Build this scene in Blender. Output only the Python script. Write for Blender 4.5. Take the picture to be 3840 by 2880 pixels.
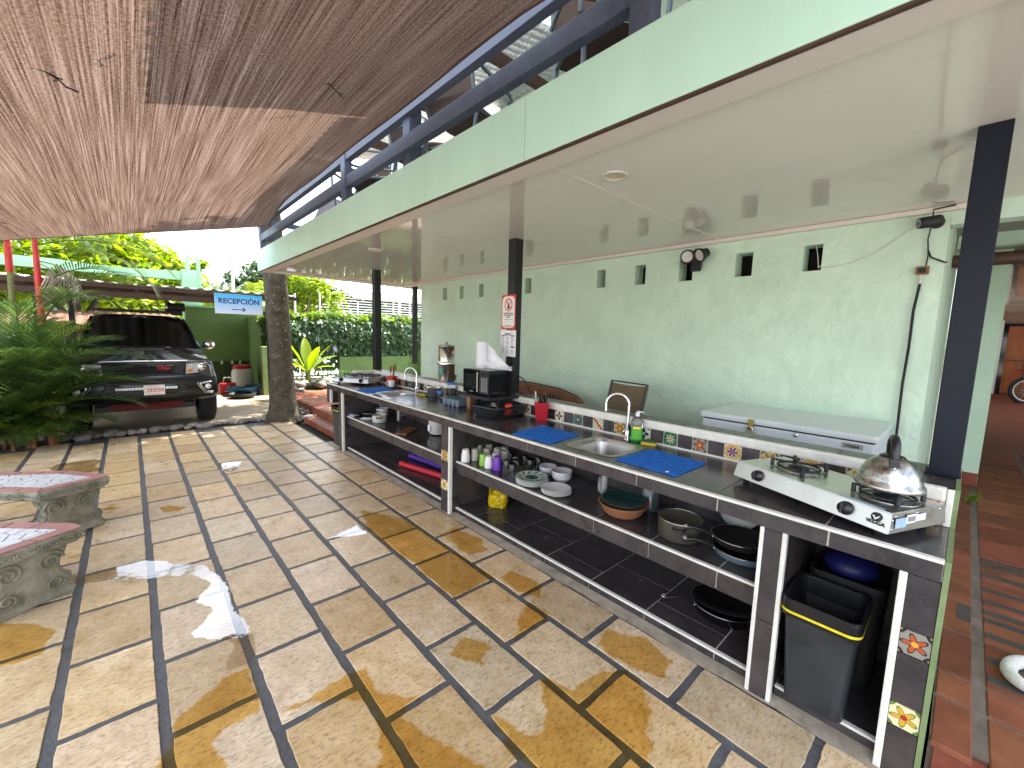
import bpy, bmesh, math, random
from mathutils import Vector, Matrix, Euler, Quaternion, noise
random.seed(7)
R = math.radians
PI = math.pi
scene = bpy.context.scene
COL = scene.collection
for o in list(bpy.data.objects):
    bpy.data.objects.remove(o)

# ------------------------------------------------------------------ camera
CAM_P, CAM_A, CAM_R, CAM_H = R(6.568), R(42.567), R(1.597), 1.6
fw = Vector((math.sin(CAM_A)*math.cos(CAM_P), math.cos(CAM_A)*math.cos(CAM_P), -math.sin(CAM_P)))
rt = Vector((math.cos(CAM_A), -math.sin(CAM_A), 0))
up = rt.cross(fw)
rt2 = rt*math.cos(CAM_R) + up*math.sin(CAM_R)
up2 = -rt*math.sin(CAM_R) + up*math.cos(CAM_R)
cam_d = bpy.data.cameras.new('camera')
cam = bpy.data.objects.new('camera', cam_d)
COL.objects.link(cam)
cam.matrix_world = Matrix(((rt2.x, up2.x, -fw.x, 0), (rt2.y, up2.y, -fw.y, 0), (rt2.z, up2.z, -fw.z, CAM_H), (0, 0, 0, 1)))
cam_d.sensor_width = 36.0
cam_d.lens = 36.0*1560.76/3840.0
cam_d.clip_start = 0.02
cam_d.clip_end = 3000
scene.camera = cam

def in_view(x, y, z, m=0.08):
    v = Vector((x, y, z-CAM_H))
    d = v.dot(fw)
    if d < 0.05:
        return False
    u = v.dot(rt2)/d*1560.76/1920.0
    w = v.dot(up2)/d*1560.76/1440.0
    return abs(u) < 1+m and abs(w) < 1+m

# ------------------------------------------------------------------ world, sun, exposure
SUN_EL, SUN_ROT = R(61), R(82)          # rotation counted from +Y towards +X
world = bpy.data.worlds.new('World')
scene.world = world
world.use_nodes = True
wn = world.node_tree.nodes
wl = world.node_tree.links
wn.clear()
w_out = wn.new('ShaderNodeOutputWorld')
w_bg = wn.new('ShaderNodeBackground')
w_sky = wn.new('ShaderNodeTexSky')
w_sky.sky_type = 'NISHITA'
w_sky.sun_disc = False
w_sky.sun_elevation = SUN_EL
w_sky.sun_rotation = SUN_ROT
w_sky.dust_density = 2.0
w_sky.air_density = 1.2
w_bg.inputs['Strength'].default_value = 0.10
w_tc = wn.new('ShaderNodeTexCoord')
w_map = wn.new('ShaderNodeMapping')
w_map.inputs['Scale'].default_value = (1.0, 1.0, 2.6)
w_noise = wn.new('ShaderNodeTexNoise')
w_noise.inputs['Scale'].default_value = 2.2
w_noise.inputs['Detail'].default_value = 7
w_noise.inputs['Roughness'].default_value = 0.58
w_ramp = wn.new('ShaderNodeValToRGB')
w_ramp.color_ramp.elements[0].position = 0.40
w_ramp.color_ramp.elements[1].position = 0.66
w_mix = wn.new('ShaderNodeMixRGB')
w_mix.inputs[2].default_value = (11.0, 11.4, 12.0, 1)
wl.new(w_tc.outputs['Generated'], w_map.inputs['Vector'])
wl.new(w_map.outputs['Vector'], w_noise.inputs['Vector'])
wl.new(w_noise.outputs['Fac'], w_ramp.inputs['Fac'])
wl.new(w_ramp.outputs['Color'], w_mix.inputs['Fac'])
wl.new(w_sky.outputs['Color'], w_mix.inputs[1])
wl.new(w_mix.outputs['Color'], w_bg.inputs['Color'])
wl.new(w_bg.outputs['Background'], w_out.inputs['Surface'])

sun_d = bpy.data.lights.new('sun', 'SUN')
sun_d.energy = 4.5
sun_d.angle = R(0.6)
sun_d.color = (1.0, 0.95, 0.86)
sun = bpy.data.objects.new('sun', sun_d)
COL.objects.link(sun)
sdir = Vector((math.sin(SUN_ROT)*math.cos(SUN_EL), math.cos(SUN_ROT)*math.cos(SUN_EL), math.sin(SUN_EL)))
sun.rotation_euler = (-sdir).to_track_quat('-Z', 'Y').to_euler()
sun.location = sdir*30

scene.view_settings.view_transform = 'Standard'
scene.view_settings.look = 'None'
scene.view_settings.gamma = 1.0
scene.view_settings.use_curve_mapping = False
scene.view_settings.exposure = 2.15
cy = scene.cycles
cy.max_bounces = 9
cy.diffuse_bounces = 6
cy.glossy_bounces = 4
cy.transmission_bounces = 6
cy.transparent_max_bounces = 12
cy.caustics_reflective = False
cy.caustics_refractive = False
cy.sample_clamp_indirect = 6.0
cy.use_denoising = True
try:
    cy.denoiser = 'OPENIMAGEDENOISE'
except Exception:
    pass

# ------------------------------------------------------------------ mesh builder
class MB:
    def __init__(s):
        s.v = []; s.f = []; s.smooth = []
    def add(s, vs, fs, sm=False):
        b = len(s.v)
        s.v += [tuple(p) for p in vs]
        for f in fs:
            s.f.append(tuple(i+b for i in f)); s.smooth.append(sm)
        return s
    def box(s, x0, y0, z0, x1, y1, z1, M=None, bev=0.0):
        if bev > 0:
            bm = bmesh.new()
            bmesh.ops.create_cube(bm, size=1)
            for v in bm.verts:
                v.co = Vector(((x0+x1)/2+v.co.x*(x1-x0), (y0+y1)/2+v.co.y*(y1-y0), (z0+z1)/2+v.co.z*(z1-z0)))
            bmesh.ops.bevel(bm, geom=bm.edges[:]+bm.verts[:], offset=bev, segments=2, affect='EDGES', profile=0.6)
            return s.bm(bm, M)
        vs = [Vector(p) for p in ((x0,y0,z0),(x1,y0,z0),(x1,y1,z0),(x0,y1,z0),(x0,y0,z1),(x1,y0,z1),(x1,y1,z1),(x0,y1,z1))]
        if M: vs = [M @ p for p in vs]
        return s.add(vs, [(0,3,2,1),(4,5,6,7),(0,1,5,4),(1,2,6,5),(2,3,7,6),(3,0,4,7)])
    def bm(s, bm, M=None, sm=False):
        bm.verts.index_update()
        s.add([(M @ v.co) if M else v.co.copy() for v in bm.verts], [[v.index for v in f.verts] for f in bm.faces], sm)
        bm.free()
        return s
    def tube(s, pts, r, n=8, cap=True, sm=True):
        pts = [Vector(p) for p in pts]
        rs = r if isinstance(r, (list, tuple)) else [r]*len(pts)
        rings = []
        t0 = (pts[1]-pts[0]).normalized()
        ref = Vector((0,0,1)) if abs(t0.z) < 0.9 else Vector((1,0,0))
        u = t0.cross(ref).normalized()
        for i, p in enumerate(pts):
            t = (pts[min(i+1, len(pts)-1)]-pts[max(i-1, 0)]).normalized()
            u = (u - t*u.dot(t)).normalized()
            w = t.cross(u)
            rings.append([p + (u*math.cos(a)+w*math.sin(a))*rs[i] for a in [2*PI*k/n for k in range(n)]])
        vs = [q for g in rings for q in g]
        fs = []
        for i in range(len(pts)-1):
            for k in range(n):
                a, b = i*n+k, i*n+(k+1) % n
                fs.append((a, b, b+n, a+n))
        s.add(vs, fs, sm)
        if cap:
            s.add(rings[0], [tuple(range(n))[::-1]]); s.add(rings[-1], [tuple(range(n))])
        return s
    def lathe(s, prof, n=24, c=(0,0,0), M=None, sm=True, sx=1.0, sy=1.0):
        vs = []; fs = []
        for r, z in prof:
            for k in range(n):
                a = 2*PI*k/n
                vs.append(Vector((c[0]+r*math.cos(a)*sx, c[1]+r*math.sin(a)*sy, c[2]+z)))
        for i in range(len(prof)-1):
            for k in range(n):
                a, b = i*n+k, i*n+(k+1) % n
                fs.append((a, b, b+n, a+n))
        if M: vs = [M @ p for p in vs]
        return s.add(vs, fs, sm)
    def prism(s, poly, z0, z1, M=None, sm=False):
        n = len(poly)
        vs = [Vector((x, y, z0)) for x, y in poly]+[Vector((x, y, z1)) for x, y in poly]
        if M: vs = [M @ p for p in vs]
        fs = [tuple(range(n))[::-1], tuple(range(n, 2*n))]+[(i, (i+1) % n, (i+1) % n+n, i+n) for i in range(n)]
        return s.add(vs, fs, sm)
    def grid(s, P, sm=True):
        h, w = len(P), len(P[0])
        return s.add([p for row in P for p in row], [(j*w+i, j*w+i+1, (j+1)*w+i+1, (j+1)*w+i) for j in range(h-1) for i in range(w-1)], sm)
    def ball(s, c, rx, ry=None, rz=None, n=12, m=8, M=None):
        ry = ry or rx; rz = rz or rx
        vs = []; fs = []
        for j in range(m+1):
            t = PI*j/m
            for k in range(n):
                a = 2*PI*k/n
                vs.append(Vector((c[0]+rx*math.sin(t)*math.cos(a), c[1]+ry*math.sin(t)*math.sin(a), c[2]-rz*math.cos(t))))
        for j in range(m):
            for k in range(n):
                a, b = j*n+k, j*n+(k+1) % n
                fs.append((a, b, b+n, a+n))
        if M: vs = [M @ p for p in vs]
        return s.add(vs, fs, True)
    def mesh(s, name, off=(0,0,0)):
        me = bpy.data.meshes.new(name)
        ox, oy, oz = off
        me.from_pydata([(x-ox, y-oy, z-oz) for x, y, z in s.v], [], s.f)
        me.polygons.foreach_set('use_smooth', s.smooth)
        me.validate(clean_customdata=False)
        me.update()
        return me
    def build(s, name, m, parent=None, world=True):
        off = (0,0,0)
        if parent is not None and world:
            q = parent; off = Vector((0,0,0))
            while q is not None:
                off = off + q.location; q = q.parent
        me = s.mesh(name, off)
        if m: me.materials.append(m)
        return link(name, me, parent)

def link(name, me, parent=None, loc=None):
    o = bpy.data.objects.new(name, me)
    COL.objects.link(o)
    if parent is not None: o.parent = parent
    if loc is not None: o.location = loc
    return o
def tag(o, label, cat, group=None):
    o['label'] = label; o['category'] = cat
    if group: o['group'] = group
    return o
def thing(name, label, cat, loc=(0,0,0), rz=0.0, group=None):
    o = bpy.data.objects.new(name, None)
    COL.objects.link(o)
    o.empty_display_size = 0.05
    o.location = loc; o.rotation_euler = (0, 0, rz)
    return tag(o, label, cat, group)
def structure(o, kind='structure'):
    o['kind'] = kind
    return o
def copy_tree(o, parent=None):
    c = o.copy(); COL.objects.link(c); c.parent = parent
    for ch in [q for q in o.children]: copy_tree(ch, c)
    return c
def T3(x, y, z=0, rz=0, rx=0, ry=0, s=1):
    return Matrix.Translation((x, y, z)) @ Euler((rx, ry, rz)).to_matrix().to_4x4() @ Matrix.Scale(s, 4)
def text_mesh(txt, size, depth=0.001, align='CENTER', sx=1.0, bold=0.0):
    cu = bpy.data.curves.new('txt', 'FONT')
    cu.body = txt; cu.size = size; cu.extrude = depth; cu.align_x = align; cu.align_y = 'CENTER'
    cu.resolution_u = 3
    cu.offset = bold
    o = bpy.data.objects.new('txt', cu)
    COL.objects.link(o)
    dg = bpy.context.evaluated_depsgraph_get()
    me = bpy.data.meshes.new_from_object(o.evaluated_get(dg))
    bpy.data.objects.remove(o); bpy.data.curves.remove(cu)
    if sx != 1.0:
        for v in me.vertices: v.co.x *= sx
    return me
def text(name, txt, size, m, parent, M, depth=0.001, sx=1.0, bold=0.0):
    me = text_mesh(txt, size, depth, sx=sx, bold=bold)
    me.transform(M)
    me.materials.clear(); me.materials.append(m)
    return link(name, me, parent)

# ------------------------------------------------------------------ materials
def new_mat(name):
    m = bpy.data.materials.new(name); m.use_nodes = True
    nt = m.node_tree
    return m, nt.nodes, nt.links, nt.nodes['Principled BSDF']
def mat(name, col, rough=0.5, metal=0.0, var=0.0, vs=8.0, bump=0.0, bs=40.0, rnd=0.0, spec=0.5, coat=0.0, dark=None, stretch=None, trans=0.0, alpha=1.0, detail=6, rvar=0.0, bdist=0.01):
    m, n, l, b = new_mat(name)
    b.inputs['Roughness'].default_value = rough
    b.inputs['Metallic'].default_value = metal
    b.inputs['Specular IOR Level'].default_value = spec
    b.inputs['Coat Weight'].default_value = coat
    b.inputs['Coat Roughness'].default_value = 0.06
    b.inputs['Transmission Weight'].default_value = trans
    b.inputs['Alpha'].default_value = alpha
    c = (*col, 1)
    b.inputs['Base Color'].default_value = c
    if var or bump or rnd or rvar:
        g = n.new('ShaderNodeNewGeometry')
        vec = g.outputs['Position']
        if stretch:
            mp = n.new('ShaderNodeMapping'); mp.inputs['Scale'].default_value = stretch
            l.new(vec, mp.inputs['Vector']); vec = mp.outputs['Vector']
    if var or rnd or rvar:
        tx = n.new('ShaderNodeTexNoise'); tx.inputs['Scale'].default_value = vs; tx.inputs['Detail'].default_value = detail; tx.inputs['Roughness'].default_value = 0.65
        l.new(vec, tx.inputs['Vector'])
        rp = n.new('ShaderNodeMapRange'); rp.inputs['From Min'].default_value = 0.3; rp.inputs['From Max'].default_value = 0.7
        l.new(tx.outputs['Fac'], rp.inputs['Value'])
        mx = n.new('ShaderNodeMixRGB')
        d = dark if dark else tuple(max(0, q*(1-var)) for q in col)
        e = col if dark else tuple(min(1, q*(1+var*0.6)) for q in col)
        mx.inputs[1].default_value = (*d, 1); mx.inputs[2].default_value = (*e, 1)
        l.new(rp.outputs['Result'], mx.inputs['Fac'])
        src = mx.outputs['Color']
        if rnd:
            oi = n.new('ShaderNodeObjectInfo')
            hs = n.new('ShaderNodeHueSaturation')
            mr = n.new('ShaderNodeMapRange'); mr.inputs['To Min'].default_value = 1-rnd; mr.inputs['To Max'].default_value = 1+rnd
            l.new(oi.outputs['Random'], mr.inputs['Value']); l.new(mr.outputs['Result'], hs.inputs['Value'])
            mh = n.new('ShaderNodeMapRange'); mh.inputs['To Min'].default_value = 0.5-rnd*0.05; mh.inputs['To Max'].default_value = 0.5+rnd*0.05
            ml = n.new('ShaderNodeMath'); ml.operation = 'MULTIPLY'; ml.inputs[1].default_value = 7.31
            fr = n.new('ShaderNodeMath'); fr.operation = 'FRACT'
            l.new(oi.outputs['Random'], ml.inputs[0]); l.new(ml.outputs[0], fr.inputs[0]); l.new(fr.outputs[0], mh.inputs['Value']); l.new(mh.outputs['Result'], hs.inputs['Hue'])
            l.new(src, hs.inputs['Color']); src = hs.outputs['Color']
        l.new(src, b.inputs['Base Color'])
        if rvar:
            rr = n.new('ShaderNodeMapRange'); rr.inputs['From Min'].default_value = 0.3; rr.inputs['From Max'].default_value = 0.7
            rr.inputs['To Min'].default_value = max(0.02, rough-rvar); rr.inputs['To Max'].default_value = min(1, rough+rvar)
            l.new(tx.outputs['Fac'], rr.inputs['Value']); l.new(rr.outputs['Result'], b.inputs['Roughness'])
    if bump:
        t2 = n.new('ShaderNodeTexNoise'); t2.inputs['Scale'].default_value = bs; t2.inputs['Detail'].default_value = 5
        l.new(vec, t2.inputs['Vector'])
        bp = n.new('ShaderNodeBump'); bp.inputs['Strength'].default_value = bump; bp.inputs['Distance'].default_value = bdist
        l.new(t2.outputs['Fac'], bp.inputs['Height']); l.new(bp.outputs['Normal'], b.inputs['Normal'])
    return m
def leaf_mat(name, c1, c2, trans=0.35, rough=0.45, rnd=0.25):
    """Leaves: diffuse + translucent, colour varied leaf by leaf through a random-per-island value."""
    m, n, l, b = new_mat(name)
    g = n.new('ShaderNodeNewGeometry')
    mx = n.new('ShaderNodeMixRGB'); mx.inputs[1].default_value = (*c1, 1); mx.inputs[2].default_value = (*c2, 1)
    l.new(g.outputs['Random Per Island'], mx.inputs['Fac'])
    l.new(mx.outputs['Color'], b.inputs['Base Color'])
    b.inputs['Roughness'].default_value = rough
    tr = n.new('ShaderNodeBsdfTranslucent')
    hs = n.new('ShaderNodeHueSaturation'); hs.inputs['Value'].default_value = 1.5; hs.inputs['Saturation'].default_value = 1.1; hs.inputs['Hue'].default_value = 0.485
    l.new(mx.outputs['Color'], hs.inputs['Color']); l.new(hs.outputs['Color'], tr.inputs['Color'])
    ms = n.new('ShaderNodeMixShader'); ms.inputs[0].default_value = trans
    l.new(b.outputs['BSDF'], ms.inputs[1]); l.new(tr.outputs['BSDF'], ms.inputs[2])
    l.new(ms.outputs['Shader'], n['Material Output'].inputs['Surface'])
    return m

M = {}
M['mortar'] = mat('mortar', (0.11,0.112,0.12), 0.5, var=0.35, vs=9, bump=0.5, bs=60, rvar=0.15)
M['tile'] = mat('dark_tile', (0.060,0.050,0.051), 0.30, var=0.45, vs=6, bump=0.12, bs=90, rnd=0.12, rvar=0.1)
M['tile_top'] = mat('dark_tile_top', (0.052,0.046,0.049), 0.20, var=0.4, vs=5, bump=0.08, bs=60, rnd=0.12, rvar=0.08)
M['grout'] = mat('grout', (0.68,0.65,0.60), 0.8, var=0.25, vs=14)
M['trim'] = mat('white_trim', (0.80,0.78,0.72), 0.6, var=0.16, vs=10, bump=0.25, bs=50)
M['core'] = mat('concrete_core', (0.06,0.056,0.058), 0.8, var=0.3, vs=10)
M['greenpaint'] = mat('green_paint', (0.20,0.27,0.12), 0.6, var=0.25, vs=8, bump=0.2, bs=30)
M['wall'] = mat('pale_green_plaster', (0.62,0.79,0.64), 0.62, var=0.10, vs=2.2, bump=0.5, bs=7.5, stretch=(1,1,1.0), bdist=0.045, detail=4)
M['wallhi'] = mat('pale_green_wall', (0.58,0.74,0.62), 0.62, var=0.12, vs=2.5, bump=0.2, bs=20)
M['fascia'] = mat('fascia_green', (0.56,0.82,0.68), 0.55, var=0.06, vs=3.0, bump=0.08, bs=60, stretch=(1,1.4,0.5), detail=8)
M['ceil'] = mat('ceiling_pvc', (0.74,0.70,0.64), 0.05, var=0.04, vs=1.2, bump=0.06, bs=3.0, spec=0.5, bdist=0.02)
M['cornice'] = mat('cornice', (0.72,0.66,0.60), 0.4)
M['blacksteel'] = mat('black_steel', (0.010,0.011,0.013), 0.4, var=0.25, vs=8, rvar=0.1)
M['bluesteel'] = mat('blue_black_steel', (0.006,0.009,0.018), 0.5, spec=0.25, var=0.2, vs=6)
M['railsteel'] = mat('railing_blue_steel', (0.080,0.094,0.14), 0.5, var=0.35, vs=9, rvar=0.15)
M['steel'] = mat('brushed_steel', (0.60,0.59,0.57), 0.30, 1.0, var=0.05, vs=9, rvar=0.06)
M['chrome'] = mat('chrome', (0.80,0.80,0.80), 0.07, 1.0)
M['sinksteel'] = mat('sink_steel', (0.46,0.44,0.41), 0.33, 1.0, var=0.1, vs=14, rvar=0.06)
M['oldsteel'] = mat('worn_steel', (0.50,0.49,0.46), 0.32, 1.0, var=0.45, vs=30, rvar=0.16, bump=0.08, bs=120)
M['blackplastic'] = mat('black_plastic', (0.014,0.014,0.016), 0.32, var=0.3, vs=12)
M['matteblack'] = mat('matte_black', (0.012,0.012,0.013), 0.6, var=0.3, vs=14)
M['castiron'] = mat('cast_iron', (0.014,0.014,0.018), 0.5, bump=0.3, bs=120)
M['gloss'] = mat('gloss_black', (0.006,0.006,0.008), 0.06)
M['white'] = mat('white_ceramic', (0.78,0.78,0.76), 0.22)
M['offwhite'] = mat('offwhite_plastic', (0.66,0.64,0.60), 0.4, var=0.1, vs=8)
M['paper'] = mat('white_paper', (0.82,0.82,0.86), 0.85, var=0.06, vs=14, bump=0.2, bs=80)
M['bluecloth'] = mat('blue_microfibre', (0.035,0.20,0.74), 0.95, var=0.35, vs=26, bump=0.9, bs=220, spec=0.1)
M['red'] = mat('red_plastic', (0.42,0.012,0.022), 0.28, var=0.1, vs=6)
M['redpaint'] = mat('red_paint', (0.5,0.01,0.01), 0.5)
M['wood'] = mat('brown_wood', (0.22,0.085,0.035), 0.45, var=0.5, vs=7, stretch=(1,1,6), bump=0.1, bs=30)
M['spoonwood'] = mat('spoon_wood', (0.30,0.14,0.06), 0.6, var=0.4, vs=12)
M['darkwood'] = mat('dark_brown_timber', (0.075,0.035,0.022), 0.6, var=0.4, vs=8, stretch=(6,1,6), bump=0.2, bs=30)
M['orangewood'] = mat('orange_varnished_wood', (0.33,0.085,0.012), 0.35, var=0.4, vs=5, stretch=(1,6,1))
M['freezer'] = mat('grey_white_enamel', (0.60,0.65,0.69), 0.32, var=0.06, vs=6)
M['freezerlid'] = mat('freezer_lid', (0.64,0.69,0.71), 0.3, var=0.06, vs=6)
M['brass'] = mat('brass', (0.45,0.32,0.12), 0.35, 1.0, var=0.3, vs=30)
M['terracotta'] = mat('terracotta', (0.26,0.085,0.045), 0.6, var=0.45, vs=5, bump=0.2, bs=40, rnd=0.2, rvar=0.1, spec=0.25)
M['slate'] = mat('slate_strip', (0.075,0.065,0.062), 0.45, var=0.3, vs=9)
M['terrmortar'] = mat('terrace_mortar', (0.20,0.155,0.125), 0.7, var=0.45, vs=8, bump=0.3, bs=40)
M['clay'] = mat('clay', (0.36,0.15,0.075), 0.6, var=0.2, vs=12)
M['purple'] = mat('purple_plastic', (0.16,0.035,0.42), 0.4)
M['lime'] = mat('lime_plastic', (0.26,0.52,0.07), 0.35)
M['glass'] = mat('drinking_glass', (0.80,0.86,0.84), 0.04, trans=1.0)
M['amberglass'] = mat('amber_glass', (0.60,0.46,0.16), 0.05, trans=1.0)
M['clear'] = mat('clear_plastic', (0.84,0.88,0.90), 0.12, trans=0.92)
M['bluelid'] = mat('blue_lid', (0.03,0.16,0.60), 0.35)
M['trayblue'] = mat('grey_blue_plastic', (0.16,0.22,0.27), 0.4, var=0.12, vs=8)
M['deepblue'] = mat('deep_blue_plastic', (0.008,0.008,0.09), 0.5)
M['yellow'] = mat('yellow_plastic', (0.80,0.66,0.02), 0.5, var=0.2, vs=30)
M['bagyellow'] = mat('yellow_bag', (0.72,0.50,0.01), 0.35, var=0.45, vs=14, bump=0.6, bs=22)
M['sponge'] = mat('sponge_yellow', (0.62,0.47,0.06), 0.95, bump=0.8, bs=160)
M['spongegreen'] = mat('sponge_green', (0.05,0.13,0.04), 0.95, bump=0.8, bs=160)
M['soapgreen'] = mat('dish_soap', (0.02,0.30,0.06), 0.12)
M['labelgreen'] = mat('label_green', (0.10,0.42,0.04), 0.4)
M['labelyellow'] = mat('label_yellow', (0.86,0.80,0.10), 0.4)
M['signred'] = mat('sign_red', (0.62,0.045,0.03), 0.5)
M['navy'] = mat('navy_print', (0.02,0.02,0.15), 0.6)
M['ink'] = mat('ink', (0.03,0.03,0.035), 0.7)
M['greyink'] = mat('grey_ink', (0.32,0.32,0.36), 0.8)
M['bark'] = mat('bark', (0.115,0.095,0.065), 0.9, var=0.6, vs=10, bump=0.8, bs=26, dark=(0.04,0.033,0.022), bdist=0.02)
M['lichen'] = mat('lichen', (0.22,0.22,0.17), 0.9)
M['stone'] = mat('river_stone', (0.27,0.25,0.22), 0.6, var=0.35, vs=10, bump=0.3, bs=30, rnd=0.45)
M['soil'] = mat('soil', (0.05,0.038,0.026), 0.95, var=0.5, vs=12, bump=0.8, bs=40)
M['drive'] = mat('driveway_concrete', (0.40,0.315,0.22), 0.5, var=0.3, vs=3, bump=0.15, bs=30)
M['road'] = mat('pale_street', (0.42,0.40,0.37), 0.8, var=0.2, vs=2)
M['benchc'] = mat('mossy_concrete', (0.40,0.375,0.31), 0.9, var=0.5, vs=9, bump=0.5, bs=35, dark=(0.13,0.125,0.07))
M['pinktile'] = mat('pink_tile', (0.42,0.185,0.165), 0.4, var=0.15, vs=8, rnd=0.08)
M['mosaic'] = mat('white_mosaic', (0.72,0.72,0.74), 0.25, rnd=0.06, var=0.04)
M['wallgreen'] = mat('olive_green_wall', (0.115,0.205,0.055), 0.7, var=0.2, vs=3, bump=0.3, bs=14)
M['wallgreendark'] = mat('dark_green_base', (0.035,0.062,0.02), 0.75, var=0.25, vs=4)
M['pillar'] = mat('light_green_pillar', (0.30,0.42,0.17), 0.7, var=0.2, vs=5)
M['mint'] = mat('mint_beam', (0.33,0.60,0.38), 0.6, var=0.12, vs=3)
M['sling'] = mat('tan_sling_fabric', (0.165,0.12,0.072), 0.8, var=0.15, vs=14, bump=0.3, bs=300)
M['slingdark'] = mat('brown_sling_fabric', (0.085,0.055,0.042), 0.8, var=0.2, vs=14)
M['chairframe'] = mat('dark_chair_frame', (0.03,0.025,0.022), 0.4)
M['greyframe'] = mat('grey_green_frame', (0.13,0.16,0.17), 0.4)
M['roofgreen'] = mat('green_metal_roof', (0.025,0.085,0.055), 0.5, var=0.2, vs=4)
M['roofgrey'] = mat('grey_metal_roof', (0.42,0.42,0.41), 0.45, var=0.3, vs=3)
M['rust'] = mat('rusty_roof', (0.15,0.075,0.045), 0.7, var=0.4, vs=6)
M['shedwhite'] = mat('shed_white', (0.74,0.74,0.73), 0.5)
M['concretepole'] = mat('concrete_pole', (0.5,0.49,0.46), 0.8)
M['pipe'] = mat('grey_pvc', (0.36,0.36,0.34), 0.5)
M['rubber'] = mat('rubber', (0.012,0.012,0.013), 0.75, bump=0.4, bs=60)
M['orange'] = mat('orange_lens', (0.8,0.22,0.02), 0.15)
M['hose'] = mat('blue_hose', (0.03,0.12,0.22), 0.35)
M['catfur'] = mat('white_fur', (0.78,0.76,0.72), 0.95, var=0.15, vs=60, bump=0.6, bs=200)
M['cementpatch'] = mat('cement_patch', (0.42,0.36,0.28), 0.85, var=0.4, vs=9)
M['floortone'] = mat('upper_floor', (0.3,0.28,0.25), 0.6)
# ------------------------------------------------------------------ special materials
def math_node(n, l, op, a, b=None, c=None):
    q = n.new('ShaderNodeMath'); q.operation = op
    for i, v in enumerate((a, b, c)):
        if v is None: continue
        if isinstance(v, (int, float)): q.inputs[i].default_value = v
        else: l.new(v, q.inputs[i])
    return q.outputs[0]
def mix_node(n, l, fac, a, b):
    q = n.new('ShaderNodeMixRGB')
    if isinstance(fac, (int, float)): q.inputs[0].default_value = fac
    else: l.new(fac, q.inputs[0])
    for i, v in ((1, a), (2, b)):
        if isinstance(v, tuple): q.inputs[i].default_value = (*v, 1)
        else: l.new(v, q.inputs[i])
    return q.outputs[0]
def paver_mat():
    m, n, l, b = new_mat('sandstone_paver')
    g = n.new('ShaderNodeNewGeometry'); oi = n.new('ShaderNodeObjectInfo')
    t1 = n.new('ShaderNodeTexNoise'); t1.inputs['Scale'].default_value = 7; t1.inputs['Detail'].default_value = 9; t1.inputs['Roughness'].default_value = 0.7
    t2 = n.new('ShaderNodeTexNoise'); t2.inputs['Scale'].default_value = 34; t2.inputs['Detail'].default_value = 6; t2.inputs['Roughness'].default_value = 0.75
    mp = n.new('ShaderNodeMapping'); mp.inputs['Scale'].default_value = (1, 2.2, 1); mp.inputs['Rotation'].default_value = (0, 0, 0.6)
    t3 = n.new('ShaderNodeTexNoise'); t3.inputs['Scale'].default_value = 2.1; t3.inputs['Detail'].default_value = 4
    l.new(g.outputs['Position'], t1.inputs['Vector']); l.new(g.outputs['Position'], mp.inputs['Vector']); l.new(mp.outputs['Vector'], t2.inputs['Vector']); l.new(g.outputs['Position'], t3.inputs['Vector'])
    def rng(s, a, b2):
        q = n.new('ShaderNodeMapRange'); q.inputs['From Min'].default_value = a; q.inputs['From Max'].default_value = b2
        l.new(s, q.inputs['Value']); return q.outputs['Result']
    c = mix_node(n, l, rng(t1.outputs['Fac'], 0.33, 0.66), (0.56, 0.38, 0.195), (0.85, 0.67, 0.44))
    c = mix_node(n, l, rng(t3.outputs['Fac'], 0.35, 0.7), c, mix_node(n, l, 0.45, c, (0.62, 0.40, 0.16)))
    pit = rng(t2.outputs['Fac'], 0.50, 0.66)
    c = mix_node(n, l, math_node(n, l, 'MULTIPLY', pit, 0.72), c, (0.17, 0.10, 0.055))
    hs = n.new('ShaderNodeHueSaturation')
    l.new(math_node(n, l, 'MULTIPLY_ADD', oi.outputs['Random'], 0.34, 0.83), hs.inputs['Value'])
    fr = math_node(n, l, 'FRACT', math_node(n, l, 'MULTIPLY', oi.outputs['Random'], 9.7))
    l.new(math_node(n, l, 'MULTIPLY_ADD', fr, 0.30, 0.82), hs.inputs['Saturation'])
    fr2 = math_node(n, l, 'FRACT', math_node(n, l, 'MULTIPLY', oi.outputs['Random'], 23.1))
    l.new(math_node(n, l, 'MULTIPLY_ADD', fr2, 0.008, 0.496), hs.inputs['Hue'])
    l.new(c, hs.inputs['Color']); l.new(hs.outputs['Color'], b.inputs['Base Color'])
    l.new(math_node(n, l, 'MULTIPLY_ADD', t1.outputs['Fac'], 0.30, 0.16), b.inputs['Roughness'])
    b.inputs['Specular IOR Level'].default_value = 0.6
    bp = n.new('ShaderNodeBump'); bp.inputs['Strength'].default_value = 0.35; bp.inputs['Distance'].default_value = 0.006
    l.new(t2.outputs['Fac'], bp.inputs['Height']); l.new(bp.outputs['Normal'], b.inputs['Normal'])
    return m
M['paver'] = paver_mat()
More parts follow.
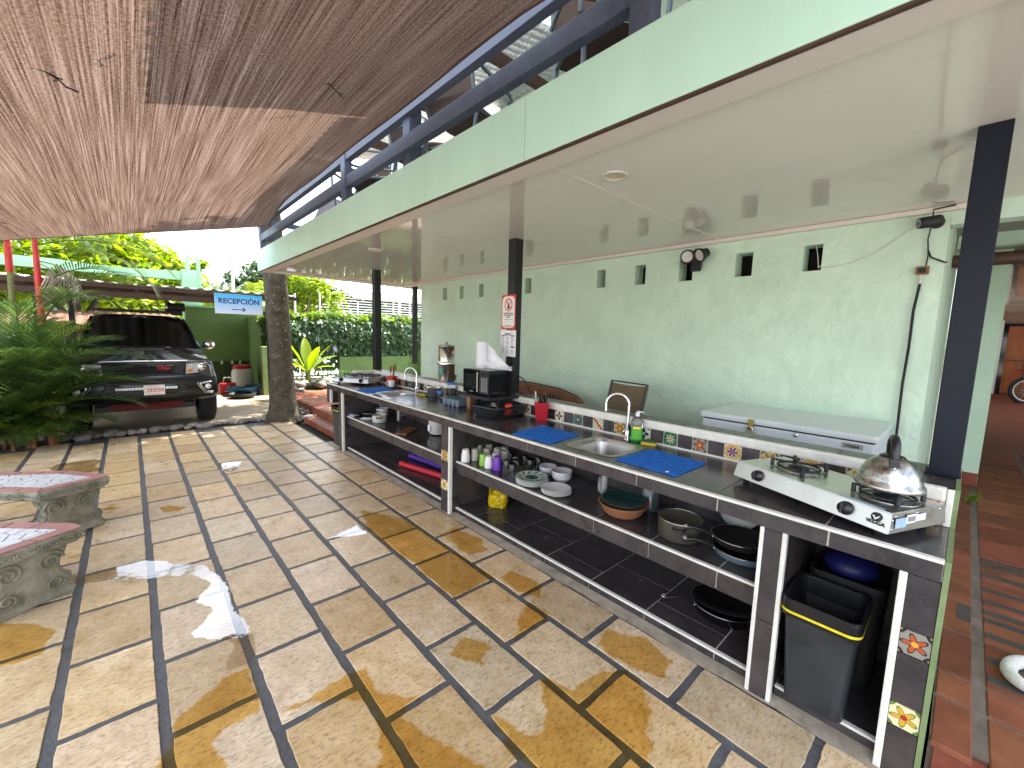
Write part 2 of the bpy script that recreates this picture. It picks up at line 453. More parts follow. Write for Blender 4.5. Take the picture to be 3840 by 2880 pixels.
def water_mat(name, tint, rough, ior):
    m, n, l, b = new_mat(name)
    n.remove(b)
    tr = n.new('ShaderNodeBsdfTransparent'); tr.inputs['Color'].default_value = (*tint, 1)
    gl = n.new('ShaderNodeBsdfGlossy'); gl.inputs['Roughness'].default_value = rough; gl.inputs['Color'].default_value = (1, 1, 1, 1)
    g = n.new('ShaderNodeNewGeometry')
    tx = n.new('ShaderNodeTexNoise'); tx.inputs['Scale'].default_value = 16; tx.inputs['Detail'].default_value = 2
    l.new(g.outputs['Position'], tx.inputs['Vector'])
    bp = n.new('ShaderNodeBump'); bp.inputs['Strength'].default_value = 0.05; bp.inputs['Distance'].default_value = 0.01
    l.new(tx.outputs['Fac'], bp.inputs['Height'])
    dt = n.new('ShaderNodeVectorMath'); dt.operation = 'DOT_PRODUCT'
    l.new(g.outputs['Incoming'], dt.inputs[0]); l.new(bp.outputs['Normal'], dt.inputs[1])
    inv_ = math_node(n, l, 'SUBTRACT', 1.0, math_node(n, l, 'ABSOLUTE', dt.outputs['Value']))
    frs = math_node(n, l, 'MULTIPLY_ADD', math_node(n, l, 'POWER', inv_, 5.0), 1.0-ior, ior)     # Schlick, same from both sides
    l.new(bp.outputs['Normal'], gl.inputs['Normal'])
    ms = n.new('ShaderNodeMixShader')
    l.new(frs, ms.inputs[0]); l.new(tr.outputs['BSDF'], ms.inputs[1]); l.new(gl.outputs['BSDF'], ms.inputs[2])
    at = n.new('ShaderNodeAttribute'); at.attribute_name = 'depth'          # film thins out to nothing at its rim
    t4 = n.new('ShaderNodeTexNoise'); t4.inputs['Scale'].default_value = 70; t4.inputs['Detail'].default_value = 4
    l.new(g.outputs['Position'], t4.inputs['Vector'])
    ex = math_node(n, l, 'ADD', math_node(n, l, 'MULTIPLY', at.outputs['Fac'], 1.6), math_node(n, l, 'MULTIPLY_ADD', t4.outputs['Fac'], 1.4, -1.1))
    cl = n.new('ShaderNodeClamp'); l.new(ex, cl.inputs['Value'])
    t0 = n.new('ShaderNodeBsdfTransparent')
    m0 = n.new('ShaderNodeMixShader')
    l.new(cl.outputs[0], m0.inputs[0]); l.new(t0.outputs[0], m0.inputs[1]); l.new(ms.outputs[0], m0.inputs[2])
    l.new(m0.outputs['Shader'], n['Material Output'].inputs['Surface'])
    return m
M['water'] = water_mat('puddle_water', (0.96, 0.91, 0.82), 0.012, 0.19)
M['damp'] = water_mat('damp_film', (0.94, 0.80, 0.50), 0.07, 0.022)

def sail_mat():
    m, n, l, b = new_mat('brown_shade_net')
    n.remove(b)
    tc = n.new('ShaderNodeTexCoord')
    uvx = n.new('ShaderNodeSeparateXYZ'); l.new(tc.outputs['UV'], uvx.inputs[0])
    def stretched(sx, sy, det=3):
        mp = n.new('ShaderNodeMapping'); mp.inputs['Scale'].default_value = (sx, sy, 1)
        l.new(tc.outputs['UV'], mp.inputs['Vector'])
        t = n.new('ShaderNodeTexNoise'); t.noise_dimensions = '2D'; t.inputs['Scale'].default_value = 1; t.inputs['Detail'].default_value = det; t.inputs['Roughness'].default_value = 0.7
        l.new(mp.outputs['Vector'], t.inputs['Vector']); return t.outputs['Fac']
    fine = stretched(120, 0.9)         # u runs across the weave (metres), v along it
    coarse = stretched(11, 0.10)
    dots = stretched(90, 60, 2)
    s = math_node(n, l, 'ADD', math_node(n, l, 'MULTIPLY', fine, 0.9), math_node(n, l, 'ADD', math_node(n, l, 'MULTIPLY', coarse, 0.24), math_node(n, l, 'MULTIPLY', dots, 0.45)))
    r = n.new('ShaderNodeMapRange'); r.inputs['From Min'].default_value = 0.58; r.inputs['From Max'].default_value = 1.02
    l.new(s, r.inputs['Value'])
    k = r.outputs['Result']
    col = mix_node(n, l, k, (0.12, 0.068, 0.05), (0.52, 0.35, 0.26))
    df = n.new('ShaderNodeBsdfDiffuse'); tl = n.new('ShaderNodeBsdfTranslucent'); tp = n.new('ShaderNodeBsdfTransparent')
    l.new(col, df.inputs['Color'])
    tcol = mix_node(n, l, k, (0.022, 0.012, 0.009), (0.155, 0.105, 0.08))
    l.new(tcol, tl.inputs['Color'])
    m1 = n.new('ShaderNodeMixShader'); m1.inputs[0].default_value = 0.62
    l.new(df.outputs[0], m1.inputs[1]); l.new(tl.outputs[0], m1.inputs[2])
    hole = n.new('ShaderNodeMapRange'); hole.inputs['From Min'].default_value = 0.60; hole.inputs['From Max'].default_value = 1.0; hole.inputs['To Max'].default_value = 0.045
    l.new(k, hole.inputs['Value'])
    m2 = n.new('ShaderNodeMixShader'); l.new(hole.outputs['Result'], m2.inputs[0])
    l.new(m1.outputs[0], m2.inputs[1]); l.new(tp.outputs[0], m2.inputs[2])
    l.new(m2.outputs[0], n['Material Output'].inputs['Surface'])
    return m
M['sail'] = sail_mat()

def deco_mat(name, bg, petal, ring, core, n_pet=4, ph=0.0, diag=False):
    """Hand-painted tile: petals round a centre, corner fans and a thin border, drawn in the tile's own plane (local y, z)."""
    m, n, l, b = new_mat(name)
    tc = n.new('ShaderNodeTexCoord'); sp = n.new('ShaderNodeSeparateXYZ'); l.new(tc.outputs['Object'], sp.inputs[0])
    y = math_node(n, l, 'DIVIDE', sp.outputs['Y'], 0.05); z = math_node(n, l, 'DIVIDE', sp.outputs['Z'], 0.05)
    r = math_node(n, l, 'SQRT', math_node(n, l, 'ADD', math_node(n, l, 'MULTIPLY', y, y), math_node(n, l, 'MULTIPLY', z, z)))
    th = math_node(n, l, 'ARCTAN2', z, y)
    lob = math_node(n, l, 'COSINE', math_node(n, l, 'MULTIPLY_ADD', th, float(n_pet), ph))
    rad = math_node(n, l, 'MULTIPLY_ADD', lob, 0.24, 0.52)
    if diag:
        dd = math_node(n, l, 'ABSOLUTE', math_node(n, l, 'SUBTRACT', y, z))
        wob = math_node(n, l, 'MULTIPLY_ADD', math_node(n, l, 'SINE', math_node(n, l, 'MULTIPLY', math_node(n, l, 'ADD', y, z), 9.0)), 0.09, 0.28)
        c = mix_node(n, l, math_node(n, l, 'LESS_THAN', dd, wob), bg, petal)
        st = math_node(n, l, 'GREATER_THAN', math_node(n, l, 'SINE', math_node(n, l, 'MULTIPLY_ADD', dd, 14.0, math_node(n, l, 'MULTIPLY', y, 8.0))), 0.55)
        c = mix_node(n, l, math_node(n, l, 'MULTIPLY', st, math_node(n, l, 'GREATER_THAN', dd, 0.42)), c, ring)
    else:
        c = mix_node(n, l, math_node(n, l, 'LESS_THAN', r, rad), bg, petal)
        edge = math_node(n, l, 'LESS_THAN', math_node(n, l, 'ABSOLUTE', math_node(n, l, 'SUBTRACT', r, rad)), 0.06)
        c = mix_node(n, l, edge, c, ring)
        c = mix_node(n, l, math_node(n, l, 'LESS_THAN', r, 0.2), c, core)
        ay = math_node(n, l, 'SUBTRACT', 1.0, math_node(n, l, 'ABSOLUTE', y)); az = math_node(n, l, 'SUBTRACT', 1.0, math_node(n, l, 'ABSOLUTE', z))
        rc = math_node(n, l, 'SQRT', math_node(n, l, 'ADD', math_node(n, l, 'MULTIPLY', ay, ay), math_node(n, l, 'MULTIPLY', az, az)))
        fan = math_node(n, l, 'LESS_THAN', rc, 0.5); fan2 = math_node(n, l, 'LESS_THAN', rc, 0.3)
        c = mix_node(n, l, fan, c, ring); c = mix_node(n, l, fan2, c, core)
    bd = math_node(n, l, 'GREATER_THAN', math_node(n, l, 'MAXIMUM', math_node(n, l, 'ABSOLUTE', y), math_node(n, l, 'ABSOLUTE', z)), 0.93)
    c = mix_node(n, l, bd, c, (0.75, 0.70, 0.58))
    l.new(c, b.inputs['Base Color']); b.inputs['Roughness'].default_value = 0.15
    return m
CR = (0.74, 0.68, 0.52)
DECO = [deco_mat('deco_grey_flower', CR, (0.10,0.10,0.14), (0.30,0.28,0.24), (0.70,0.38,0.06), 4),
        deco_mat('deco_teal', (0.02,0.16,0.13), (0.03,0.05,0.12), (0.40,0.10,0.03), (0.35,0.55,0.30), 2, PI),
        deco_mat('deco_red_diagonal', CR, (0.45,0.07,0.02), (0.10,0.28,0.08), (0.4,0.05,0.02), diag=True),
        deco_mat('deco_orange', (0.55,0.42,0.16), (0.45,0.16,0.03), (0.06,0.04,0.03), (0.7,0.45,0.08), 6),
        deco_mat('deco_blue_cross', CR, (0.02,0.03,0.18), (0.10,0.22,0.10), CR, 4),
        deco_mat('deco_green_star', (0.02,0.13,0.05), (0.55,0.50,0.32), (0.03,0.20,0.08), (0.45,0.22,0.14), 8),
        deco_mat('deco_red_border', (0.30,0.28,0.24), (0.50,0.10,0.03), (0.03,0.03,0.035), (0.75,0.40,0.06), 5),
        deco_mat('deco_blue_yellow', (0.65,0.36,0.05), (0.03,0.04,0.30), (0.72,0.66,0.5), (0.6,0.1,0.03), 6),
        deco_mat('deco_sun_yellow', (0.80,0.70,0.42), (0.72,0.38,0.04), (0.10,0.26,0.06), (0.42,0.03,0.03), 5, 1.0)]

# ------------------------------------------------------------------ ground
Z_FAR = -0.06
o = MB().grid([[(-900, -900, Z_FAR), (900, -900, Z_FAR)], [(-900, 900, Z_FAR), (900, 900, Z_FAR)]], False).build('ground', M['soil'])
structure(o)
# courtyard: mortar bed with individually laid sandstone pavers
PX0, PW, PY0, PL = 0.02, 0.334, 0.98, 0.4895
def joint_x(i): return 0.018 + 0.3335*i
bed = MB().box(-3.6, -1.6, -0.05, 2.03, 8.12, -0.006).build('courtyard_paving', M['mortar'])
structure(bed)
paver_meshes = []
rng = random.Random(3)
for k in range(10):
    n_e = 9
    hw, hl = 0.1475, 0.2275
    pts = []
    for (ax, ay, bx, by) in ((-hw,-hl,hw,-hl),(hw,-hl,hw,hl),(hw,hl,-hw,hl),(-hw,hl,-hw,-hl)):
        for q in range(n_e):
            t = q/n_e
            nx, ny = (by-ay), -(bx-ax)
            ln = math.hypot(nx, ny)
            j = rng.uniform(-0.0035, 0.0015) if q else -0.003
            pts.append((ax+(bx-ax)*t + nx/ln*j, ay+(by-ay)*t + ny/ln*j))
    mb = MB()
    n = len(pts)
    vs = [(x, y, -0.02) for x, y in pts]+[(x, y, -0.0025) for x, y in pts]+[(x*0.985, y*0.99, 0.0) for x, y in pts]
    fs = [tuple(range(2*n, 3*n))]
    for i in range(n):
        j = (i+1) % n
        fs += [(i, j, j+n, i+n), (i+n, j+n, j+2*n, i+2*n)]
    mb.add(vs, fs)
    me = mb.mesh('paver'); me.materials.append(M['paver'])
    paver_meshes.append(me)
for i in range(-11, 6):
    x = joint_x(i)+0.3335/2
    ph = 0.0 if i % 2 == 0 else PL/2
    for j in range(-5, 17):
        y = PY0 + ph + PL*j + PL/2 - PL/2*0
        if y > 8.0: continue
        if not any(in_view(x+dx, y+dy, 0, 0.12) for dx in (-.15,0,.15) for dy in (-.22,0,.22)): continue
        p = link('paver', rng.choice(paver_meshes), bed, (x, y, rng.uniform(-0.0012, 0.0012)))
        p.rotation_euler = (0, 0, rng.choice((0, PI)) + rng.uniform(-0.008, 0.008))
# strip of cement swept up against the counter foot
mb = MB()
row = []
for k in range(64):
    y = 0.02+k*0.097
    w = 0.020+0.022*noise.noise((y*3, 1, 0))+0.014*noise.noise((y*11, 4, 0))
    row.append([(2.02-max(0.012, w), y, 0.0022), (2.09, y, 0.006)])
mb.grid(row, False)
mb.build('cement_skirt', M['cementpatch'], bed)

def irregular(poly, amp, seed, step=0.012):
    out = []
    n = len(poly)
    for i in range(n):
        a = Vector(poly[i]); b = Vector(poly[(i+1) % n])
        d = (b-a).length
        m_ = max(1, int(d/step))
        nrm = Vector((b.y-a.y, a.x-b.x)).normalized()
        for q in range(m_):
            t = q/m_
            p = a.lerp(b, t)
            j = 1.7*amp*(noise.noise((p.x*9+seed, p.y*9, seed*1.7))+0.6*noise.noise((p.x*24, p.y*24+seed, 3))+0.4*noise.noise((p.x*60, p.y*60+seed, 9)))
            out.append(tuple(p + nrm*j))
    return out
def film(poly, m, name, label, amp=0.02, seed=1.0, z=0.0022, cat='puddle', group=None):
    pts = irregular(poly, amp, seed)
    bm = bmesh.new()
    vs = [bm.verts.new((x, y, z)) for x, y in pts]
    es = [bm.edges.new((vs[i], vs[(i+1) % len(vs)])) for i in range(len(vs))]
    bmesh.ops.triangle_fill(bm, edges=es, use_beauty=True)
    bm.normal_update()
    for f in bm.faces:
        if f.normal.z < 0: f.normal_flip()
    bmesh.ops.inset_region(bm, faces=bm.faces[:], thickness=0.016, use_boundary=True, use_even_offset=False)
    bnd = [1.0]*len(bm.verts)
    bm.verts.index_update()
    for ed in bm.edges:
        if ed.is_boundary:
            for v in ed.verts: bnd[v.index] = 0.0
    me = bpy.data.meshes.new(name); bm.to_mesh(me); bm.free()
    att = me.attributes.new('depth', 'FLOAT', 'POINT'); att.data.foreach_set('value', bnd)
    me.materials.append(m)
    return tag(link(name, me), label, cat, group)
film([(-0.40,3.70),(-0.36,3.74),(-0.29,3.66),(-0.155,3.70),(-0.01,3.67),(0.20,3.45),(0.327,3.25),(0.375,2.913),(0.36,2.72),(0.392,2.5),(0.395,2.25),(0.32,2.17),(0.233,2.19),(0.294,2.374),(0.233,2.466),(0.137,2.588),(0.211,2.678),(0.259,2.757),(0.184,2.909),(0.284,3.062),(0.214,3.244),(0.056,3.344),(-0.10,3.38),(-0.22,3.50),(-0.35,3.56)], M['water'], 'puddle', 'long curved puddle reflecting white sky on the pavers beside the benches', 0.012, 2.0)
film([(0.02,2.0),(0.238,2.171),(0.33,2.165),(0.335,1.94),(0.319,1.84),(0.18,1.86),(0.15,1.75),(0.19,1.65),(0.03,1.55),(-0.02,1.8)], M['damp'], 'wet_patch', 'amber wet patch at the bottom edge left of the centre, below the long puddle', 0.016, 3.0, cat='wet patch')
film([(1.037,3.20),(1.185,3.24),(1.353,3.31),(1.39,3.14),(1.315,3.07),(1.171,3.14)], M['water'], 'puddle', 'small white puddle on the pavers left of the middle counter pier', 0.012, 4.0)
film([(1.459,3.545),(1.70,3.1),(1.70,2.473),(1.71,1.98),(1.36,1.96),(1.37,2.467),(1.33,3.0),(1.38,3.3)], M['damp'], 'wet_patch', 'amber wet pavers in a strip in front of the shelf with plates', 0.014, 5.0, cat='wet patch')
film([(0.385,1.80),(0.67,1.82),(0.75,1.80),(0.74,1.62),(0.80,1.55),(0.87,1.47),(0.76,1.44),(0.80,1.30),(0.86,1.15),(0.88,1.02),(0.60,1.02),(0.56,1.30),(0.64,1.39),(0.65,1.53),(0.63,1.64),(0.52,1.73)], M['damp'], 'wet_patch', 'ragged amber wet patch around the joints at the bottom centre of the courtyard', 0.018, 6.0, cat='wet patch')
film([(1.04,1.22),(1.08,1.08),(1.13,1.0),(1.30,1.15),(1.36,1.22),(1.40,1.07),(1.60,1.04),(1.70,0.97),(1.70,0.85),(1.40,0.66),(1.2,0.62),(0.98,0.86),(1.0,1.07)], M['damp'], 'wet_patch', 'large amber wet patch at the bottom in front of the near bin', 0.018, 7.0, cat='wet patch')
film([(1.41,1.46),(1.667,1.45),(1.72,1.48),(1.70,1.66),(1.605,1.63),(1.495,1.53)], M['damp'], 'wet_patch', 'small amber wet patch on a paver in front of the lower shelf pan', 0.012, 8.0, cat='wet patch')
film([(-0.75,3.45),(-0.462,3.24),(-0.36,3.08),(-0.40,2.88),(-0.7,2.9)], M['damp'], 'wet_patch', 'amber wet patch at the left edge below the nearer bench', 0.016, 9.0, cat='wet patch')
film([(-0.75,6.70),(-0.70,6.90),(-0.40,6.93),(-0.31,6.80),(-0.36,6.6),(-0.30,6.30),(-0.55,6.28)], M['water'], 'puddle', 'amber puddle on the pavers behind the farther bench', 0.016, 10.0)
film([(0.09,4.71),(0.19,4.72),(0.31,4.56),(0.243,4.50),(0.14,4.55)], M['damp'], 'wet_patch', 'small brown wet footprint on the pavers right of the farther bench', 0.014, 11.0, cat='wet patch')
film([(-0.271,4.941),(-0.214,4.99),(-0.153,4.909),(-0.204,4.856)], M['damp'], 'wet_patch', 'tiny brown wet spot beside the foot of the farther bench', 0.012, 12.0, cat='wet patch')
film([(0.695,5.86),(0.945,5.82),(0.857,5.568),(0.751,5.391),(0.667,5.557)], M['water'], 'puddle', 'small bright puddle on the pavers towards the tree trunk', 0.014, 13.0)
film([(-0.95,4.75),(-0.66,5.05),(-0.5,4.85),(-0.7,4.5),(-1.0,4.5)], M['water'], 'puddle', 'puddle under the farther concrete bench', 0.016, 14.0)
film([(1.72,1.95),(1.86,1.97),(1.90,1.72),(1.78,1.62),(1.71,1.75)], M['damp'], 'wet_patch', 'faint damp blotch on the paver row against the counter foot', 0.014, 15.0, cat='wet patch')

film([(1.72,1.18),(1.88,1.20),(1.96,1.02),(1.93,0.82),(1.78,0.80),(1.71,0.98)], M['damp'], 'wet_patch', 'damp olive blotch on the paver row right in front of the narrow pier', 0.016, 16.0, cat='wet patch')
film([(1.73,2.72),(1.92,2.74),(1.97,2.45),(1.90,2.28),(1.74,2.30)], M['damp'], 'wet_patch', 'damp olive blotch on the paver row below the yellow bag', 0.016, 17.0, cat='wet patch')
film([(1.10,1.60),(1.24,1.66),(1.30,1.50),(1.18,1.42)], M['damp'], 'wet_patch', 'round wet footprint on a paver in the centre foreground', 0.016, 18.0, cat='wet patch')

# driveway, soil border, terrace -------------------------------------------------
structure(MB().grid([[(-5.5, 8.5, -0.012), (2.1, 8.5, -0.012)], [(-5.5, 15.2, -0.012), (3.2, 15.2, -0.012)]], False).build('driveway', M['drive']))
structure(MB().grid([[(-5.5, 8.05, -0.018), (2.25, 8.05, -0.018)], [(-5.5, 8.9, -0.018), (2.6, 9.4, -0.018)]], False).build('planting_bed', M['soil']))
structure(MB().grid([[(-40, -30, -0.045), (-3.55, -30, -0.045)], [(-40, 8.0, -0.045), (-3.55, 8.0, -0.045)]], False).build('side_bounce_ground', M['road']))  # unseen pale ground, added to bounce sunlight in under the net
structure(MB().grid([[(-3.55, -30, -0.0455), (30, -30, -0.0455)], [(-3.55, -1.55, -0.0455), (30, -1.55, -0.0455)]], False).build('rear_bounce_ground', M['road']))  # unseen pale ground behind the camera, added for sun bounce
structure(MB().grid([[(-30, 16.5, -0.03), (60, 13.2, -0.03)], [(-30, 40, -0.03), (60, 40, -0.03)]], False).build('street', M['road']))
# terrace slab (two levels up at the far end) with terracotta tiles
TZ = 0.22
terr = MB()
terr.box(2.06, -6, -0.05, 2.9, -0.046, TZ-0.006)
terr.box(2.7, -0.046, -0.05, 24, 12.2, TZ-0.0065)
terr.box(2.9, -6, -0.05, 24, -0.046, TZ-0.0061)
terr.box(2.45, 6.3, -0.05, 2.7, 10.1, TZ-0.0063)
terr = terr.build('terrace_floor', M['terrmortar'])
structure(terr)
MB().box(9.0, -5.6, TZ-0.005, 18.69, -0.18, TZ-0.0005).build('tile_field', M['terracotta'], terr)
def slab_piece(x0, y0, x1, y1, z, th, m, parent, name='tile', b=0.004, key=None, cache={}):
    k = (round(x1-x0, 3), round(y1-y0, 3), th, m.name)
    if k not in cache:
        w, h = (x1-x0)/2, (y1-y0)/2
        mb = MB()
        vs = [(-w,-h,-th),(w,-h,-th),(w,h,-th),(-w,h,-th),(-w,-h,-b),(w,-h,-b),(w,h,-b),(-w,h,-b),(-w+b,-h+b,0),(w-b,-h+b,0),(w-b,h-b,0),(-w+b,h-b,0)]
        mb.add(vs, [(0,1,5,4),(1,2,6,5),(2,3,7,6),(3,0,4,7),(4,5,9,8),(5,6,10,9),(6,7,11,10),(7,4,8,11),(8,9,10,11)])
        me = mb.mesh(name); me.materials.append(m); cache[k] = me
    pl = Vector((0,0,0))
    return link(name, cache[k], parent, ((x0+x1)/2, (y0+y1)/2, z))
xs = [2.01, 2.315, 2.515]+[2.915+0.405*k for k in range(40)]
ys = [-0.17-0.405*k for k in range(-1, 6)]
for a in range(len(xs)-1):
    for y1 in ys:
        x0, x1 = xs[a]+0.008, xs[a+1]-0.008
        yy0, yy1 = y1-0.405+0.02, y1-0.02
        if y1 > 0: yy1 = -0.05; yy0 = -0.15
        cx, cy_ = (x0+x1)/2, (yy0+yy1)/2
        if not in_view(cx, cy_, TZ, 0.12) and not in_view(cx, yy1, TZ, 0.1): continue
        if cx > 9: continue
        slab_piece(x0, yy0, x1, yy1, TZ+rng.uniform(-0.001, 0.001), 0.02, M['terracotta'], terr)
        if y1 < 0 and 2.5 < cx < 4.2:
            for q in (0.12, 0.55, 0.80)[: (3 if a % 2 else 2)]:
                bx = x0+(x1-x0)*q
                slab_piece(bx, yy0+0.004, bx+0.05, yy1-0.006, TZ+0.0035, 0.006, M['slate'], terr, 'slate_strip', 0.001)
        if y1 > 0 and 2.9 < cx < 3.2:
            slab_piece(x0+0.14, yy0+0.002, x0+0.33, yy0+0.05, TZ+0.0035, 0.006, M['slate'], terr, 'slate_strip', 0.001)
# far end of the terrace: tiles, slate strips, steps
for a in range(9):
    for b_ in range(10):
        x0 = 2.46+a*0.42; y0 = 6.32+b_*0.38
        if x0 > 4.9: continue
        slab_piece(x0+0.006, y0+0.006, x0+0.414, y0+0.374, TZ+rng.uniform(-0.001, 0.001), 0.02, M['terracotta'], terr)
        if (a+b_) % 3 == 0:
            for q in (0.07, 0.20, 0.31):
                slab_piece(x0+q, y0+0.01, x0+q+0.035, y0+0.37, TZ+0.003, 0.006, M['slate'], terr, 'slate_strip', 0.001)
# terrace riser brick face
for k in range(16):
    y0 = 6.4+k*0.235
    t = MB().box(2.42, y0+0.004, 0.0, 2.449, y0+0.228, TZ-0.012, bev=0.003).build('riser_brick', M['terracotta'], terr)
# near end riser
for k in range(2):
    MB().box(2.035, -0.40-k*0.4, 0.0, 2.058, -0.06-k*0.4, TZ-0.012, bev=0.003).build('riser_brick', M['terracotta'], terr)
step = MB().box(2.20, 6.1, -0.02, 2.43, 7.75, 0.078).build('terrace_step', M['terrmortar'])
structure(step)
for k in range(5):
    y0 = 6.12+k*0.325
    slab_piece(2.185, y0, 2.42, y0+0.318, 0.086, 0.012, M['terracotta'], step)
    slab_piece(2.25, y0+0.02, 2.285, y0+0.29, 0.089, 0.004, M['slate'], step, 'slate_strip', 0.001)
    MB().box(2.178, y0, 0.0, 2.199, y0+0.318, 0.072, bev=0.003).build('riser_brick', M['terracotta'], step)
# round river stones -----------------------------------------------------------
def stone_mesh(seed):
    mb = MB(); mb.ball((0,0,0), 1, 1, 1, 12, 8)
    mb.v = [tuple(Vector(p)*(1+0.18*noise.noise(Vector(p)*1.3+Vector((seed*7.1, seed, 0))))) for p in mb.v]
    me = mb.mesh('river_stone'); me.materials.append(M['stone']); return me
stones = [stone_mesh(k) for k in range(6)]
rs = random.Random(12)
def stone(x, y, z, s, label, group):
    o = link('river_stone', rs.choice(stones), None, (x, y, z))
    o.scale = (s*rs.uniform(0.8,1.3), s*rs.uniform(0.7,1.0), s*rs.uniform(0.5,0.75))
    o.rotation_euler = (0, 0, rs.uniform(0, 3.1))
    tag(o, label, 'stone', group)
for k in range(34):
    x = -0.75+k*0.084
    stone(x+rs.uniform(-.03,.03), 8.25+rs.uniform(-.06,.12), 0.02, rs.uniform(0.05,0.10), 'grey river stone in the low row along the driveway edge before the pickup', 'stones edging the driveway')
for k in range(30):
    x = 2.62+rs.uniform(0,1)*1.8
    stone(x, 10.25+rs.uniform(-.12,.35), TZ+rs.uniform(0.02,0.18), rs.uniform(0.09,0.17), 'pale river stone in the heap around the broad-leaved plant by the fence', 'stones around the fence plant')
for k in range(9):
    stone(2.28+rs.uniform(-.07,.16), 8.1+rs.uniform(-.3,.5), 0.05, rs.uniform(0.05,0.1), 'pale stone between the tree trunk and the brick steps', 'stones beside the trunk')
# ------------------------------------------------------------------ building
def wl_(parent, p):
    off = Vector((0,0,0)); q = parent
    while q is not None:
        off = off+q.location; q = q.parent
    return Vector(p)-off
XW, ZC = 4.0, 2.52
bld = thing('hostel_building', 'two-storey pale green building with a balcony over the outdoor kitchen', 'building', (4.0, 3.5, TZ))
holes = [(6.163,6.046),(5.674,5.567),(5.162,5.053),(4.154,4.029),(2.966,2.847),(2.472,2.35),(1.99,1.855),(1.475,1.335),(0.967,0.842)]
HZ0, HZ1 = 2.176, 2.376
WY0, WY1 = 0.168, 6.89
def wall_with_holes():
    ys_ = sorted([WY0, WY1]+[q for h in holes for q in h])
    mb = MB()
    hs = [(min(h), max(h)) for h in holes]
    for i in range(len(ys_)-1):
        a, b = ys_[i], ys_[i+1]
        is_hole = any(abs(a-h[0]) < 1e-6 and abs(b-h[1]) < 1e-6 for h in hs)
        rows = [(TZ-0.2, HZ0), (HZ0, HZ1), (HZ1, 3.0)]
        for q, (z0, z1) in enumerate(rows):
            if q == 1 and is_hole:
                x1 = XW+0.16
                mb.add([(XW,a,z0),(x1,a,z0),(x1,a,z1),(XW,a,z1)], [(0,3,2,1)])
                mb.add([(XW,b,z0),(x1,b,z0),(x1,b,z1),(XW,b,z1)], [(0,1,2,3)])
                mb.add([(XW,a,z0),(XW,b,z0),(x1,b,z0),(x1,a,z0)], [(0,1,2,3)])
                mb.add([(XW,a,z1),(XW,b,z1),(x1,b,z1),(x1,a,z1)], [(3,2,1,0)])
                continue
            n_ = max(1, int((b-a)/0.25))
            mb.add([(XW,a,z0),(XW,b,z0),(XW,b,z1),(XW,a,z1)], [(0,3,2,1)])
            mb.add([(XW+.16,a,z0),(XW+.16,b,z0),(XW+.16,b,z1),(XW+.16,a,z1)], [(0,1,2,3)])
    # ends: far end face and near reveal running back into the passage
    mb.add([(XW,WY1,0),(XW+3,WY1,0),(XW+3,WY1,3),(XW,WY1,3)], [(0,1,2,3)])
    mb.add([(XW,WY0,0),(6.23,WY0,0),(6.23,WY0,3),(XW,WY0,3)], [(0,1,2,3)])
    return mb.build('wall', M['wall'], bld)
wall_with_holes()
MB().box(XW+0.45, 0.4, 0.2, XW+0.5, 6.7, 2.9).build('dark_hole_backing', M['core'], bld)  # dark cover box behind the holes, coloured in place of an unlit room
MB().box(XW+0.17, 0.4, 2.45, XW+0.5, 6.7, 2.5).build('dark_hole_cover', M['core'], bld)
for y in (0.4, 6.7): MB().box(XW+0.165, y, 0.2, XW+0.5, y+0.03, 2.9).build('dark_hole_backing', M['core'], bld)
# recessed wall, lintel, passage
MB().box(6.235, -0.19, TZ, 6.45, 0.167, 2.66).build('recessed_wall', M['wall'], bld)
MB().box(6.22, -0.188, TZ+0.001, 6.234, 0.16, TZ+0.13).build('skirting', M['terracotta'], bld)
MB().box(XW+0.002, -4, 2.402, XW+0.14, WY0-0.001, 3.0).build('lintel', M['wallhi'], bld)
lb = MB().tube([(5.0, 0.165, 2.30), (5.0, -3.0, 2.30)], 0.05, 12).build('log_beam', M['darkwood'], bld)
MB().box(5.3, -4, 2.45, 5.4, 0.16, 2.58).build('passage_beam', M['wallhi'], bld)
MB().box(XW+0.15, -4, 2.68, 19.5, 0.16, 2.74).build('passage_ceiling', M['ceil'], bld)
bw = MB().box(19.0, -5.5, 0.2, 19.2, 0.16, 2.7).build('passage_end_wall', mat('passage_wall', (0.30,0.20,0.165), 0.7, var=0.15, vs=2), bld)
MB().box(6.46, -0.175, 0.2, 19.0, 0.1, 2.68).build('passage_side_wall', M['wallhi'], bld)
MB().box(4.2, -2.75, 0.2, 11.0, -2.62, 2.68).build('passage_side_wall', M['wallhi'], bld)  # unseen wall, added and cut short to control side light in the passage
dr = MB().box(18.9, -2.2, 0.36, 18.97, -0.72, 2.28).build('door', M['orangewood'], bld)
for y in (-1.48, -1.1, -1.85): MB().box(18.885, y-0.01, 0.36, 18.9, y+0.01, 2.28).build('door_joint', M['core'], dr)
MB().box(18.88, -2.2, 1.28, 18.9, -0.72, 1.31).build('door_joint', M['core'], dr)
MB().box(18.86, -0.72, 0.30, 18.98, -0.62, 2.36).build('door_frame', M['gloss'], bld)
MB().box(18.86, -2.3, 2.281, 18.98, -0.721, 2.36).build('door_frame', M['gloss'], bld)
MB().box(18.84, -0.62, 0.30, 18.99, -0.44, 2.45).build('door_jamb', M['shedwhite'], bld)
MB().box(18.7, -5.4, 0.2, 18.99, -0.25, 0.30).build('door_sill', M['terracotta'], bld)
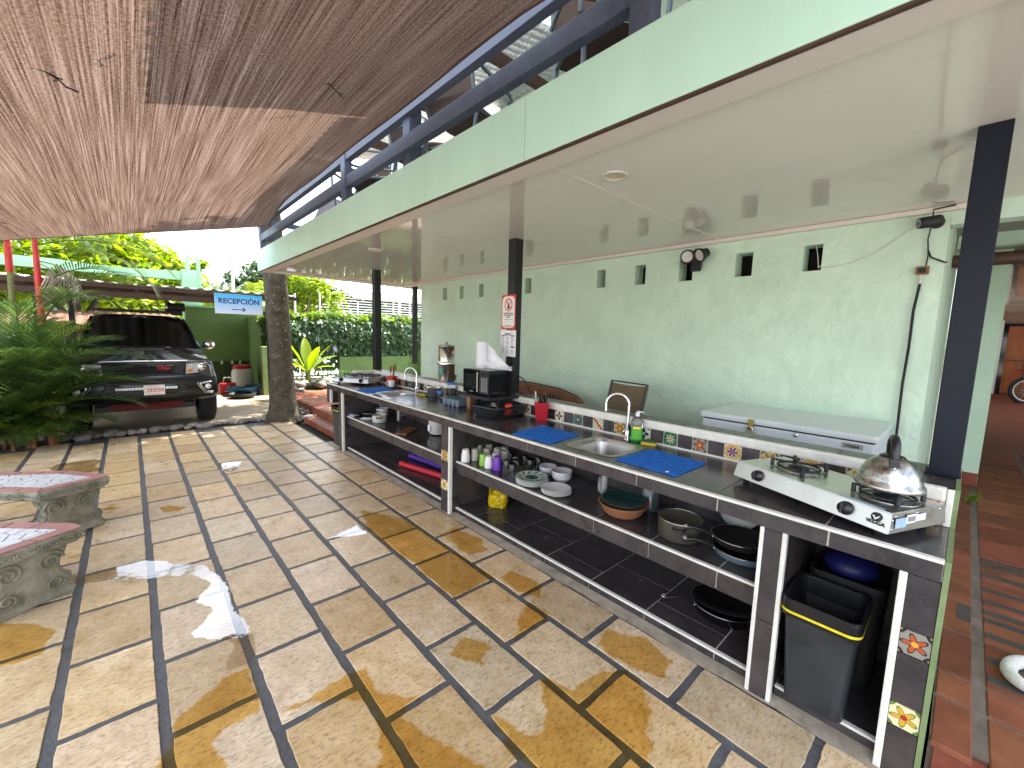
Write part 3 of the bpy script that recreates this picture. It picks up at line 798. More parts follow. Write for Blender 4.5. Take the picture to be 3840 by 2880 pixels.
# fascia, ceiling planks, cornice, deck
FX = 1.535
def fascia_piece(y0, y1):
    MB().box(FX, y0+0.002, 2.488, FX+0.10, y1-0.002, 2.80, bev=0.004).build('fascia_panel', M['fascia'], bld)
for a, b in ((-1.2,-0.85),(-0.85,1.63),(1.63,2.585),(2.585,4.95),(4.95,7.56)): fascia_piece(a, b)
MB().box(FX+0.004, -1.2, 2.478, FX+0.022, 7.55, 2.4875).build('shadow_gap_strip', M['darkwood'], bld)  # dark strip that paints in the shadow gap below the fascia
MB().box(FX+0.0235, -1.2, 2.482, FX+0.16, 7.55, 2.4875).build('cornice', M['cornice'], bld)
MB().box(FX+0.105, -1.2, 2.488, FX+0.16, 7.55, 2.517).build('cornice', M['cornice'], bld)
deck = MB().box(FX+0.101, -1.2, 2.555, 7.5, 7.54, 2.78).build('balcony_deck', M['floortone'], bld)
MB().box(FX, 7.5605, 2.49, 7.5, 7.60, 2.80).build('end_fascia', M['fascia'], bld)
MB().box(FX+0.1, 7.50, 2.497, XW, 7.559, 2.517).build('cornice', M['cornice'], bld)
MB().box(XW-0.05, 0.1, 2.485, XW-0.001, 6.885, 2.517).build('cornice', M['cornice'], bld)
MB().box(XW+0.001, 6.9, 2.485, XW+0.05, 7.5, 2.517).build('cornice', M['cornice'], bld)
ceil = MB().box(FX+0.101, -1.2, 2.535, XW+0.6, 7.55, 2.554).build('ceiling', M['cornice'], bld)
for (y0, y1) in ((-1.2, 1.625), (1.637, 7.555)):
    k = 0; x = FX+0.104
    while x < XW+0.55:
        MB().box(x, y0, ZC, x+0.2985, y1, 2.534).build('plank', M['ceil'], ceil)
        x += 0.30
MB().box(FX+0.104, 1.6255, 2.5165, XW, 1.6365, 2.5335).build('ceiling_seam', M['cornice'], ceil)
M['downlens'] = mat('downlight_lens', (0.62,0.55,0.34), 0.4)
for (x, y) in ((2.085, 1.457), (2.092, 4.62)):
    d = MB().lathe([(0.052,-0.0005),(0.052,-0.006),(0.070,-0.009),(0.076,-0.004),(0.076,0.0)], 28, (x, y, ZC)).build('downlight', M['offwhite'], bld)
    MB().lathe([(0.0,-0.003),(0.053,-0.003)], 28, (x, y, ZC)).build('lens', M['downlens'], d)
# posts carrying the balcony
def post(x0, y0, x1, y1, z0, m, name='post'):
    p = MB().box(x0, y0, z0, x1, y1, ZC-0.001, bev=0.004).build(name, m, bld)
    return p
post(2.655, -0.03, 2.755, 0.07, 1.034, M['bluesteel'])
post(2.735, 2.98, 2.835, 3.08, 1.034, M['blacksteel'])
post(2.72, 6.02, 2.82, 6.12, 1.034, M['blacksteel'])
post(4.14, 7.40, 4.22, 7.48, 1.0, M['blacksteel'])
# rough weld bead at the near post's foot
MB().box(2.645, -0.034, 1.0325, 2.767, 0.082, 1.04, bev=0.003).build('base_plate', M['bluesteel'], bld)

# upper storey ---------------------------------------------------------------
uw = MB()
uw.box(XW, -1.2, 2.78, XW+0.15, 0.7, 5.2); uw.box(XW, 0.7, 2.78, XW+0.15, 4.6, 3.45); uw.box(XW, 0.7, 4.55, XW+0.15, 4.6, 5.2); uw.box(XW, 4.55, 2.78, XW+0.15, 4.75, 5.2)
uw.build('upper_wall', M['wallhi'], bld)
MB().box(XW+0.05, 0.7, 3.45, XW+0.08, 4.55, 4.55).build('window_pane', mat('frosted_pane', (0.55,0.60,0.60), 0.25, trans=0.3, bump=0.6, bs=60), bld)
for y in (0.7, 1.98, 3.26, 4.50): MB().box(XW+0.02, y, 3.45, XW+0.12, y+0.05, 4.55).build('window_bar', M['darkwood'], bld)
# corrugated roof: ribs run up the slope (X)
def corrugated(x0, x1, y0, y1, z0, z1, pitch, amp, th=0.004):
    ny = int((y1-y0)/pitch*4)
    rows = []
    for i in range(ny+1):
        y = y0+(y1-y0)*i/ny
        dz = amp*math.cos(2*PI*(y-y0)/pitch)
        rows.append([(x0, y, z0+dz), (x1, y, z1+dz)])
    return MB().grid(rows, True)
RX0, RX1, RY0, RY1 = 1.25, 8.0, -2.0, 3.05
corrugated(RX0, RX1, RY0, RY1, 4.75, 5.75, 0.12, 0.018).build('roof', M['roofgreen'], bld)
for x in (1.5, 2.7, 3.9):
    z = 4.75+(x-RX0)/(RX1-RX0)-0.09
    MB().box(x, RY0, z-0.05, x+0.08, RY1, z+0.05).build('purlin', M['darkwood'], bld)
for y in (-1.8, 0.3, 2.9):
    MB().tube([(1.35, y, 4.56), (7.0, y, 5.40)], 0.06, 6).build('rafter', M['darkwood'], bld)
MB().box(1.60, 2.93, 2.78, 1.70, 3.03, 4.62).build('roof_post', M['railsteel'], bld)
# lower translucent roof over the far balcony end, widened to block sun streaks
M['skylight'] = mat('textured_translucent_sheet', (0.74,0.76,0.78), 0.35, trans=0.45, var=0.25, vs=22, bump=1.0, bs=24)
corrugated(1.85, 5.0, 3.1, 7.5, 4.35, 4.95, 0.10, 0.02).build('translucent_roof', M['skylight'], bld)
for y in (3.35, 4.6, 6.0, 7.3):
    MB().box(1.85, y, 4.22, 5.0, y+0.06, 4.33).build('roof_beam', M['darkwood'], bld)

# railing ---------------------------------------------------------------------
rail = thing('balcony_railing', 'blue-grey steel balcony railing above the green fascia', 'railing', (1.60, 3.0, 2.78))
for (z0, z1) in ((2.935, 3.035), (3.175, 3.275)):
    MB().box(1.565, -1.2, z0, 1.625, 7.50, z1, bev=0.004).build('rail', M['railsteel'], rail)
for y, w in ((7.45, 0.06), (4.07, 0.10), (0.96, 0.10), (-1.2, 0.10)):
    MB().box(1.558, y, 2.79, 1.558+0.07, y+w, 3.32, bev=0.004).build('post', M['railsteel'], rail)
for z in (2.95, 3.19):
    MB().box(1.63, 7.42, z, 4.6, 7.48, z+0.07).build('rail', M['railsteel'], rail)

# shade net -------------------------------------------------------------------
def sail_z(x, y):
    t = (1.5-x)
    z = 3.14-0.295*t
    if t > 3.0: z += 0.10*(t-3.0)
    s = max(0.0, (y-5.2)/1.6)
    z -= 0.10*s*s*max(0, 1-t/2.5)
    z -= 0.10*math.sin(PI*min(1, max(0, t/5.0)))*math.sin(PI*min(1, max(0, (y+3.5)/10.3)))*0.6
    z += 0.012*math.sin(y*2.3+x*1.7)
    return z
NU, NV = 60, 90
rows = []; uvs = []
for j in range(NV+1):
    v = j/NV
    row = []
    for i in range(NU+1):
        u = i/NU
        y_end = 6.80+0.10*(1-u)-0.22*math.sin(PI*u)*0.3
        y = -0.3+(y_end+0.3)*v
        xr = 1.50+0.02*math.sin(y*3)-0.05*math.sin(PI*min(1,max(0,(y-1)/5.8)))
        if y < 1.5: xr += 0.02
        x = -1.15-0.25*v+(xr+1.15+0.25*v)*u
        row.append((x, y, sail_z(x, y)))
    rows.append(row)
mb = MB().grid(rows, True)
so = mb.build('shade_net', M['sail'])
tag(so, 'brown woven shade net stretched over the courtyard from the balcony rail', 'shade net')
uvl = so.data.uv_layers.new(name='UVMap')
# weave runs fan-wise from the far corner: across = angle-ish coordinate, along = distance
for poly in so.data.polygons:
    for li in poly.loop_indices:
        p = so.data.vertices[so.data.loops[li].vertex_index].co
        uvl.data[li].uv = (p.x, p.y)
hem = MB().tube([(rows[j][-1][0], rows[j][-1][1], rows[j][-1][2]) for j in range(0, NV+1, 3)], 0.008, 6)
hem.build('hem_cord', M['darkwood'], so)
MB().tube([(rows[-1][i][0], rows[-1][i][1], rows[-1][i][2]) for i in range(0, NU+1, 3)], 0.006, 6).build('hem_cord', M['darkwood'], so)
MB().tube([rows[-1][-1], (1.53, 7.0, 3.05), (1.60, 7.1, 3.03)], 0.007, 6).build('tie_cord', M['matteblack'], so)
rg = random.Random(5)
for k, (x, y) in enumerate([(0.02,2.35),(-0.22,2.55),(0.85,2.5),(-0.80,5.6),(0.9,3.0)]):
    pts = []
    a = rg.uniform(0, 3)
    L = rg.uniform(0.06, 0.2)
    for q in range(5):
        pts.append((x+L*q/4*math.cos(a)+rg.uniform(-.012,.012), y+L*q/4*math.sin(a)+rg.uniform(-.012,.012), sail_z(x, y)+0.012))
    tw = MB().tube(pts, 0.0035, 5)
    for q in range(3):
        p = Vector(pts[q+1]); tw.tube([p, p+Vector((rg.uniform(-.04,.04), rg.uniform(-.04,.04), 0.002))], 0.003, 4)
    tag(tw.build('fallen_twig', M['matteblack']), 'dark twig lying on top of the brown shade net', 'twig', 'twigs on the shade net')

# ------------------------------------------------------------------ counter
CT = thing('kitchen_counter', 'long outdoor kitchen counter clad in dark tiles with white trim', 'counter', (2.36, 3.0, 0))
XF, XB, ZT, ZB = 2.02, 2.70, 0.872, 0.796
YN, YFAR = -0.02, 6.07
SINKS = [(2.165, 1.42, 2.535, 1.79), (2.165, 4.42, 2.535, 4.79)]      # cut-outs (x0, y0, x1, y1)
def rect_minus(r, hs):
    out = [r]
    for (a, b, c, d) in hs:
        nxt = []
        for (x0, y0, x1, y1) in out:
            if c <= x0 or a >= x1 or d <= y0 or b >= y1: nxt.append((x0, y0, x1, y1)); continue
            if b > y0: nxt.append((x0, y0, x1, b))
            if d < y1: nxt.append((x0, d, x1, y1))
            ya, yb = max(y0, b), min(y1, d)
            if a > x0: nxt.append((x0, ya, a, yb))
            if c < x1: nxt.append((c, ya, x1, yb))
        out = nxt
    return out
mb = MB()
for (x0, y0, x1, y1) in rect_minus((XF+0.012, YN+0.001, XB, YFAR-0.001), SINKS): mb.box(x0, y0, ZB+0.002, x1, y1, ZT-0.004)
top = mb.build('countertop', M['grout'], CT)
def ctile(x0, y0, x1, y1):
    mb = MB()
    for (a, b, c, d) in rect_minus((x0+0.003, y0+0.003, x1-0.003, y1-0.003), SINKS): mb.box(a, b, ZT-0.004, c, d, ZT)
    if mb.v: mb.build('tile', M['tile_top'], top)
near_y = [-0.018, 0.32, 0.75, 1.18, 1.61, 2.055, 2.27]
far_y = [2.27, 2.495, 2.925, 3.355, 3.78, 4.205, 4.63, 5.05, 5.48, 5.90, 6.068]
for i in range(len(near_y)-1):
    ctile(2.048, near_y[i], 2.50, near_y[i+1]); ctile(2.50, near_y[i], 2.697, near_y[i+1])
for i in range(len(far_y)-1):
    ctile(2.048, far_y[i], 2.245, far_y[i+1]); ctile(2.245, far_y[i], 2.697, far_y[i+1])
MB().box(XF-0.002, YN, ZT-0.012, 2.047, YFAR, ZT+0.001, bev=0.003).build('edge_trim', M['trim'], CT)
fe = MB().box(XF+0.003, YN+0.001, ZB+0.001, XF+0.0118, YFAR-0.001, ZT-0.0125).build('front_edge', M['grout'], CT)
fy = [YN, 0.305]+[0.732+0.4285*k for k in range(0)]
fy = [YN, 0.302, 0.732, 1.163, 1.593, 2.022, 2.451, 2.872, 3.293, 3.705, 4.13, 4.555, 4.975, 5.401, 5.82, YFAR]
for i in range(len(fy)-1):
    MB().box(XF-0.002, fy[i]+0.0035, ZB, XF+0.0025, fy[i+1]-0.0035, ZT-0.013).build('tile', M['tile'], fe)
MB().box(XF+0.004, YFAR+0.0005, ZB+0.001, XB, YFAR+0.008, ZT-0.0125).build('end_tile', M['tile'], CT)
# backsplash ledge
bs = MB().box(XB+0.006, YN, 0.23, 2.88, YFAR, 1.018).build('backsplash', M['grout'], CT)
MB().box(XB-0.006, 0.141, 0.972, XB+0.035, YFAR, 1.030, bev=0.012).build('edge_trim', M['trim'], CT)
MB().box(XB-0.003, 0.141, ZT-0.001, XB+0.0055, YFAR, ZT+0.012).build('edge_trim', M['trim'], CT)
k = 0; y = YN
while y < YFAR-0.05:
    y1 = min(y+0.428, YFAR)
    MB().box(XB+0.036, y+0.002, 1.0185, 2.882, y1-0.002, 1.028).build('ledge_tile', M['tile'], bs)
    y = y1
tile_ws = {}
def small_tile(y0, y1, m, name):
    w = (y1-y0)-0.006
    key = (round(w, 4), m.name)
    if key not in tile_ws:
        me = MB().box(-0.003, -w/2, -0.046, 0.003, w/2, 0.046).mesh(name); me.materials.append(m); tile_ws[key] = me
    return link(name, tile_ws[key], bs, wl_(bs, (XB+0.0035, (y0+y1)/2, 0.928)))
# pattern: dark, decorated, dark ... decorated ones keyed to the photograph
seq = []
y = 2.395
j = 0
decs = {0:0, 1:1, 2:2, 3:3, 4:4, 5:5, 6:6, 7:7, 8:3, 9:7, 10:8}
p = 0.1005
ystart = 2.475
i = 0
while ystart-p*i > 0.2:
    y1 = ystart-p*i; y0 = max(y1-p, YN+0.022)
    if i % 2 == 1: small_tile(y0, y1, DECO[decs.get((i-1)//2, 3)], 'decorated_tile')
    else: small_tile(y0, y1, M['tile'], 'backsplash_tile')
    i += 1
i = 0
while ystart+p*(i+1) < YFAR-0.02:
    y0 = ystart+p*i
    if i % 2 == 0: small_tile(y0, y0+p, DECO[(i//2*5+4) % 9], 'decorated_tile')
    else: small_tile(y0, y0+p, M['tile'], 'backsplash_tile')
    i += 1
# returns at both ends
er = MB().box(2.434, YN+0.001, ZT+0.0005, XB+0.0055, 0.14, 1.018).build('end_return', M['grout'], CT)
MB().box(2.424, YN-0.0005, ZT+0.0008, 2.4335, YN+0.02, 1.03, bev=0.003).build('edge_trim', M['trim'], er)
MB().box(2.424, YN+0.0202, 0.972, 2.466, 0.142, 1.03, bev=0.010).build('edge_trim', M['trim'], er)
MB().box(2.467, YN+0.002, 1.0185, XB+0.035, 0.14, 1.0282).build('ledge_tile', M['tile'], er)
me_ = MB().box(-0.003, -0.054, -0.046, 0.003, 0.054, 0.046).mesh('decorated_tile'); me_.materials.append(DECO[7])
link('decorated_tile', me_, er, wl_(er, (2.4305, 0.062, 0.925)))
MB().box(2.40, YFAR-0.05, ZT+0.0015, XB-0.0065, YFAR-0.0005, 0.985).build('end_return', M['grout'], CT)
MB().box(2.385, YFAR-0.062, 0.985, XB-0.0065, YFAR+0.004, 1.03, bev=0.012).build('edge_trim', M['trim'], CT)
for q in range(3):
    MB().box(2.415+q*0.093, YFAR-0.056, 0.888, 2.50+q*0.093, YFAR-0.0505, 0.978).build('backsplash_tile', M['tile'], CT)
# green painted end skin
gs = MB()
gs.prism([(XF-0.004,0.0),(2.9,0.0),(2.9,1.031),(2.43,1.031),(2.43,0.8735),(XF-0.004,0.8735)], 0, 0.016, Matrix(((1,0,0,0),(0,0,1,-0.0365),(0,1,0,0),(0,0,0,1))))
gs.build('end_skin', M['greenpaint'], CT)
# piers -----------------------------------------------------------------------
def pier(y0, y1, tl, tr, tiles, z0=0.0, z1=ZB-0.001, x1=2.70, trimw=0.022):
    pr = MB().box(XF+0.006, y0+0.003, z0, x1, y1-0.003, z1).build('pier', M['tile'], CT)
    a, b = y0, y1
    if tr: MB().box(XF-0.001, y0-0.001, z0, XF+0.03, y0+trimw, z1-0.001, bev=0.003).build('edge_trim', M['trim'], pr); a = y0+trimw
    if tl: MB().box(XF-0.001, y1-trimw, z0, XF+0.03, y1+0.001, z1-0.001, bev=0.003).build('edge_trim', M['trim'], pr); b = y1-trimw
    for (za, zb, m, nm) in tiles:
        if nm == 'decorated_tile':
            w = b-a-0.003
            me = MB().box(-0.003, -w/2, -(zb-za)/2+0.002, 0.003, w/2, (zb-za)/2-0.002).mesh(nm); me.materials.append(m)
            link(nm, me, pr, wl_(pr, (XF+0.003, (a+b)/2, (za+zb)/2)))
        else:
            MB().box(XF, a+0.0015, za+0.002, XF+0.0055, b-0.0015, zb-0.002).build(nm, m, pr)
    return pr
TL = M['tile']
pier(YN, 0.087, True, False, [(0.0,0.20,TL,'tile'),(0.20,0.293,DECO[8],'decorated_tile'),(0.293,0.49,TL,'tile'),(0.49,0.585,DECO[6],'decorated_tile'),(0.585,0.793,TL,'tile')], trimw=0.022)
bpy_last = pier(0.442, 0.543, True, True, [(0.0,0.365,TL,'tile'),(0.37,0.79,TL,'tile')], trimw=0.016)
pier(2.982, 3.118, False, True, [(0.0,0.205,TL,'tile'),(0.205,0.30,DECO[8],'decorated_tile'),(0.30,0.475,TL,'tile'),(0.475,0.57,DECO[3],'decorated_tile'),(0.57,0.793,TL,'tile')], trimw=0.026)
pier(5.507, 5.635, False, True, [(0.0,0.37,TL,'tile'),(0.375,0.793,TL,'tile')], trimw=0.026)
pier(5.93, YFAR, False, True, [(0.60,0.793,TL,'tile')], z0=0.60, trimw=0.03)
MB().box(2.66, -0.018, 0.0, 2.699, YFAR-0.001, ZB-0.002).build('back_panel', M['tile'], CT)
# shelves -----------------------------------------------------------------------
SX = 2.085
def shelf(y0, y1, z0, z1, joints, depth_joint, lab):
    s = MB().box(SX+0.006, y0+0.001, z0+0.002, 2.66, y1-0.001, z1-0.004).build(lab, M['grout'], CT)
    MB().box(SX-0.001, y0+0.0005, z1-0.012, SX+0.022, y1-0.0005, z1+0.0008, bev=0.003).build('edge_trim', M['trim'], s)
    js = [y0]+[j for j in joints if y0+0.05 < j < y1-0.05]+[y1]
    for i in range(len(js)-1):
        MB().box(SX, js[i]+0.0032, z0, SX+0.0055, js[i+1]-0.0032, z1-0.0125).build('tile', M['tile'], s)
        d = depth_joint if i % 2 else depth_joint+0.16
        for (xa, xb) in ((SX+0.0225, d), (d, 2.66)):
            MB().box(xa+0.004, js[i]+0.004, z1-0.004, xb-0.004, js[i+1]-0.004, z1).build('tile', M['tile_top'], s)
jn = [0.73, 1.10, 1.48, 1.86, 2.27, 2.70, 3.35, 3.78, 4.2, 4.63, 5.05, 5.3]
shelf(0.543, 2.982, 0.375, 0.48, jn, 2.30, 'middle_shelf'); shelf(3.118, 5.507, 0.375, 0.48, jn, 2.30, 'middle_shelf')
jl = [0.71, 1.10, 1.49, 1.88, 2.30, 2.72, 3.4, 3.8, 4.25, 4.68, 5.1]
shelf(0.543, 2.982, 0.0, 0.053, jl, 2.24, 'bottom_shelf'); shelf(3.118, 5.507, 0.0, 0.053, jl, 2.24, 'bottom_shelf')
shelf(0.087, 0.442, 0.0, 0.053, [], 2.24, 'bottom_shelf')
# ------------------------------------------------------------------ things on the counter
def rot_frame(ax, ay, bx, by):
    """Frame whose local x runs from a to b."""
    return math.atan2(by-ay, bx-ax)
# blue cloths
def cloth(corners, z, label, seed):
    c = [Vector((x, y)) for x, y in corners]
    cx = sum((p.x for p in c))/4; cy_ = sum((p.y for p in c))/4
    N = 26; rows = []; rows2 = []
    for j in range(N+1):
        v = j/N; r = []; r2 = []
        for i in range(N+1):
            u = i/N
            p = c[0].lerp(c[1], u).lerp(c[3].lerp(c[2], u), v)
            e = min(u, v, 1-u, 1-v)
            h = 0.004+0.0045*(noise.noise((p.x*22+seed, p.y*22, seed))+1)*0.5 + 0.006*max(0, noise.noise((p.x*8, p.y*8+seed, 2)))
            jx = 0.006*noise.noise((p.x*30, p.y*30, seed))
            r.append((p.x+jx, p.y-jx, z+h)); r2.append((p.x+jx, p.y-jx, z+0.0012))
        rows.append(r); rows2.append(r2)
    mb = MB().grid(rows)
    rim = [rows[0][i] for i in range(N+1)]+[rows[j][N] for j in range(1, N+1)]+[rows[N][i] for i in range(N-1, -1, -1)]+[rows[j][0] for j in range(N-1, 0, -1)]
    low = [(x, y, z+0.001) for x, y, _ in rim]
    n = len(rim)
    mb.add(rim+low, [(i, i+n, (i+1) % n+n, (i+1) % n) for i in range(n)])
    o = mb.build('microfibre_cloth', M['bluecloth'])
    tag(o, label, 'cloth', 'blue cloths on the counter')
    return o
cloth([(2.061,2.232),(2.467,2.302),(2.449,1.906),(2.091,1.866)], ZT, 'blue microfibre cloth on the counter left of the nearer sink', 1.0)
c2_ = cloth([(2.13,1.376),(2.528,1.359),(2.501,0.988),(2.125,0.996)], ZT, 'blue microfibre cloth between the nearer sink and the nearer gas stove', 5.0)
MB().box(2.135, 1.045, ZT+0.009, 2.155, 1.058, ZT+0.0115).build('care_label', M['paper'], c2_)
cloth([(2.052,5.10),(2.46,5.236),(2.45,4.83),(2.06,4.80)], ZT, 'blue cloth beside the far gas stove at the counter end', 9.0)
# sinks
def sink(cx, cy_, label):
    t = thing('steel_sink', label, 'sink', (cx, cy_, ZT), group='steel sinks in the counter')
    w, h = 0.185, 0.185
    def rr(hx, hy, r, n=6):
        pts = []
        for (sx, sy, a0) in ((1,1,0),(-1,1,PI/2),(-1,-1,PI),(1,-1,1.5*PI)):
            for k in range(n+1):
                a = a0+PI/2*k/n
                pts.append((sx*(hx-r)+r*math.cos(a), sy*(hy-r)+r*math.sin(a)))
        return pts
    out = rr(0.215, 0.205, 0.075); mid = rr(0.180, 0.170, 0.07)
    mb = MB(); n = len(out)
    rings = [[(x, y, 0.0008) for x, y in out], [(x, y, 0.005) for x, y in rr(0.212, 0.202, 0.075)], [(x, y, 0.0035) for x, y in rr(0.19, 0.18, 0.07)], [(x, y, 0.001) for x, y in mid],
             [(x, y, -0.02) for x, y in rr(0.172, 0.162, 0.07)], [(x, y, -0.13) for x, y in rr(0.155, 0.145, 0.07)], [(x, y, -0.15) for x, y in rr(0.13, 0.12, 0.07)], [(x, y, -0.153) for x, y in rr(0.035, 0.035, 0.03)]]
    for a in range(len(rings)-1):
        mb.add(rings[a]+rings[a+1], [(i, (i+1) % n, (i+1) % n+n, i+n) for i in range(n)], True)
    mb.build('basin', M['sinksteel'], t, False)
    MB().lathe([(0.0,-0.150),(0.03,-0.150),(0.04,-0.1525)], 18).build('drain', M['chrome'], t, False)
    # tailpipe and trap beneath
    MB().tube([(0.02,0,-0.155),(0.02,0,-0.30),(0.03,0.02,-0.335),(0.05,0.05,-0.335),(0.06,0.06,-0.30),(0.12,0.10,-0.285),(0.42,0.12,-0.285)], 0.02, 10).build('drain_pipe', M['pipe'], t, False)
    return t
sink(2.35, 1.605, 'nearer stainless steel sink set into the tiled counter')
sink(2.35, 4.605, 'farther stainless steel sink near the far stove')
def faucet(x, y, label, h=0.30, reach=0.13, ang=0.0):
    t = thing('gooseneck_tap', label, 'tap', (x, y, ZT), rz=ang, group='gooseneck taps')
    pts = [(0,0,0.05),(0,0,h-reach/2)]+[(-reach/2+reach/2*math.cos(a), 0, h-reach/2+reach/2*math.sin(a)) for a in [PI*k/12 for k in range(13)]]+[(-reach, 0, h-reach/2-0.03)]
    MB().tube(pts, 0.0105, 12).build('spout', M['chrome'], t, False)
    MB().tube([(-reach,0,h-reach/2-0.03),(-reach,0,h-reach/2-0.05)], 0.0125, 12).build('nozzle', M['chrome'], t, False)
    MB().lathe([(0.0,0.0),(0.024,0.0),(0.024,0.008),(0.018,0.014),(0.018,0.07),(0.014,0.08),(0.0,0.08)], 18).build('body', M['chrome'], t, False)
    hd = MB().tube([(0,0.01,0.045),(-0.02,0.045,0.05)], 0.009, 10)
    hd.lathe([(0.0,0.0),(0.019,0.0),(0.021,0.02),(0.012,0.026),(0,0.026)], 12, M=T3(-0.018,0.045,0.05,rx=-PI/2))
    hd.tube([(-0.02,0.06,0.05),(-0.02,0.062,0.10)], [0.007,0.011], 8)
    hd.build('valve_handle', M['chrome'], t, False)
    return t
faucet(2.625, 1.607, 'chrome gooseneck tap behind the nearer sink', 0.335, 0.16, R(-62))
faucet(2.60, 4.58, 'chrome gooseneck tap behind the farther sink', 0.30, 0.17, R(-62))
# dish soap
t = thing('dish_soap_bottle', 'green dish soap bottle with white flip cap beside the nearer tap', 'soap bottle', (2.645, 1.545, ZT), rz=R(-60))
MB().lathe([(0.0,0.001),(0.034,0.001),(0.036,0.01),(0.034,0.09),(0.0355,0.10)], 20, sx=1.15, sy=0.7).build('soap', M['soapgreen'], t, False)
MB().lathe([(0.0355,0.10),(0.038,0.13),(0.036,0.155),(0.024,0.172),(0.013,0.18),(0.013,0.19)], 20, sx=1.15, sy=0.7).build('bottle_shoulder', M['clear'], t, False)
cp = MB().lathe([(0.016,0.186),(0.016,0.21),(0.010,0.216),(0.0,0.216)], 14).build('cap', M['white'], t, False)
MB().box(-0.035,-0.008,0.214,0.012,0.008,0.222, M=T3(0,0,0,ry=R(8)), bev=0.003).build('flip_lid', M['white'], cp, False)
lbm = MB()
lbm.grid([[(0.0425*math.cos(a), -0.0262*1.0+0.0262*(1-math.sin(-a))*0-0.0265*math.sin(a)+0.0265*0, z) for a in [PI*(0.18+0.64*k/10) for k in range(11)]] for z in (0.025, 0.075, 0.098)])
lab = lbm.build('label', M['labelgreen'], t, False)
lab.location = (0, 0, 0)
MB().grid([[(0.0432*math.cos(a), -0.0272*math.sin(a), z) for a in [PI*(0.28+0.44*k/8) for k in range(9)]] for z in (0.062, 0.112)]).build('yellow_label', M['labelyellow'], t, False)
text('brand_text', 'AXION', 0.022, M['signred'], t, T3(0, -0.0285, 0.088, rx=PI/2, rz=0), 0.0006, bold=0.0006)
def sponge(x, y, z, rz, label):
    t = thing('dish_sponge', label, 'sponge', (x, y, z), rz, 'dish sponges')
    MB().box(-0.05,-0.03,0.0005,0.05,0.03,0.022,bev=0.004).build('foam', M['sponge'], t, False)
    MB().box(-0.05,-0.03,0.0222,0.05,0.03,0.03,bev=0.003).build('scourer', M['spongegreen'], t, False)
sponge(2.635, 1.44, ZT, R(-70), 'yellow and green sponge right of the dish soap')
sponge(2.53, 4.31, ZT, R(-60), 'yellow sponge on the counter right of the farther sink')

# gas stoves
def stove(loc, rz, L, D, H, label, glass=False):
    t = thing('two_burner_stove', label, 'stove', loc, rz, 'two-burner gas stoves')
    body = M['steel']
    zl = 0.03
    # front wall leans back, top is a sheet
    s_ = 0.02
    pr = MB()
    poly = [(0,0,zl),(L,0,zl),(L,D,zl),(0,D,zl),(0.006,s_,zl+H),(L-0.006,s_,zl+H),(L-0.006,D-0.008,zl+H),(0.006,D-0.008,zl+H)]
    pr.add(poly, [(0,3,2,1),(0,1,5,4),(1,2,6,5),(2,3,7,6),(3,0,4,7),(4,5,6,7)])
    bm = bmesh.new()
    vs = [bm.verts.new(p) for p in poly]
    for f in [(0,3,2,1),(0,1,5,4),(1,2,6,5),(2,3,7,6),(3,0,4,7),(4,5,6,7)]: bm.faces.new([vs[i] for i in f])
    bmesh.ops.bevel(bm, geom=bm.edges[:], offset=0.004, segments=2, affect='EDGES')
    MB().bm(bm).build('body', body, t, False)
    if glass: MB().box(-0.012, -0.006, zl+H+0.001, L+0.012, D+0.006, zl+H+0.009, bev=0.003).build('glass_top', M['steelglass'], t, False)
    for (x, y) in ((0.05,0.04),(L-0.05,0.04),(0.05,D-0.05),(L-0.05,D-0.05)):
        MB().lathe([(0,0),(0.014,0),(0.016,zl+0.004)], 12, (x, y, 0)).build('foot', M['rubber'], t, False)
    zt_ = zl+H+(0.009 if glass else 0.001)
    for cx, kx in ((0.20*L/0.7, 0.14*L/0.7), (0.577*L/0.7, 0.545*L/0.7)):
        b = MB().lathe([(0.0,0.004),(0.085,0.002),(0.098,0.004),(0.102,0.0015),(0.102,0.0)], 32, (cx, D*0.56, zt_)).build('drip_tray', M['oldsteel'], t, False)
        MB().lathe([(0.0,0.018),(0.030,0.018),(0.032,0.012),(0.045,0.010),(0.045,0.0045)], 24, (cx, D*0.56, zt_)).build('burner', M['castiron'], b, False)
        g = MB()
        g.tube([(cx+0.088*math.cos(a), D*0.56+0.088*math.sin(a), zt_+0.012) for a in [2*PI*k/24 for k in range(25)]], 0.006, 6, cap=False)
        for k in range(4):
            a = PI/4+k*PI/2
            ca, sa = math.cos(a), math.sin(a)
            g.tube([(cx+0.112*ca, D*0.56+0.112*sa, zt_+0.002),(cx+0.112*ca, D*0.56+0.112*sa, zt_+0.038),(cx+0.095*ca, D*0.56+0.095*sa, zt_+0.034),(cx+0.04*ca, D*0.56+0.04*sa, zt_+0.03)], [0.009,0.009,0.007,0.005], 6)
        g.build('pan_support', M['castiron'], t, False)
        K = T3(kx, s_*0.45, zl+H*0.52, rx=PI/2-R(11))
        kb = MB().lathe([(0.0275,0.0),(0.0275,0.006),(0.023,0.008),(0.022,0.022),(0.0,0.023)], 24, M=K).build('knob', M['blackplastic'], t, False)
        MB().box(-0.005,-0.022,0.0232,0.005,0.022,0.034, M=K, bev=0.002).build('grip', M['blackplastic'], kb, False)
    return t
M['steelglass'] = mat('pale_glass_top', (0.30,0.33,0.33), 0.08, var=0.1, vs=8)
rzN = rot_frame(2.321, 0.776, 2.046, 0.138)
st = stove((2.321, 0.776, ZT), rzN, 0.70, 0.36, 0.078, 'worn stainless two-burner gas stove with kettle at the near end of the counter')
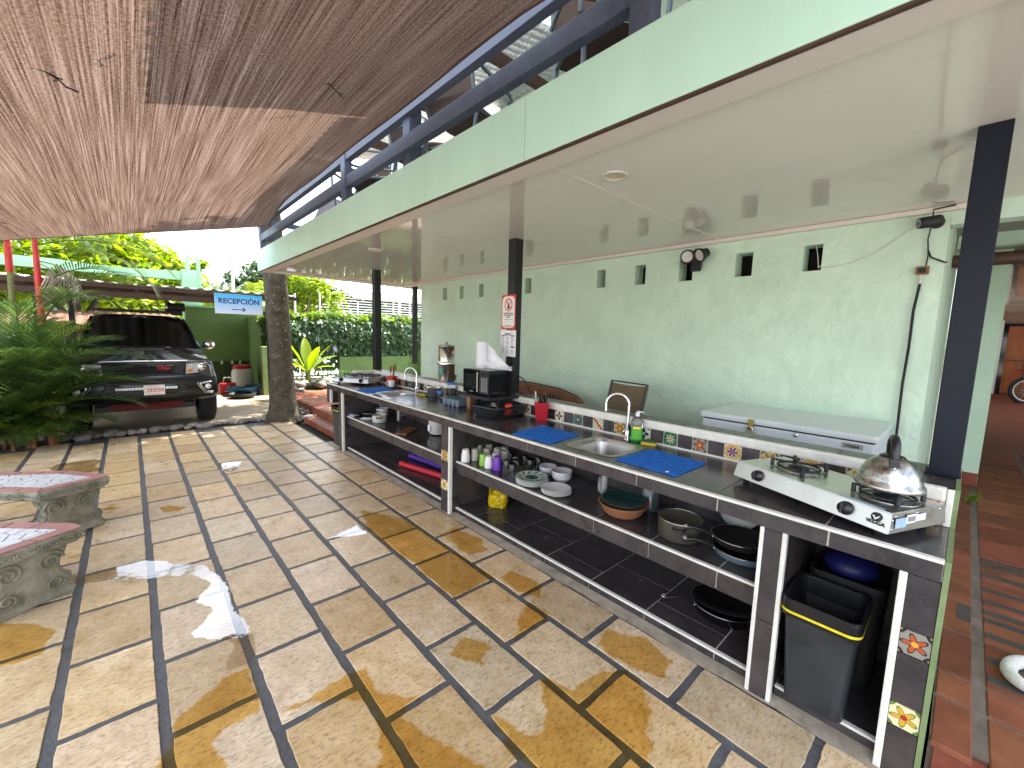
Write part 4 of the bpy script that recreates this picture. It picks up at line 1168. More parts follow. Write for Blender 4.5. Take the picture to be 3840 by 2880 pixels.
# logo and stickers on the near stove
K = T3(0.635, 0.0085, 0.03+0.042, rx=PI/2-R(12.8))
lg = MB().lathe([(0.0,0.0012),(0.017,0.0012),(0.017,0.0)], 24, M=T3(0.652, 0.0080, 0.03+0.050, rx=PI/2-R(12.8))).build('logo', M['ink'], st, False)
MB().prism([(-0.013,0.004),(-0.006,0.004),(-0.001,-0.004),(0.013,0.008),(0.011,0.001),(-0.001,-0.012)], 0.0013, 0.0018, T3(0.652, 0.0080, 0.03+0.050, rx=PI/2-R(12.8))).build('logo_swoosh', M['white'], lg, False)
text('logo_text', 'VEGGA', 0.019, M['ink'], st, T3(0.652, 0.0035, 0.03+0.028, rx=PI/2-R(12.8)), 0.0006, bold=0.0004)
for (y0, y1, z0, z1, m_) in ((0.035,0.10,0.050,0.088,'bluesticker'),(0.10,0.155,0.062,0.096,'paper'),(0.155,0.215,0.066,0.092,'paper')):
    if m_ == 'bluesticker': M[m_] = mat('blue_sticker', (0.35,0.50,0.62), 0.5, var=0.3, vs=50)
    MB().box(0.7003, y0, z0, 0.7012, y1, z1).build('sticker', M[m_], st, False)
for k in range(8):
    MB().box(0.7014, 0.106+k*0.006, 0.068, 0.7018, 0.109+k*0.006, 0.088).build('barcode_bar', M['ink'], st, False)
MB().box(0.50, 0.026, 0.1092, 0.66, 0.045, 0.1100, M=None).build('sticker', M['bluesticker'], st, False)
for (y, z) in ((0.03,0.099),(0.16,0.099),(0.30,0.099),(0.012,0.05),(0.016,0.085)):
    MB().ball((0.7005, y, z), 0.0035, n=8, m=5).build('rivet', M['chrome'], st, False)
# kettle
BK = Matrix.Translation((2.321, 0.776, ZT)) @ Matrix.Rotation(rzN, 4, 'Z')
kp = BK @ Vector((0.577, 0.36*0.56, 0.03+0.078+0.042))
t = thing('kettle', 'dented steel dome kettle with black handle on the near stove', 'kettle', kp, rz=R(12))
MB().lathe([(0.0,0.002),(0.095,0.002),(0.110,0.006),(0.114,0.013),(0.112,0.022),(0.104,0.032),(0.100,0.045),(0.094,0.07),(0.082,0.095),(0.064,0.115),(0.046,0.127),(0.040,0.130)], 40).build('body', M['oldsteel'], t, False)
MB().lathe([(0.042,0.129),(0.041,0.134),(0.030,0.139),(0.0,0.141)], 28).build('lid', M['blackplastic'], t, False)
hp = []
for k in range(13):
    a = PI*k/12
    hp.append((0.058*math.cos(a)*1.0, 0, 0.125+0.085*math.sin(a)**0.75))
hb = MB()
pr_ = []
for (x, y, z) in hp: pr_.append((x, y, z))
for side in (-1, 1):
    q = [(x, side*0.010, z) for (x, y, z) in pr_]
hb.tube(pr_, [0.013,0.015,0.016,0.016,0.015,0.014,0.014,0.014,0.015,0.016,0.016,0.015,0.013], 10)
hb.box(0.048,-0.017,0.085,0.076,0.017,0.135,M=T3(0,0,0,ry=0), bev=0.006); hb.box(-0.076,-0.017,0.085,-0.048,0.017,0.135, bev=0.006)
hb.build('handle', M['blackplastic'], t, False)
for s_ in (-1, 1): MB().ball((s_*0.077, 0, 0.10), 0.004, n=8, m=5).build('rivet', M['chrome'], t, False)
MB().tube([(0.085,0,0.075),(0.115,0,0.10),(0.128,0,0.115)], [0.02,0.014,0.012], 12).build('spout', M['oldsteel'], t, False)
# far stove
rzF = rot_frame(2.071, 5.932, 2.351, 5.452)
stove((2.075, 5.94, ZT), rzF, 0.56, 0.37, 0.06, 'pale two-burner gas stove at the far end of the counter', glass=True)

# far utensil holder, mug, tray
def square_pot(x, y, z, b, tpx, h, m, name, label, rz):
    t = thing(name, label, 'holder', (x, y, z), rz, 'red utensil holders')
    mb = MB()
    o_, i_ = [(-b,-b),(b,-b),(b,b),(-b,b)], 0.92
    def ring(s, z): return [Vector((px*s, py*s, z)) for px, py in o_]
    rr_ = [ring(1, 0.001), ring(1.06, 0.02), ring(tpx/b, h), ring(tpx/b*i_, h), ring(1*i_, 0.01)]
    for a in range(4):
        mb.add(rr_[a]+rr_[a+1], [(i, (i+1) % 4, (i+1) % 4+4, i+4) for i in range(4)])
    mb.add(rr_[0], [(3,2,1,0)]); mb.add(rr_[4], [(0,1,2,3)])
    bm = bmesh.new(); 
    mb.build('pot', m, t, False)
    return t
t = square_pot(2.62, 5.30, ZT, 0.042, 0.052, 0.135, M['red'], 'utensil_holder', 'red utensil holder with wooden spoons by the far stove', R(30))
for k, (dx, dy, L, r) in enumerate(((0.00,0.01,0.26,0.010),(0.012,-0.02,0.27,0.012),(0.03,-0.03,0.29,0.012),(-0.04,0.03,0.20,0.007),(-0.025,0.035,0.19,0.006))):
    sp = MB().tube([(dx*0.3, dy*0.3, 0.02),(dx, dy, L*0.75)], r*0.6, 8)
    if k < 3: sp.ball((dx*1.25, dy*1.25, L*0.75+0.035), 0.024, 0.010, 0.045, M=None)
    sp.build('wooden_spoon', M['spoonwood'], t, False)
t = thing('white_mug', 'white mug on a black tray beside the far red holder', 'mug', (2.545, 5.15, ZT+0.010))
MB().lathe([(0.0,0.001),(0.036,0.001),(0.040,0.006),(0.041,0.085),(0.037,0.085),(0.036,0.01),(0.0,0.008)], 22).build('cup', M['white'], t, False)
MB().tube([(-0.038*math.cos(0.6)-0.028*math.sin(a), 0.03+0.0, 0.043+0.028*math.cos(a)) for a in [PI*k/8 for k in range(9)]], 0.006, 8).build('handle', M['white'], t, False)
tag(MB().box(2.46, 5.04, ZT+0.0005, 2.64, 5.24, ZT+0.010, bev=0.004).build('black_tray', M['matteblack']), 'flat black tray under the white mug by the far sink', 'tray')

# grey pot, blue-lidded containers, water filter
t = thing('grey_stock_pot', 'small dark grey pot against the backsplash beside the water filter', 'pot', (2.60, 4.18, ZT))
MB().lathe([(0.0,0.001),(0.078,0.001),(0.082,0.01),(0.082,0.10),(0.086,0.104),(0.079,0.104),(0.077,0.012),(0.0,0.008)], 28).build('body', mat('grey_enamel', (0.09,0.095,0.10), 0.35), t, False)
MB().lathe([(0.0,0.122),(0.05,0.118),(0.084,0.106),(0.086,0.104)], 28).build('lid', M['steel'], t, False)
def container(x, y, r, h, fill, label, dark=False):
    t = thing('lidded_container', label, 'container', (x, y, ZT), group='blue-lidded containers')
    MB().lathe([(0.0,0.001),(r*0.9,0.001),(r*0.94,0.006),(r,h*0.92),(r,h)], 24).build('jar', M['clear'], t, False)
    MB().lathe([(0.0,0.004),(r*0.88,0.004),(r*0.94,fill),(0.0,fill+0.003)], 24).build('contents', M['coffee'] if dark else M['bluegrey'], t, False)
    MB().lathe([(r*1.06,h-0.014),(r*1.07,h+0.004),(r*0.98,h+0.008),(0.0,h+0.007)], 24).build('lid', M['bluelid'], t, False)
M['coffee'] = mat('ground_coffee', (0.10,0.075,0.055), 0.9, var=0.3, vs=40)
M['bluegrey'] = mat('blue_grey_contents', (0.16,0.20,0.27), 0.6)
container(2.585, 4.02, 0.036, 0.075, 0.05, 'short blue-lidded container in front of the grey pot')
container(2.63, 3.86, 0.050, 0.185, 0.13, 'tall blue-lidded container half full of dark powder beside the water filter', True)
t = thing('water_filter', 'polished steel two-tier gravity water filter on the ledge', 'water filter', (2.79, 4.21, 1.0285))
MB().lathe([(0.0,0.0),(0.096,0.0),(0.100,0.006),(0.100,0.195),(0.103,0.20)], 40).build('lower_chamber', M['polish'] if 'polish' in M else M.setdefault('polish', mat('polished_steel', (0.82,0.78,0.66), 0.22, 1.0)), t, False)
MB().lathe([(0.103,0.20),(0.107,0.205),(0.108,0.235),(0.104,0.245),(0.100,0.25)], 40).build('collar', M['chrome'], t, False)
MB().lathe([(0.100,0.25),(0.100,0.425),(0.104,0.428),(0.104,0.434)], 40).build('upper_chamber', M['polish'], t, False)
ld = MB().lathe([(0.104,0.434),(0.09,0.446),(0.0,0.452)], 40).build('lid', M['steel'], t, False)
MB().lathe([(0.006,0.45),(0.006,0.462),(0.014,0.468),(0.014,0.474),(0.0,0.476)], 14).build('lid_knob', M['blackplastic'], ld, False)
tp = MB().tube([(0.02,-0.098,0.06),(0.035,-0.135,0.06)], 0.010, 10); tp.tube([(0.035,-0.135,0.07),(0.035,-0.14,0.03)], 0.011, 10); tp.ball((0.037,-0.136,0.082), 0.016, n=10, m=6)
tp.build('tap', M['blackplastic'], t, False)
def curved_label(t, r, a0, a1, z0, z1, m, nm):
    MB().grid([[(r*math.cos(a), r*math.sin(a), z) for a in [a0+(a1-a0)*k/6 for k in range(7)]] for z in (z0, z1)]).build(nm, m, t, False)
av = math.atan2(-4.21, -2.79)
curved_label(t, 0.1012, av+0.65, av+0.98, 0.33, 0.385, M['signred'], 'red_sticker'); curved_label(t, 0.1016, av+0.70, av+0.93, 0.34, 0.375, M['paper'], 'sticker_centre')
curved_label(t, 0.1012, av-1.05, av-0.45, 0.10, 0.17, mat('teal_sticker', (0.03,0.30,0.22), 0.4), 'teal_sticker')

# cutlery tray
t = thing('cutlery_tray', 'grey-blue plastic cutlery tray with four bins, empty', 'cutlery tray', (2.50, 3.52, ZT), rz=R(2))
tw, tl_ = 0.13, 0.155
MB().box(-tw,-tl_,0.062,tw,-tl_+0.012,0.074,bev=0.003).build('rim', M['trayblue'], t, False)
MB().box(-tw,tl_-0.012,0.062,tw,tl_,0.074,bev=0.003).build('rim', M['trayblue'], t, False)
MB().box(-tw,-tl_+0.0125,0.062,-tw+0.014,tl_-0.0125,0.074,bev=0.003).build('rim', M['trayblue'], t, False)
MB().box(tw-0.014,-tl_+0.0125,0.062,tw,tl_-0.0125,0.074,bev=0.003).build('rim', M['trayblue'], t, False)
for k in range(4):
    y0 = -tl_+0.012+k*(2*tl_-0.024)/4; y1 = y0+(2*tl_-0.024)/4-0.004; yc = (y0+y1)/2; ry = (y1-y0)/2
    rows = []
    for x in (-tw+0.012, tw-0.012):
        rows.append([(x, yc-ry*math.cos(a), 0.066-0.064*min(1, math.sin(a)*1.15)) for a in [PI*q/12 for q in range(13)]])
    mb = MB().grid(rows)
    for r_ in rows: mb.add(r_, [tuple(range(13))])
    mb.build('bin', M['trayblue'], t, False)
    MB().box(-tw+0.0145, y1-0.001, 0.060, tw-0.0145, y1+0.005, 0.071).build('divider', M['trayblue'], t, False)

# microwave on its stand
t = thing('microwave_stand', 'dark board on wooden blocks under the microwave', 'stand', (2.56, 3.08, ZT))
MB().box(-0.23,-0.25,0.145,0.14,0.27,0.170,bev=0.004).build('board', M['matteblack'], t, False)
MB().box(-0.12,0.18,0.0008,-0.07,0.235,0.144).build('block', M['spoonwood'], t, False); MB().box(-0.12,-0.22,0.0008,-0.07,-0.17,0.144).build('block', M['matteblack'], t, False)
MB().box(0.05,-0.2,0.0012,0.10,0.22,0.144).build('block', M['matteblack'], t, False)
t = thing('microwave', 'black countertop microwave on a raised board', 'microwave', (2.52, 3.085, ZT+0.1705))
MB().box(-0.135,-0.185,0.012,0.135,0.195,0.238,bev=0.006).build('case', M['gloss'], t, False)
for (x,y) in ((-.11,-.16),(.11,-.16),(-.11,.17),(.11,.17)): MB().lathe([(0,0),(0.012,0),(0.012,0.0135)], 10, (x,y,0)).build('foot', M['rubber'], t, False)
dd = MB().box(-0.152,-0.068,0.016,-0.136,0.195,0.234,bev=0.004).build('door', M['gloss'], t, False)
MB().box(-0.1535,-0.02,0.055,-0.1522,0.165,0.195).build('window', M['ovenglass'] if 'ovenglass' in M else M.setdefault('ovenglass', mat('oven_glass', (0.02,0.022,0.024), 0.12, var=0.4, vs=30)), dd, False)
MB().box(-0.1725,-0.052,0.03,-0.165,-0.042,0.22,bev=0.003).build('handle', M['steel'], dd, False)
for z in (0.05, 0.20): MB().tube([(-0.153,-0.047,z),(-0.167,-0.047,z)], 0.004, 8).build('handle_post', M['steel'], dd, False)
pn = MB().box(-0.151,-0.185,0.016,-0.136,-0.071,0.234,bev=0.003).build('control_panel', M['blackplastic'], t, False)
for r_ in range(7):
    for c_ in range(3):
        MB().box(-0.1518,-0.172+c_*0.033,0.04+r_*0.019,-0.1511,-0.150+c_*0.033,0.051+r_*0.019).build('button', M['greyink'], pn, False)
MB().box(-0.1518,-0.172,0.185,-0.1511,-0.086,0.218).build('display', M['ovenglass'], pn, False)
MB().box(-0.1535,0.035,0.026,-0.1522,0.09,0.034).build('brand_mark', M['greyink'], dd, False)
cb = MB().tube([(0.13,-0.12,0.20),(0.18,-0.17,0.21),(0.24,-0.24,0.15),(0.27,-0.29,0.05),(0.29,-0.31,-0.02),(0.26,-0.22,0.00),(0.17,-0.12,0.03)], 0.006, 8).build('power_cord', M['rubber'], t, False)
t = thing('paper_towel_roll', 'white paper towel roll with a sheet pulled loose on top of the microwave', 'paper towel', (2.52, 3.19, ZT+0.4090))
MB().lathe([(0.018,0.001),(0.052,0.001),(0.053,0.004),(0.053,0.252),(0.052,0.256),(0.018,0.256),(0.018,0.001)], 28).build('roll', M['paper'], t, False)
MB().lathe([(0.0,0.0),(0.07,0.0),(0.07,0.0009),(0.0,0.0009)], 24).build('base', M['steel'], t, False)
# loose sheet: fan falling from the roll's top edge to the microwave's far corner
rows = []
for j in range(15):
    v = j/14
    row = []
    for i in range(9):
        u = i/8
        y = -0.03-0.30*v
        hh = 0.235*(1-v)**0.85+0.008
        z = hh*u + 0.004 - (0.02 if v > 0.85 else 0)*(v-0.85)*6*u
        x = 0.035-0.03*v+0.05*math.sin(PI*u)*(0.3+v)+0.018*noise.noise((u*3, v*5, 1))+0.06*u*v
        row.append((x, y, z))
    rows.append(row)
MB().grid(rows).build('loose_sheet', M['paper'], t, False)
rows = []
for j in range(9):
    v = j/8
    rows.append([(0.02+0.10*v+0.02*math.sin(6*u+v*3), -0.05-0.26*v+0.02*u, 0.003+0.07*math.sin(PI*u)*(1-0.55*v)) for u in [i/8 for i in range(9)]])
MB().grid(rows).build('loose_sheet', M['paper'], t, False)
# dish rack with cup and glass
t = thing('dish_rack', 'black plastic basket dish rack in front of the microwave', 'dish rack', (2.47, 2.84, ZT), rz=R(4))
def rrect(hx, hy, r, n=5):
    pts = []
    for (sx, sy, a0) in ((1,1,0),(-1,1,PI/2),(-1,-1,PI),(1,-1,1.5*PI)):
        for k in range(n+1):
            a = a0+PI/2*k/n
            pts.append((sx*(hx-r)+r*math.cos(a), sy*(hy-r)+r*math.sin(a)))
    return pts
a_ = rrect(0.205, 0.145, 0.06); b_ = rrect(0.225, 0.165, 0.06); n = len(a_)
mb = MB()
mb.add([(x,y,0.004) for x,y in a_]+[(x,y,0.03) for x,y in rrect(0.21,0.15,0.06)], [(i,(i+1)%n,(i+1)%n+n,i+n) for i in range(n)], True)
mb.add([(x,y,0.085) for x,y in rrect(0.22,0.16,0.06)]+[(x,y,0.108) for x,y in b_], [(i,(i+1)%n,(i+1)%n+n,i+n) for i in range(n)], True)
mb.add([(x,y,0.108) for x,y in b_]+[(x,y,0.108) for x,y in rrect(0.235,0.175,0.06)], [(i,(i+1)%n,(i+1)%n+n,i+n) for i in range(n)], True)
mb.add([(x,y,0.108) for x,y in rrect(0.235,0.175,0.06)]+[(x,y,0.100) for x,y in rrect(0.237,0.177,0.06)], [(i,(i+1)%n,(i+1)%n+n,i+n) for i in range(n)], True)
mb.add([(x,y,0.005) for x,y in a_], [tuple(range(n))])
mb.build('basket', M['blackplastic'], t, False)
bars = MB()
m1_, m2_ = rrect(0.21,0.15,0.06,4), rrect(0.22,0.16,0.06,4)
def along(poly, q):
    L = []; tot = 0
    for i in range(len(poly)):
        a, b = Vector(poly[i]), Vector(poly[(i+1) % len(poly)]); L.append((tot, a, b)); tot += (b-a).length
    d = q*tot
    for (s0, a, b) in reversed(L):
        if d >= s0:
            return a+(b-a)*((d-s0)/max(1e-6, (b-a).length))
for k in range(64):
    p, q = along(m1_, (k+0.5)/64), along(m2_, (k+0.5)/64)
    if p.x < -0.15: 
        # the rounded end is a plain wall
        bars.tube([(p.x,p.y,0.028),(q.x,q.y,0.087)], 0.012, 6)
    else: bars.tube([(p.x,p.y,0.028),(q.x,q.y,0.087)], 0.0042, 5)
o = bars.build('basket_bars', M['blackplastic'], t, False)
def cup(x, y, z, r, h, m, name, label, cat, group, inverted=True, handle=0, taper=0.85, rz=0):
    t = thing(name, label, cat, (x, y, z), rz, group)
    rt_, rb_ = (r*taper, r) if inverted else (r, r*taper)
    th = 0.003
    if inverted: MB().lathe([(rb_-th,0.002),(rb_,0.0005),(rb_,0.004),(rb_*0.98,h*0.5),(rt_,h*0.97),(rt_*0.93,h),(rt_*0.86,h-0.003),(0,h-0.003)], 22).build('cup_body', m, t, False)
    else: MB().lathe([(0,0.001),(rb_,0.001),(rb_*1.02,0.006),(rt_,h),(rt_-th,h),(rb_-th,0.008),(0,0.006)], 22).build('cup_body', m, t, False)
    if handle:
        MB().tube([(-(r*0.9+handle*math.sin(a)), 0, h*0.5+h*0.27*math.cos(a)) for a in [PI*k/8 for k in range(9)]], 0.0055, 8).build('handle', m, t, False)
    return t
cup(2.41, 2.86, ZT+0.006, 0.035, 0.125, M['glass'], 'tumbler', 'clear green-tinted tumbler upside down in the dish rack', 'glass', None)
cup(2.50, 2.76, ZT+0.006, 0.04, 0.11, M['redcup'] if 'redcup' in M else M.setdefault('redcup', mat('bright_red_mug', (0.72,0.03,0.02), 0.25)), 'red_mug', 'bright red mug upside down in the dish rack', 'mug', None, handle=0.025, rz=R(60))
# near red holder with black utensils
t = square_pot(2.625, 2.465, ZT, 0.046, 0.064, 0.165, M['red'], 'utensil_holder', 'red utensil holder with black kitchen tools in front of the wooden bench', R(42))
ut = MB().tube([(-0.02,0.03,0.02),(-0.035,0.06,0.26)], 0.009, 10); ut.build('steel_handle', M['steel'], t, False)
for (dx, dy, L, kind) in ((0.0,0.015,0.21,0),(0.02,-0.015,0.20,0),(0.035,-0.04,0.235,1),(0.01,-0.03,0.22,2),(-0.02,-0.01,0.19,0)):
    m_ = MB().tube([(dx*0.3,dy*0.3,0.02),(dx,dy,L*0.8)], 0.007, 8)
    if kind == 0: m_.ball((dx,dy,L*0.8+0.025), 0.028, 0.012, 0.036)
    elif kind == 2: m_.box(dx-0.03,dy-0.004,L*0.8,dx+0.03,dy+0.004,L*0.8+0.06,bev=0.003)
    else:
        for q in range(5): m_.tube([(dx,dy,L*0.8),(dx+0.004*(q-2)*2,dy-0.012,L*0.8+0.03),(dx+0.004*(q-2)*3,dy-0.030,L*0.8+0.025+0.006*q)], 0.004, 6)
    m_.build('utensil', M['blackplastic'], t, False)
# ------------------------------------------------------------------ things on the shelves
ZS, ZL = 0.4808, 0.0538
M['beigecup'] = mat('beige_plastic', (0.50,0.47,0.40), 0.4, var=0.1, vs=10)
G = 'cups upside down on the shelf'
def dcup(x, y, m, label, r=0.036, h=0.105, handle=0, taper=0.72, rz=0, cat='cup', nm='drinking_cup'):
    return cup(x, y, ZS, r, h, m, nm, label, cat, G, True, handle, taper, rz)
dcup(2.145, 2.918, M['white'], 'white plastic cup upside down at the front of the shelf next to the middle pier', 0.040, 0.115)
dcup(2.235, 2.90, M['beigecup'], 'beige mug with handle just behind the front white cup', 0.036, 0.105, 0.02, 0.85, R(75), 'mug', 'mug')
dcup(2.20, 2.735, M['lime'], 'lime green cup standing upside down', 0.035, 0.105, 0, 0.9)
dcup(2.195, 2.655, M['white'], 'speckled white cup between the lime green and the purple cup', 0.037, 0.105)
dcup(2.215, 2.566, M['purple'], 'purple plastic cup upside down', 0.040, 0.12, 0, 0.72)
for k, (x, y, lab) in enumerate(((2.36,3.0,'beige cup in the back row nearest the middle pier'),(2.44,2.95,'grey mug in the back row behind the lime green cup'),(2.35,2.87,'grey cup behind the beige mug'),(2.43,2.82,'beige mug deep in the shelf behind the purple cup'),(2.31,2.70,'white mug right behind the speckled white cup'),(2.42,2.70,'grey mug in shadow behind the white mug'),(2.50,2.80,'grey mug farthest back on the cup shelf'))):
    dcup(x, y, M['beigecup'] if k != 4 else M['white'], lab, 0.036, 0.10, 0.018 if k % 2 else 0, 0.85, R(70+k*15), 'mug', 'mug')
M['darkglass'] = mat('smoky_glass', (0.35,0.42,0.40), 0.05, trans=0.95)
for k, (x, y, m_, lab) in enumerate(((2.228,2.459,M['darkglass'],'ribbed dark tumbler right of the purple cup'),(2.205,2.365,M['glass'],'ribbed clear tumbler nearest the patterned plates'),(2.30,2.42,M['glass'],'clear tumbler behind the two ribbed ones'),(2.37,2.50,M['darkglass'],'smoky tumbler in the second row of glasses'),(2.44,2.46,M['amberglass'],'amber tumbler at the back of the glasses'),(2.40,2.36,M['glass'],'clear tumbler beside the amber one'),(2.50,2.36,M['glass'],'clear tumbler farthest back beside the bowls'))):
    cup(x, y, ZS, 0.036, 0.11, m_, 'tumbler', lab, 'glass', 'tumblers upside down on the shelf', True, 0, 0.85)
# plates and bowls
def plate_prof(r): return [(0,0.001),(r*0.55,0.001),(r*0.6,0.004),(r*0.93,0.014),(r,0.0175),(r*0.995,0.0195),(r*0.92,0.0165),(r*0.62,0.0075),(0,0.006)]
def plate_stack(x, y, r, n, m, name, label, group, dz=0.0085, m_top=None):
    for k in range(n):
        t = thing(name, label[0] if k < n-1 else label[1], 'plate', (x+rs.uniform(-.003,.003), y+rs.uniform(-.003,.003), ZS+k*dz), rs.uniform(0, 3), group)
        MB().lathe(plate_prof(r), 44).build('rim_and_well', m_top if (m_top and k == n-1) else m, t, False)
def pattern_plate_mat():
    m, n, l, b = new_mat('patterned_plate')
    tc = n.new('ShaderNodeTexCoord'); sp = n.new('ShaderNodeSeparateXYZ'); l.new(tc.outputs['Object'], sp.inputs[0])
    y = math_node(n, l, 'DIVIDE', sp.outputs['X'], 0.125); z = math_node(n, l, 'DIVIDE', sp.outputs['Y'], 0.125)
    r = math_node(n, l, 'SQRT', math_node(n, l, 'ADD', math_node(n, l, 'MULTIPLY', y, y), math_node(n, l, 'MULTIPLY', z, z)))
    th = math_node(n, l, 'ARCTAN2', z, y)
    c = mix_node(n, l, math_node(n, l, 'LESS_THAN', r, 0.42), (0.72,0.76,0.74), (0.02,0.22,0.20))
    pet = math_node(n, l, 'LESS_THAN', r, math_node(n, l, 'MULTIPLY_ADD', math_node(n, l, 'COSINE', math_node(n, l, 'MULTIPLY', th, 8.0)), 0.10, 0.22))
    c = mix_node(n, l, pet, c, (0.05,0.10,0.05))
    band = math_node(n, l, 'MULTIPLY', math_node(n, l, 'GREATER_THAN', r, 0.56), math_node(n, l, 'LESS_THAN', r, 0.86))
    lv = math_node(n, l, 'GREATER_THAN', math_node(n, l, 'SINE', math_node(n, l, 'MULTIPLY_ADD', th, 11.0, math_node(n, l, 'MULTIPLY', r, 9.0))), -0.1)
    lv2 = math_node(n, l, 'GREATER_THAN', math_node(n, l, 'SINE', math_node(n, l, 'MULTIPLY_ADD', th, 22.0, 2.0)), 0.5)
    cc = mix_node(n, l, lv2, (0.30,0.32,0.05), (0.04,0.09,0.03))
    c = mix_node(n, l, math_node(n, l, 'MULTIPLY', band, lv), c, cc)
    c = mix_node(n, l, math_node(n, l, 'GREATER_THAN', r, 0.93), c, (0.05,0.25,0.28))
    l.new(c, b.inputs['Base Color']); b.inputs['Roughness'].default_value = 0.15
    return m
plate_stack(2.215, 2.155, 0.125, 6, M['white'], 'patterned_plate', ('blue-rimmed plate lower in the stack topped by a patterned plate', 'green and teal patterned plate on top of its stack'), 'patterned plates in a stack', 0.009, pattern_plate_mat())
plate_stack(2.21, 1.905, 0.110, 4, M['white'], 'white_plate', ('white plate lower in the plain white stack', 'white plate on top of the plain white stack'), 'plain white plates in a stack', 0.009)
def bowl(x, y, z, r, label):
    t = thing('bowl', label, 'bowl', (x, y, z), 0, 'pale bowls in stacks')
    MB().lathe([(0,0.001),(r*0.45,0.001),(r*0.5,0.004),(r*0.85,0.032),(r,0.06),(r*0.97,0.06),(r*0.8,0.034),(r*0.45,0.008),(0,0.006)], 36).build('bowl_shell', M['bowl'] if 'bowl' in M else M.setdefault('bowl', mat('lilac_white_ceramic', (0.60,0.58,0.62), 0.25)), t, False)
for k in range(3): bowl(2.42, 2.035, ZS+k*0.018, 0.080, 'pale bowl low in the stack behind the plates' if k < 2 else 'pale bowl on top of the front bowl stack')
for k in range(2): bowl(2.46, 2.22, ZS+k*0.018, 0.072, 'pale bowl under another at the back' if k == 0 else 'pale bowl on top at the back behind the patterned plates')
# clay dish with dark lid, blender jar, pots, pans
t = thing('clay_dish', 'terracotta cooking dish covered by a dark green-rimmed plate', 'clay dish', (2.285, 1.40, ZS))
MB().lathe([(0,0.001),(0.10,0.001),(0.125,0.025),(0.15,0.075),(0.158,0.08),(0.150,0.082),(0.118,0.03),(0.09,0.012),(0,0.010)], 40).build('dish', M['clay'], t, False)
MB().lathe([(0,0.078),(0.10,0.079),(0.128,0.088),(0.142,0.097),(0.145,0.101),(0.138,0.101),(0.12,0.095),(0.09,0.087),(0,0.085)], 40).build('cover_plate', mat('dark_green_plate', (0.012,0.055,0.05), 0.2), t, False)
t = thing('blender_jar', 'smoky plastic blender jar upside down at the back of the shelf', 'jar', (2.50, 1.33, ZS), R(30))
MB().lathe([(0.066,0.001),(0.068,0.006),(0.060,0.16),(0.048,0.175),(0.0,0.176)], 24).build('jar', mat('smoky_jar', (0.16,0.19,0.21), 0.15, trans=0.5), t, False)
MB().tube([(-0.062,0,0.13),(-0.10,0,0.12),(-0.105,0,0.05),(-0.068,0,0.03)], 0.009, 8).build('handle', M['pipe'], t, False)
def pot(x, y, z, r, h, m, label, rz=0, lid=False, long_handle=False):
    t = thing('cooking_pot', label, 'pot', (x, y, z), rz, 'pots on the shelves')
    MB().lathe([(0,0.001),(r*0.9,0.001),(r*0.98,0.01),(r,h*0.9),(r*1.02,h),(r*0.97,h),(r*0.94,0.012),(0,0.008)], 36).build('body', m, t, False)
    MB().tube([(r*1.01*math.cos(a), r*1.01*math.sin(a), h) for a in [2*PI*k/36 for k in range(37)]], 0.003, 6, cap=False).build('rim', M['steel'], t, False)
    for s_ in (-1, 1): MB().tube([(s_*r*0.98,-0.03,h*0.78),(s_*(r+0.03),-0.025,h*0.80),(s_*(r+0.03),0.025,h*0.80),(s_*r*0.98,0.03,h*0.78)], 0.008, 8).build('handle', M['blackplastic'], t, False)
    if lid:
        MB().lathe([(r*1.01,h+0.002),(r*0.7,h+0.018),(0,h+0.024)], 30).build('lid', M['steel'], t, False)
    return t
M['olivepot'] = mat('olive_grey_enamel', (0.075,0.07,0.055), 0.35, var=0.15, vs=6)
pot(2.275, 1.02, ZS, 0.118, 0.115, M['olivepot'], 'dark olive cooking pot with steel rim on the middle shelf', R(25))
def pan(x, y, z, r, h, m, inner, label, ha, L=0.19, name='frying_pan', glasslid=False):
    t = thing(name, label, 'frying pan', (x, y, z), ha, 'pans on the shelves')
    MB().lathe([(0,0.001),(r*0.85,0.001),(r*0.9,0.006),(r,h)], 44).build('outer', m, t, False)
    MB().lathe([(r,h),(r*0.985,h+0.001),(r*0.88,0.008),(0,0.006)], 44).build('inner', inner, t, False)
    MB().tube([(r*1.0*math.cos(a), r*1.0*math.sin(a), h) for a in [2*PI*k/44 for k in range(45)]], 0.0022, 6, cap=False).build('rim', M['steel'], t, False)
    hd = MB().tube([(r*0.98,0,h*0.85),(r+0.04,0,h+0.01),(r+0.10,0,h+0.026),(r+L,0,h+0.018)], [0.009,0.008,0.010,0.012], 10).build('handle', M['blackplastic'], t, False)
    MB().tube([(r+L-0.012+0.012*math.cos(a), 0.012*math.sin(a), h+0.0315) for a in [2*PI*k/12 for k in range(13)]], 0.003, 6, cap=False).build('hanging_ring', M['chrome'], hd, False)
    for s_ in (-1,1): MB().ball((r*1.0, s_*0.010, h*0.75), 0.005, n=8, m=5).build('rivet', M['chrome'], t, False)
    return t
pan(2.44, 0.80, ZL, 0.175, 0.062, M['gloss'], M['gloss'], 'deep black frying pan with handle pointing to the front on the bottom shelf', R(138))
pan(2.33, 0.70, ZS, 0.145, 0.042, mat('blue_grey_pan', (0.15,0.21,0.25), 0.35), M['matteblack'], 'blue-grey frying pan on the middle shelf beside the narrow pier', R(130), 0.16)
pan(2.36, 0.73, ZS+0.045, 0.135, 0.04, M['matteblack'], M['matteblack'], 'black frying pan stacked in the blue-grey one', R(128), 0.15)
t = thing('pot_lid', 'grey pan lid leaning at the back of the middle shelf', 'lid', (2.57, 0.80, ZS+0.06), 0)
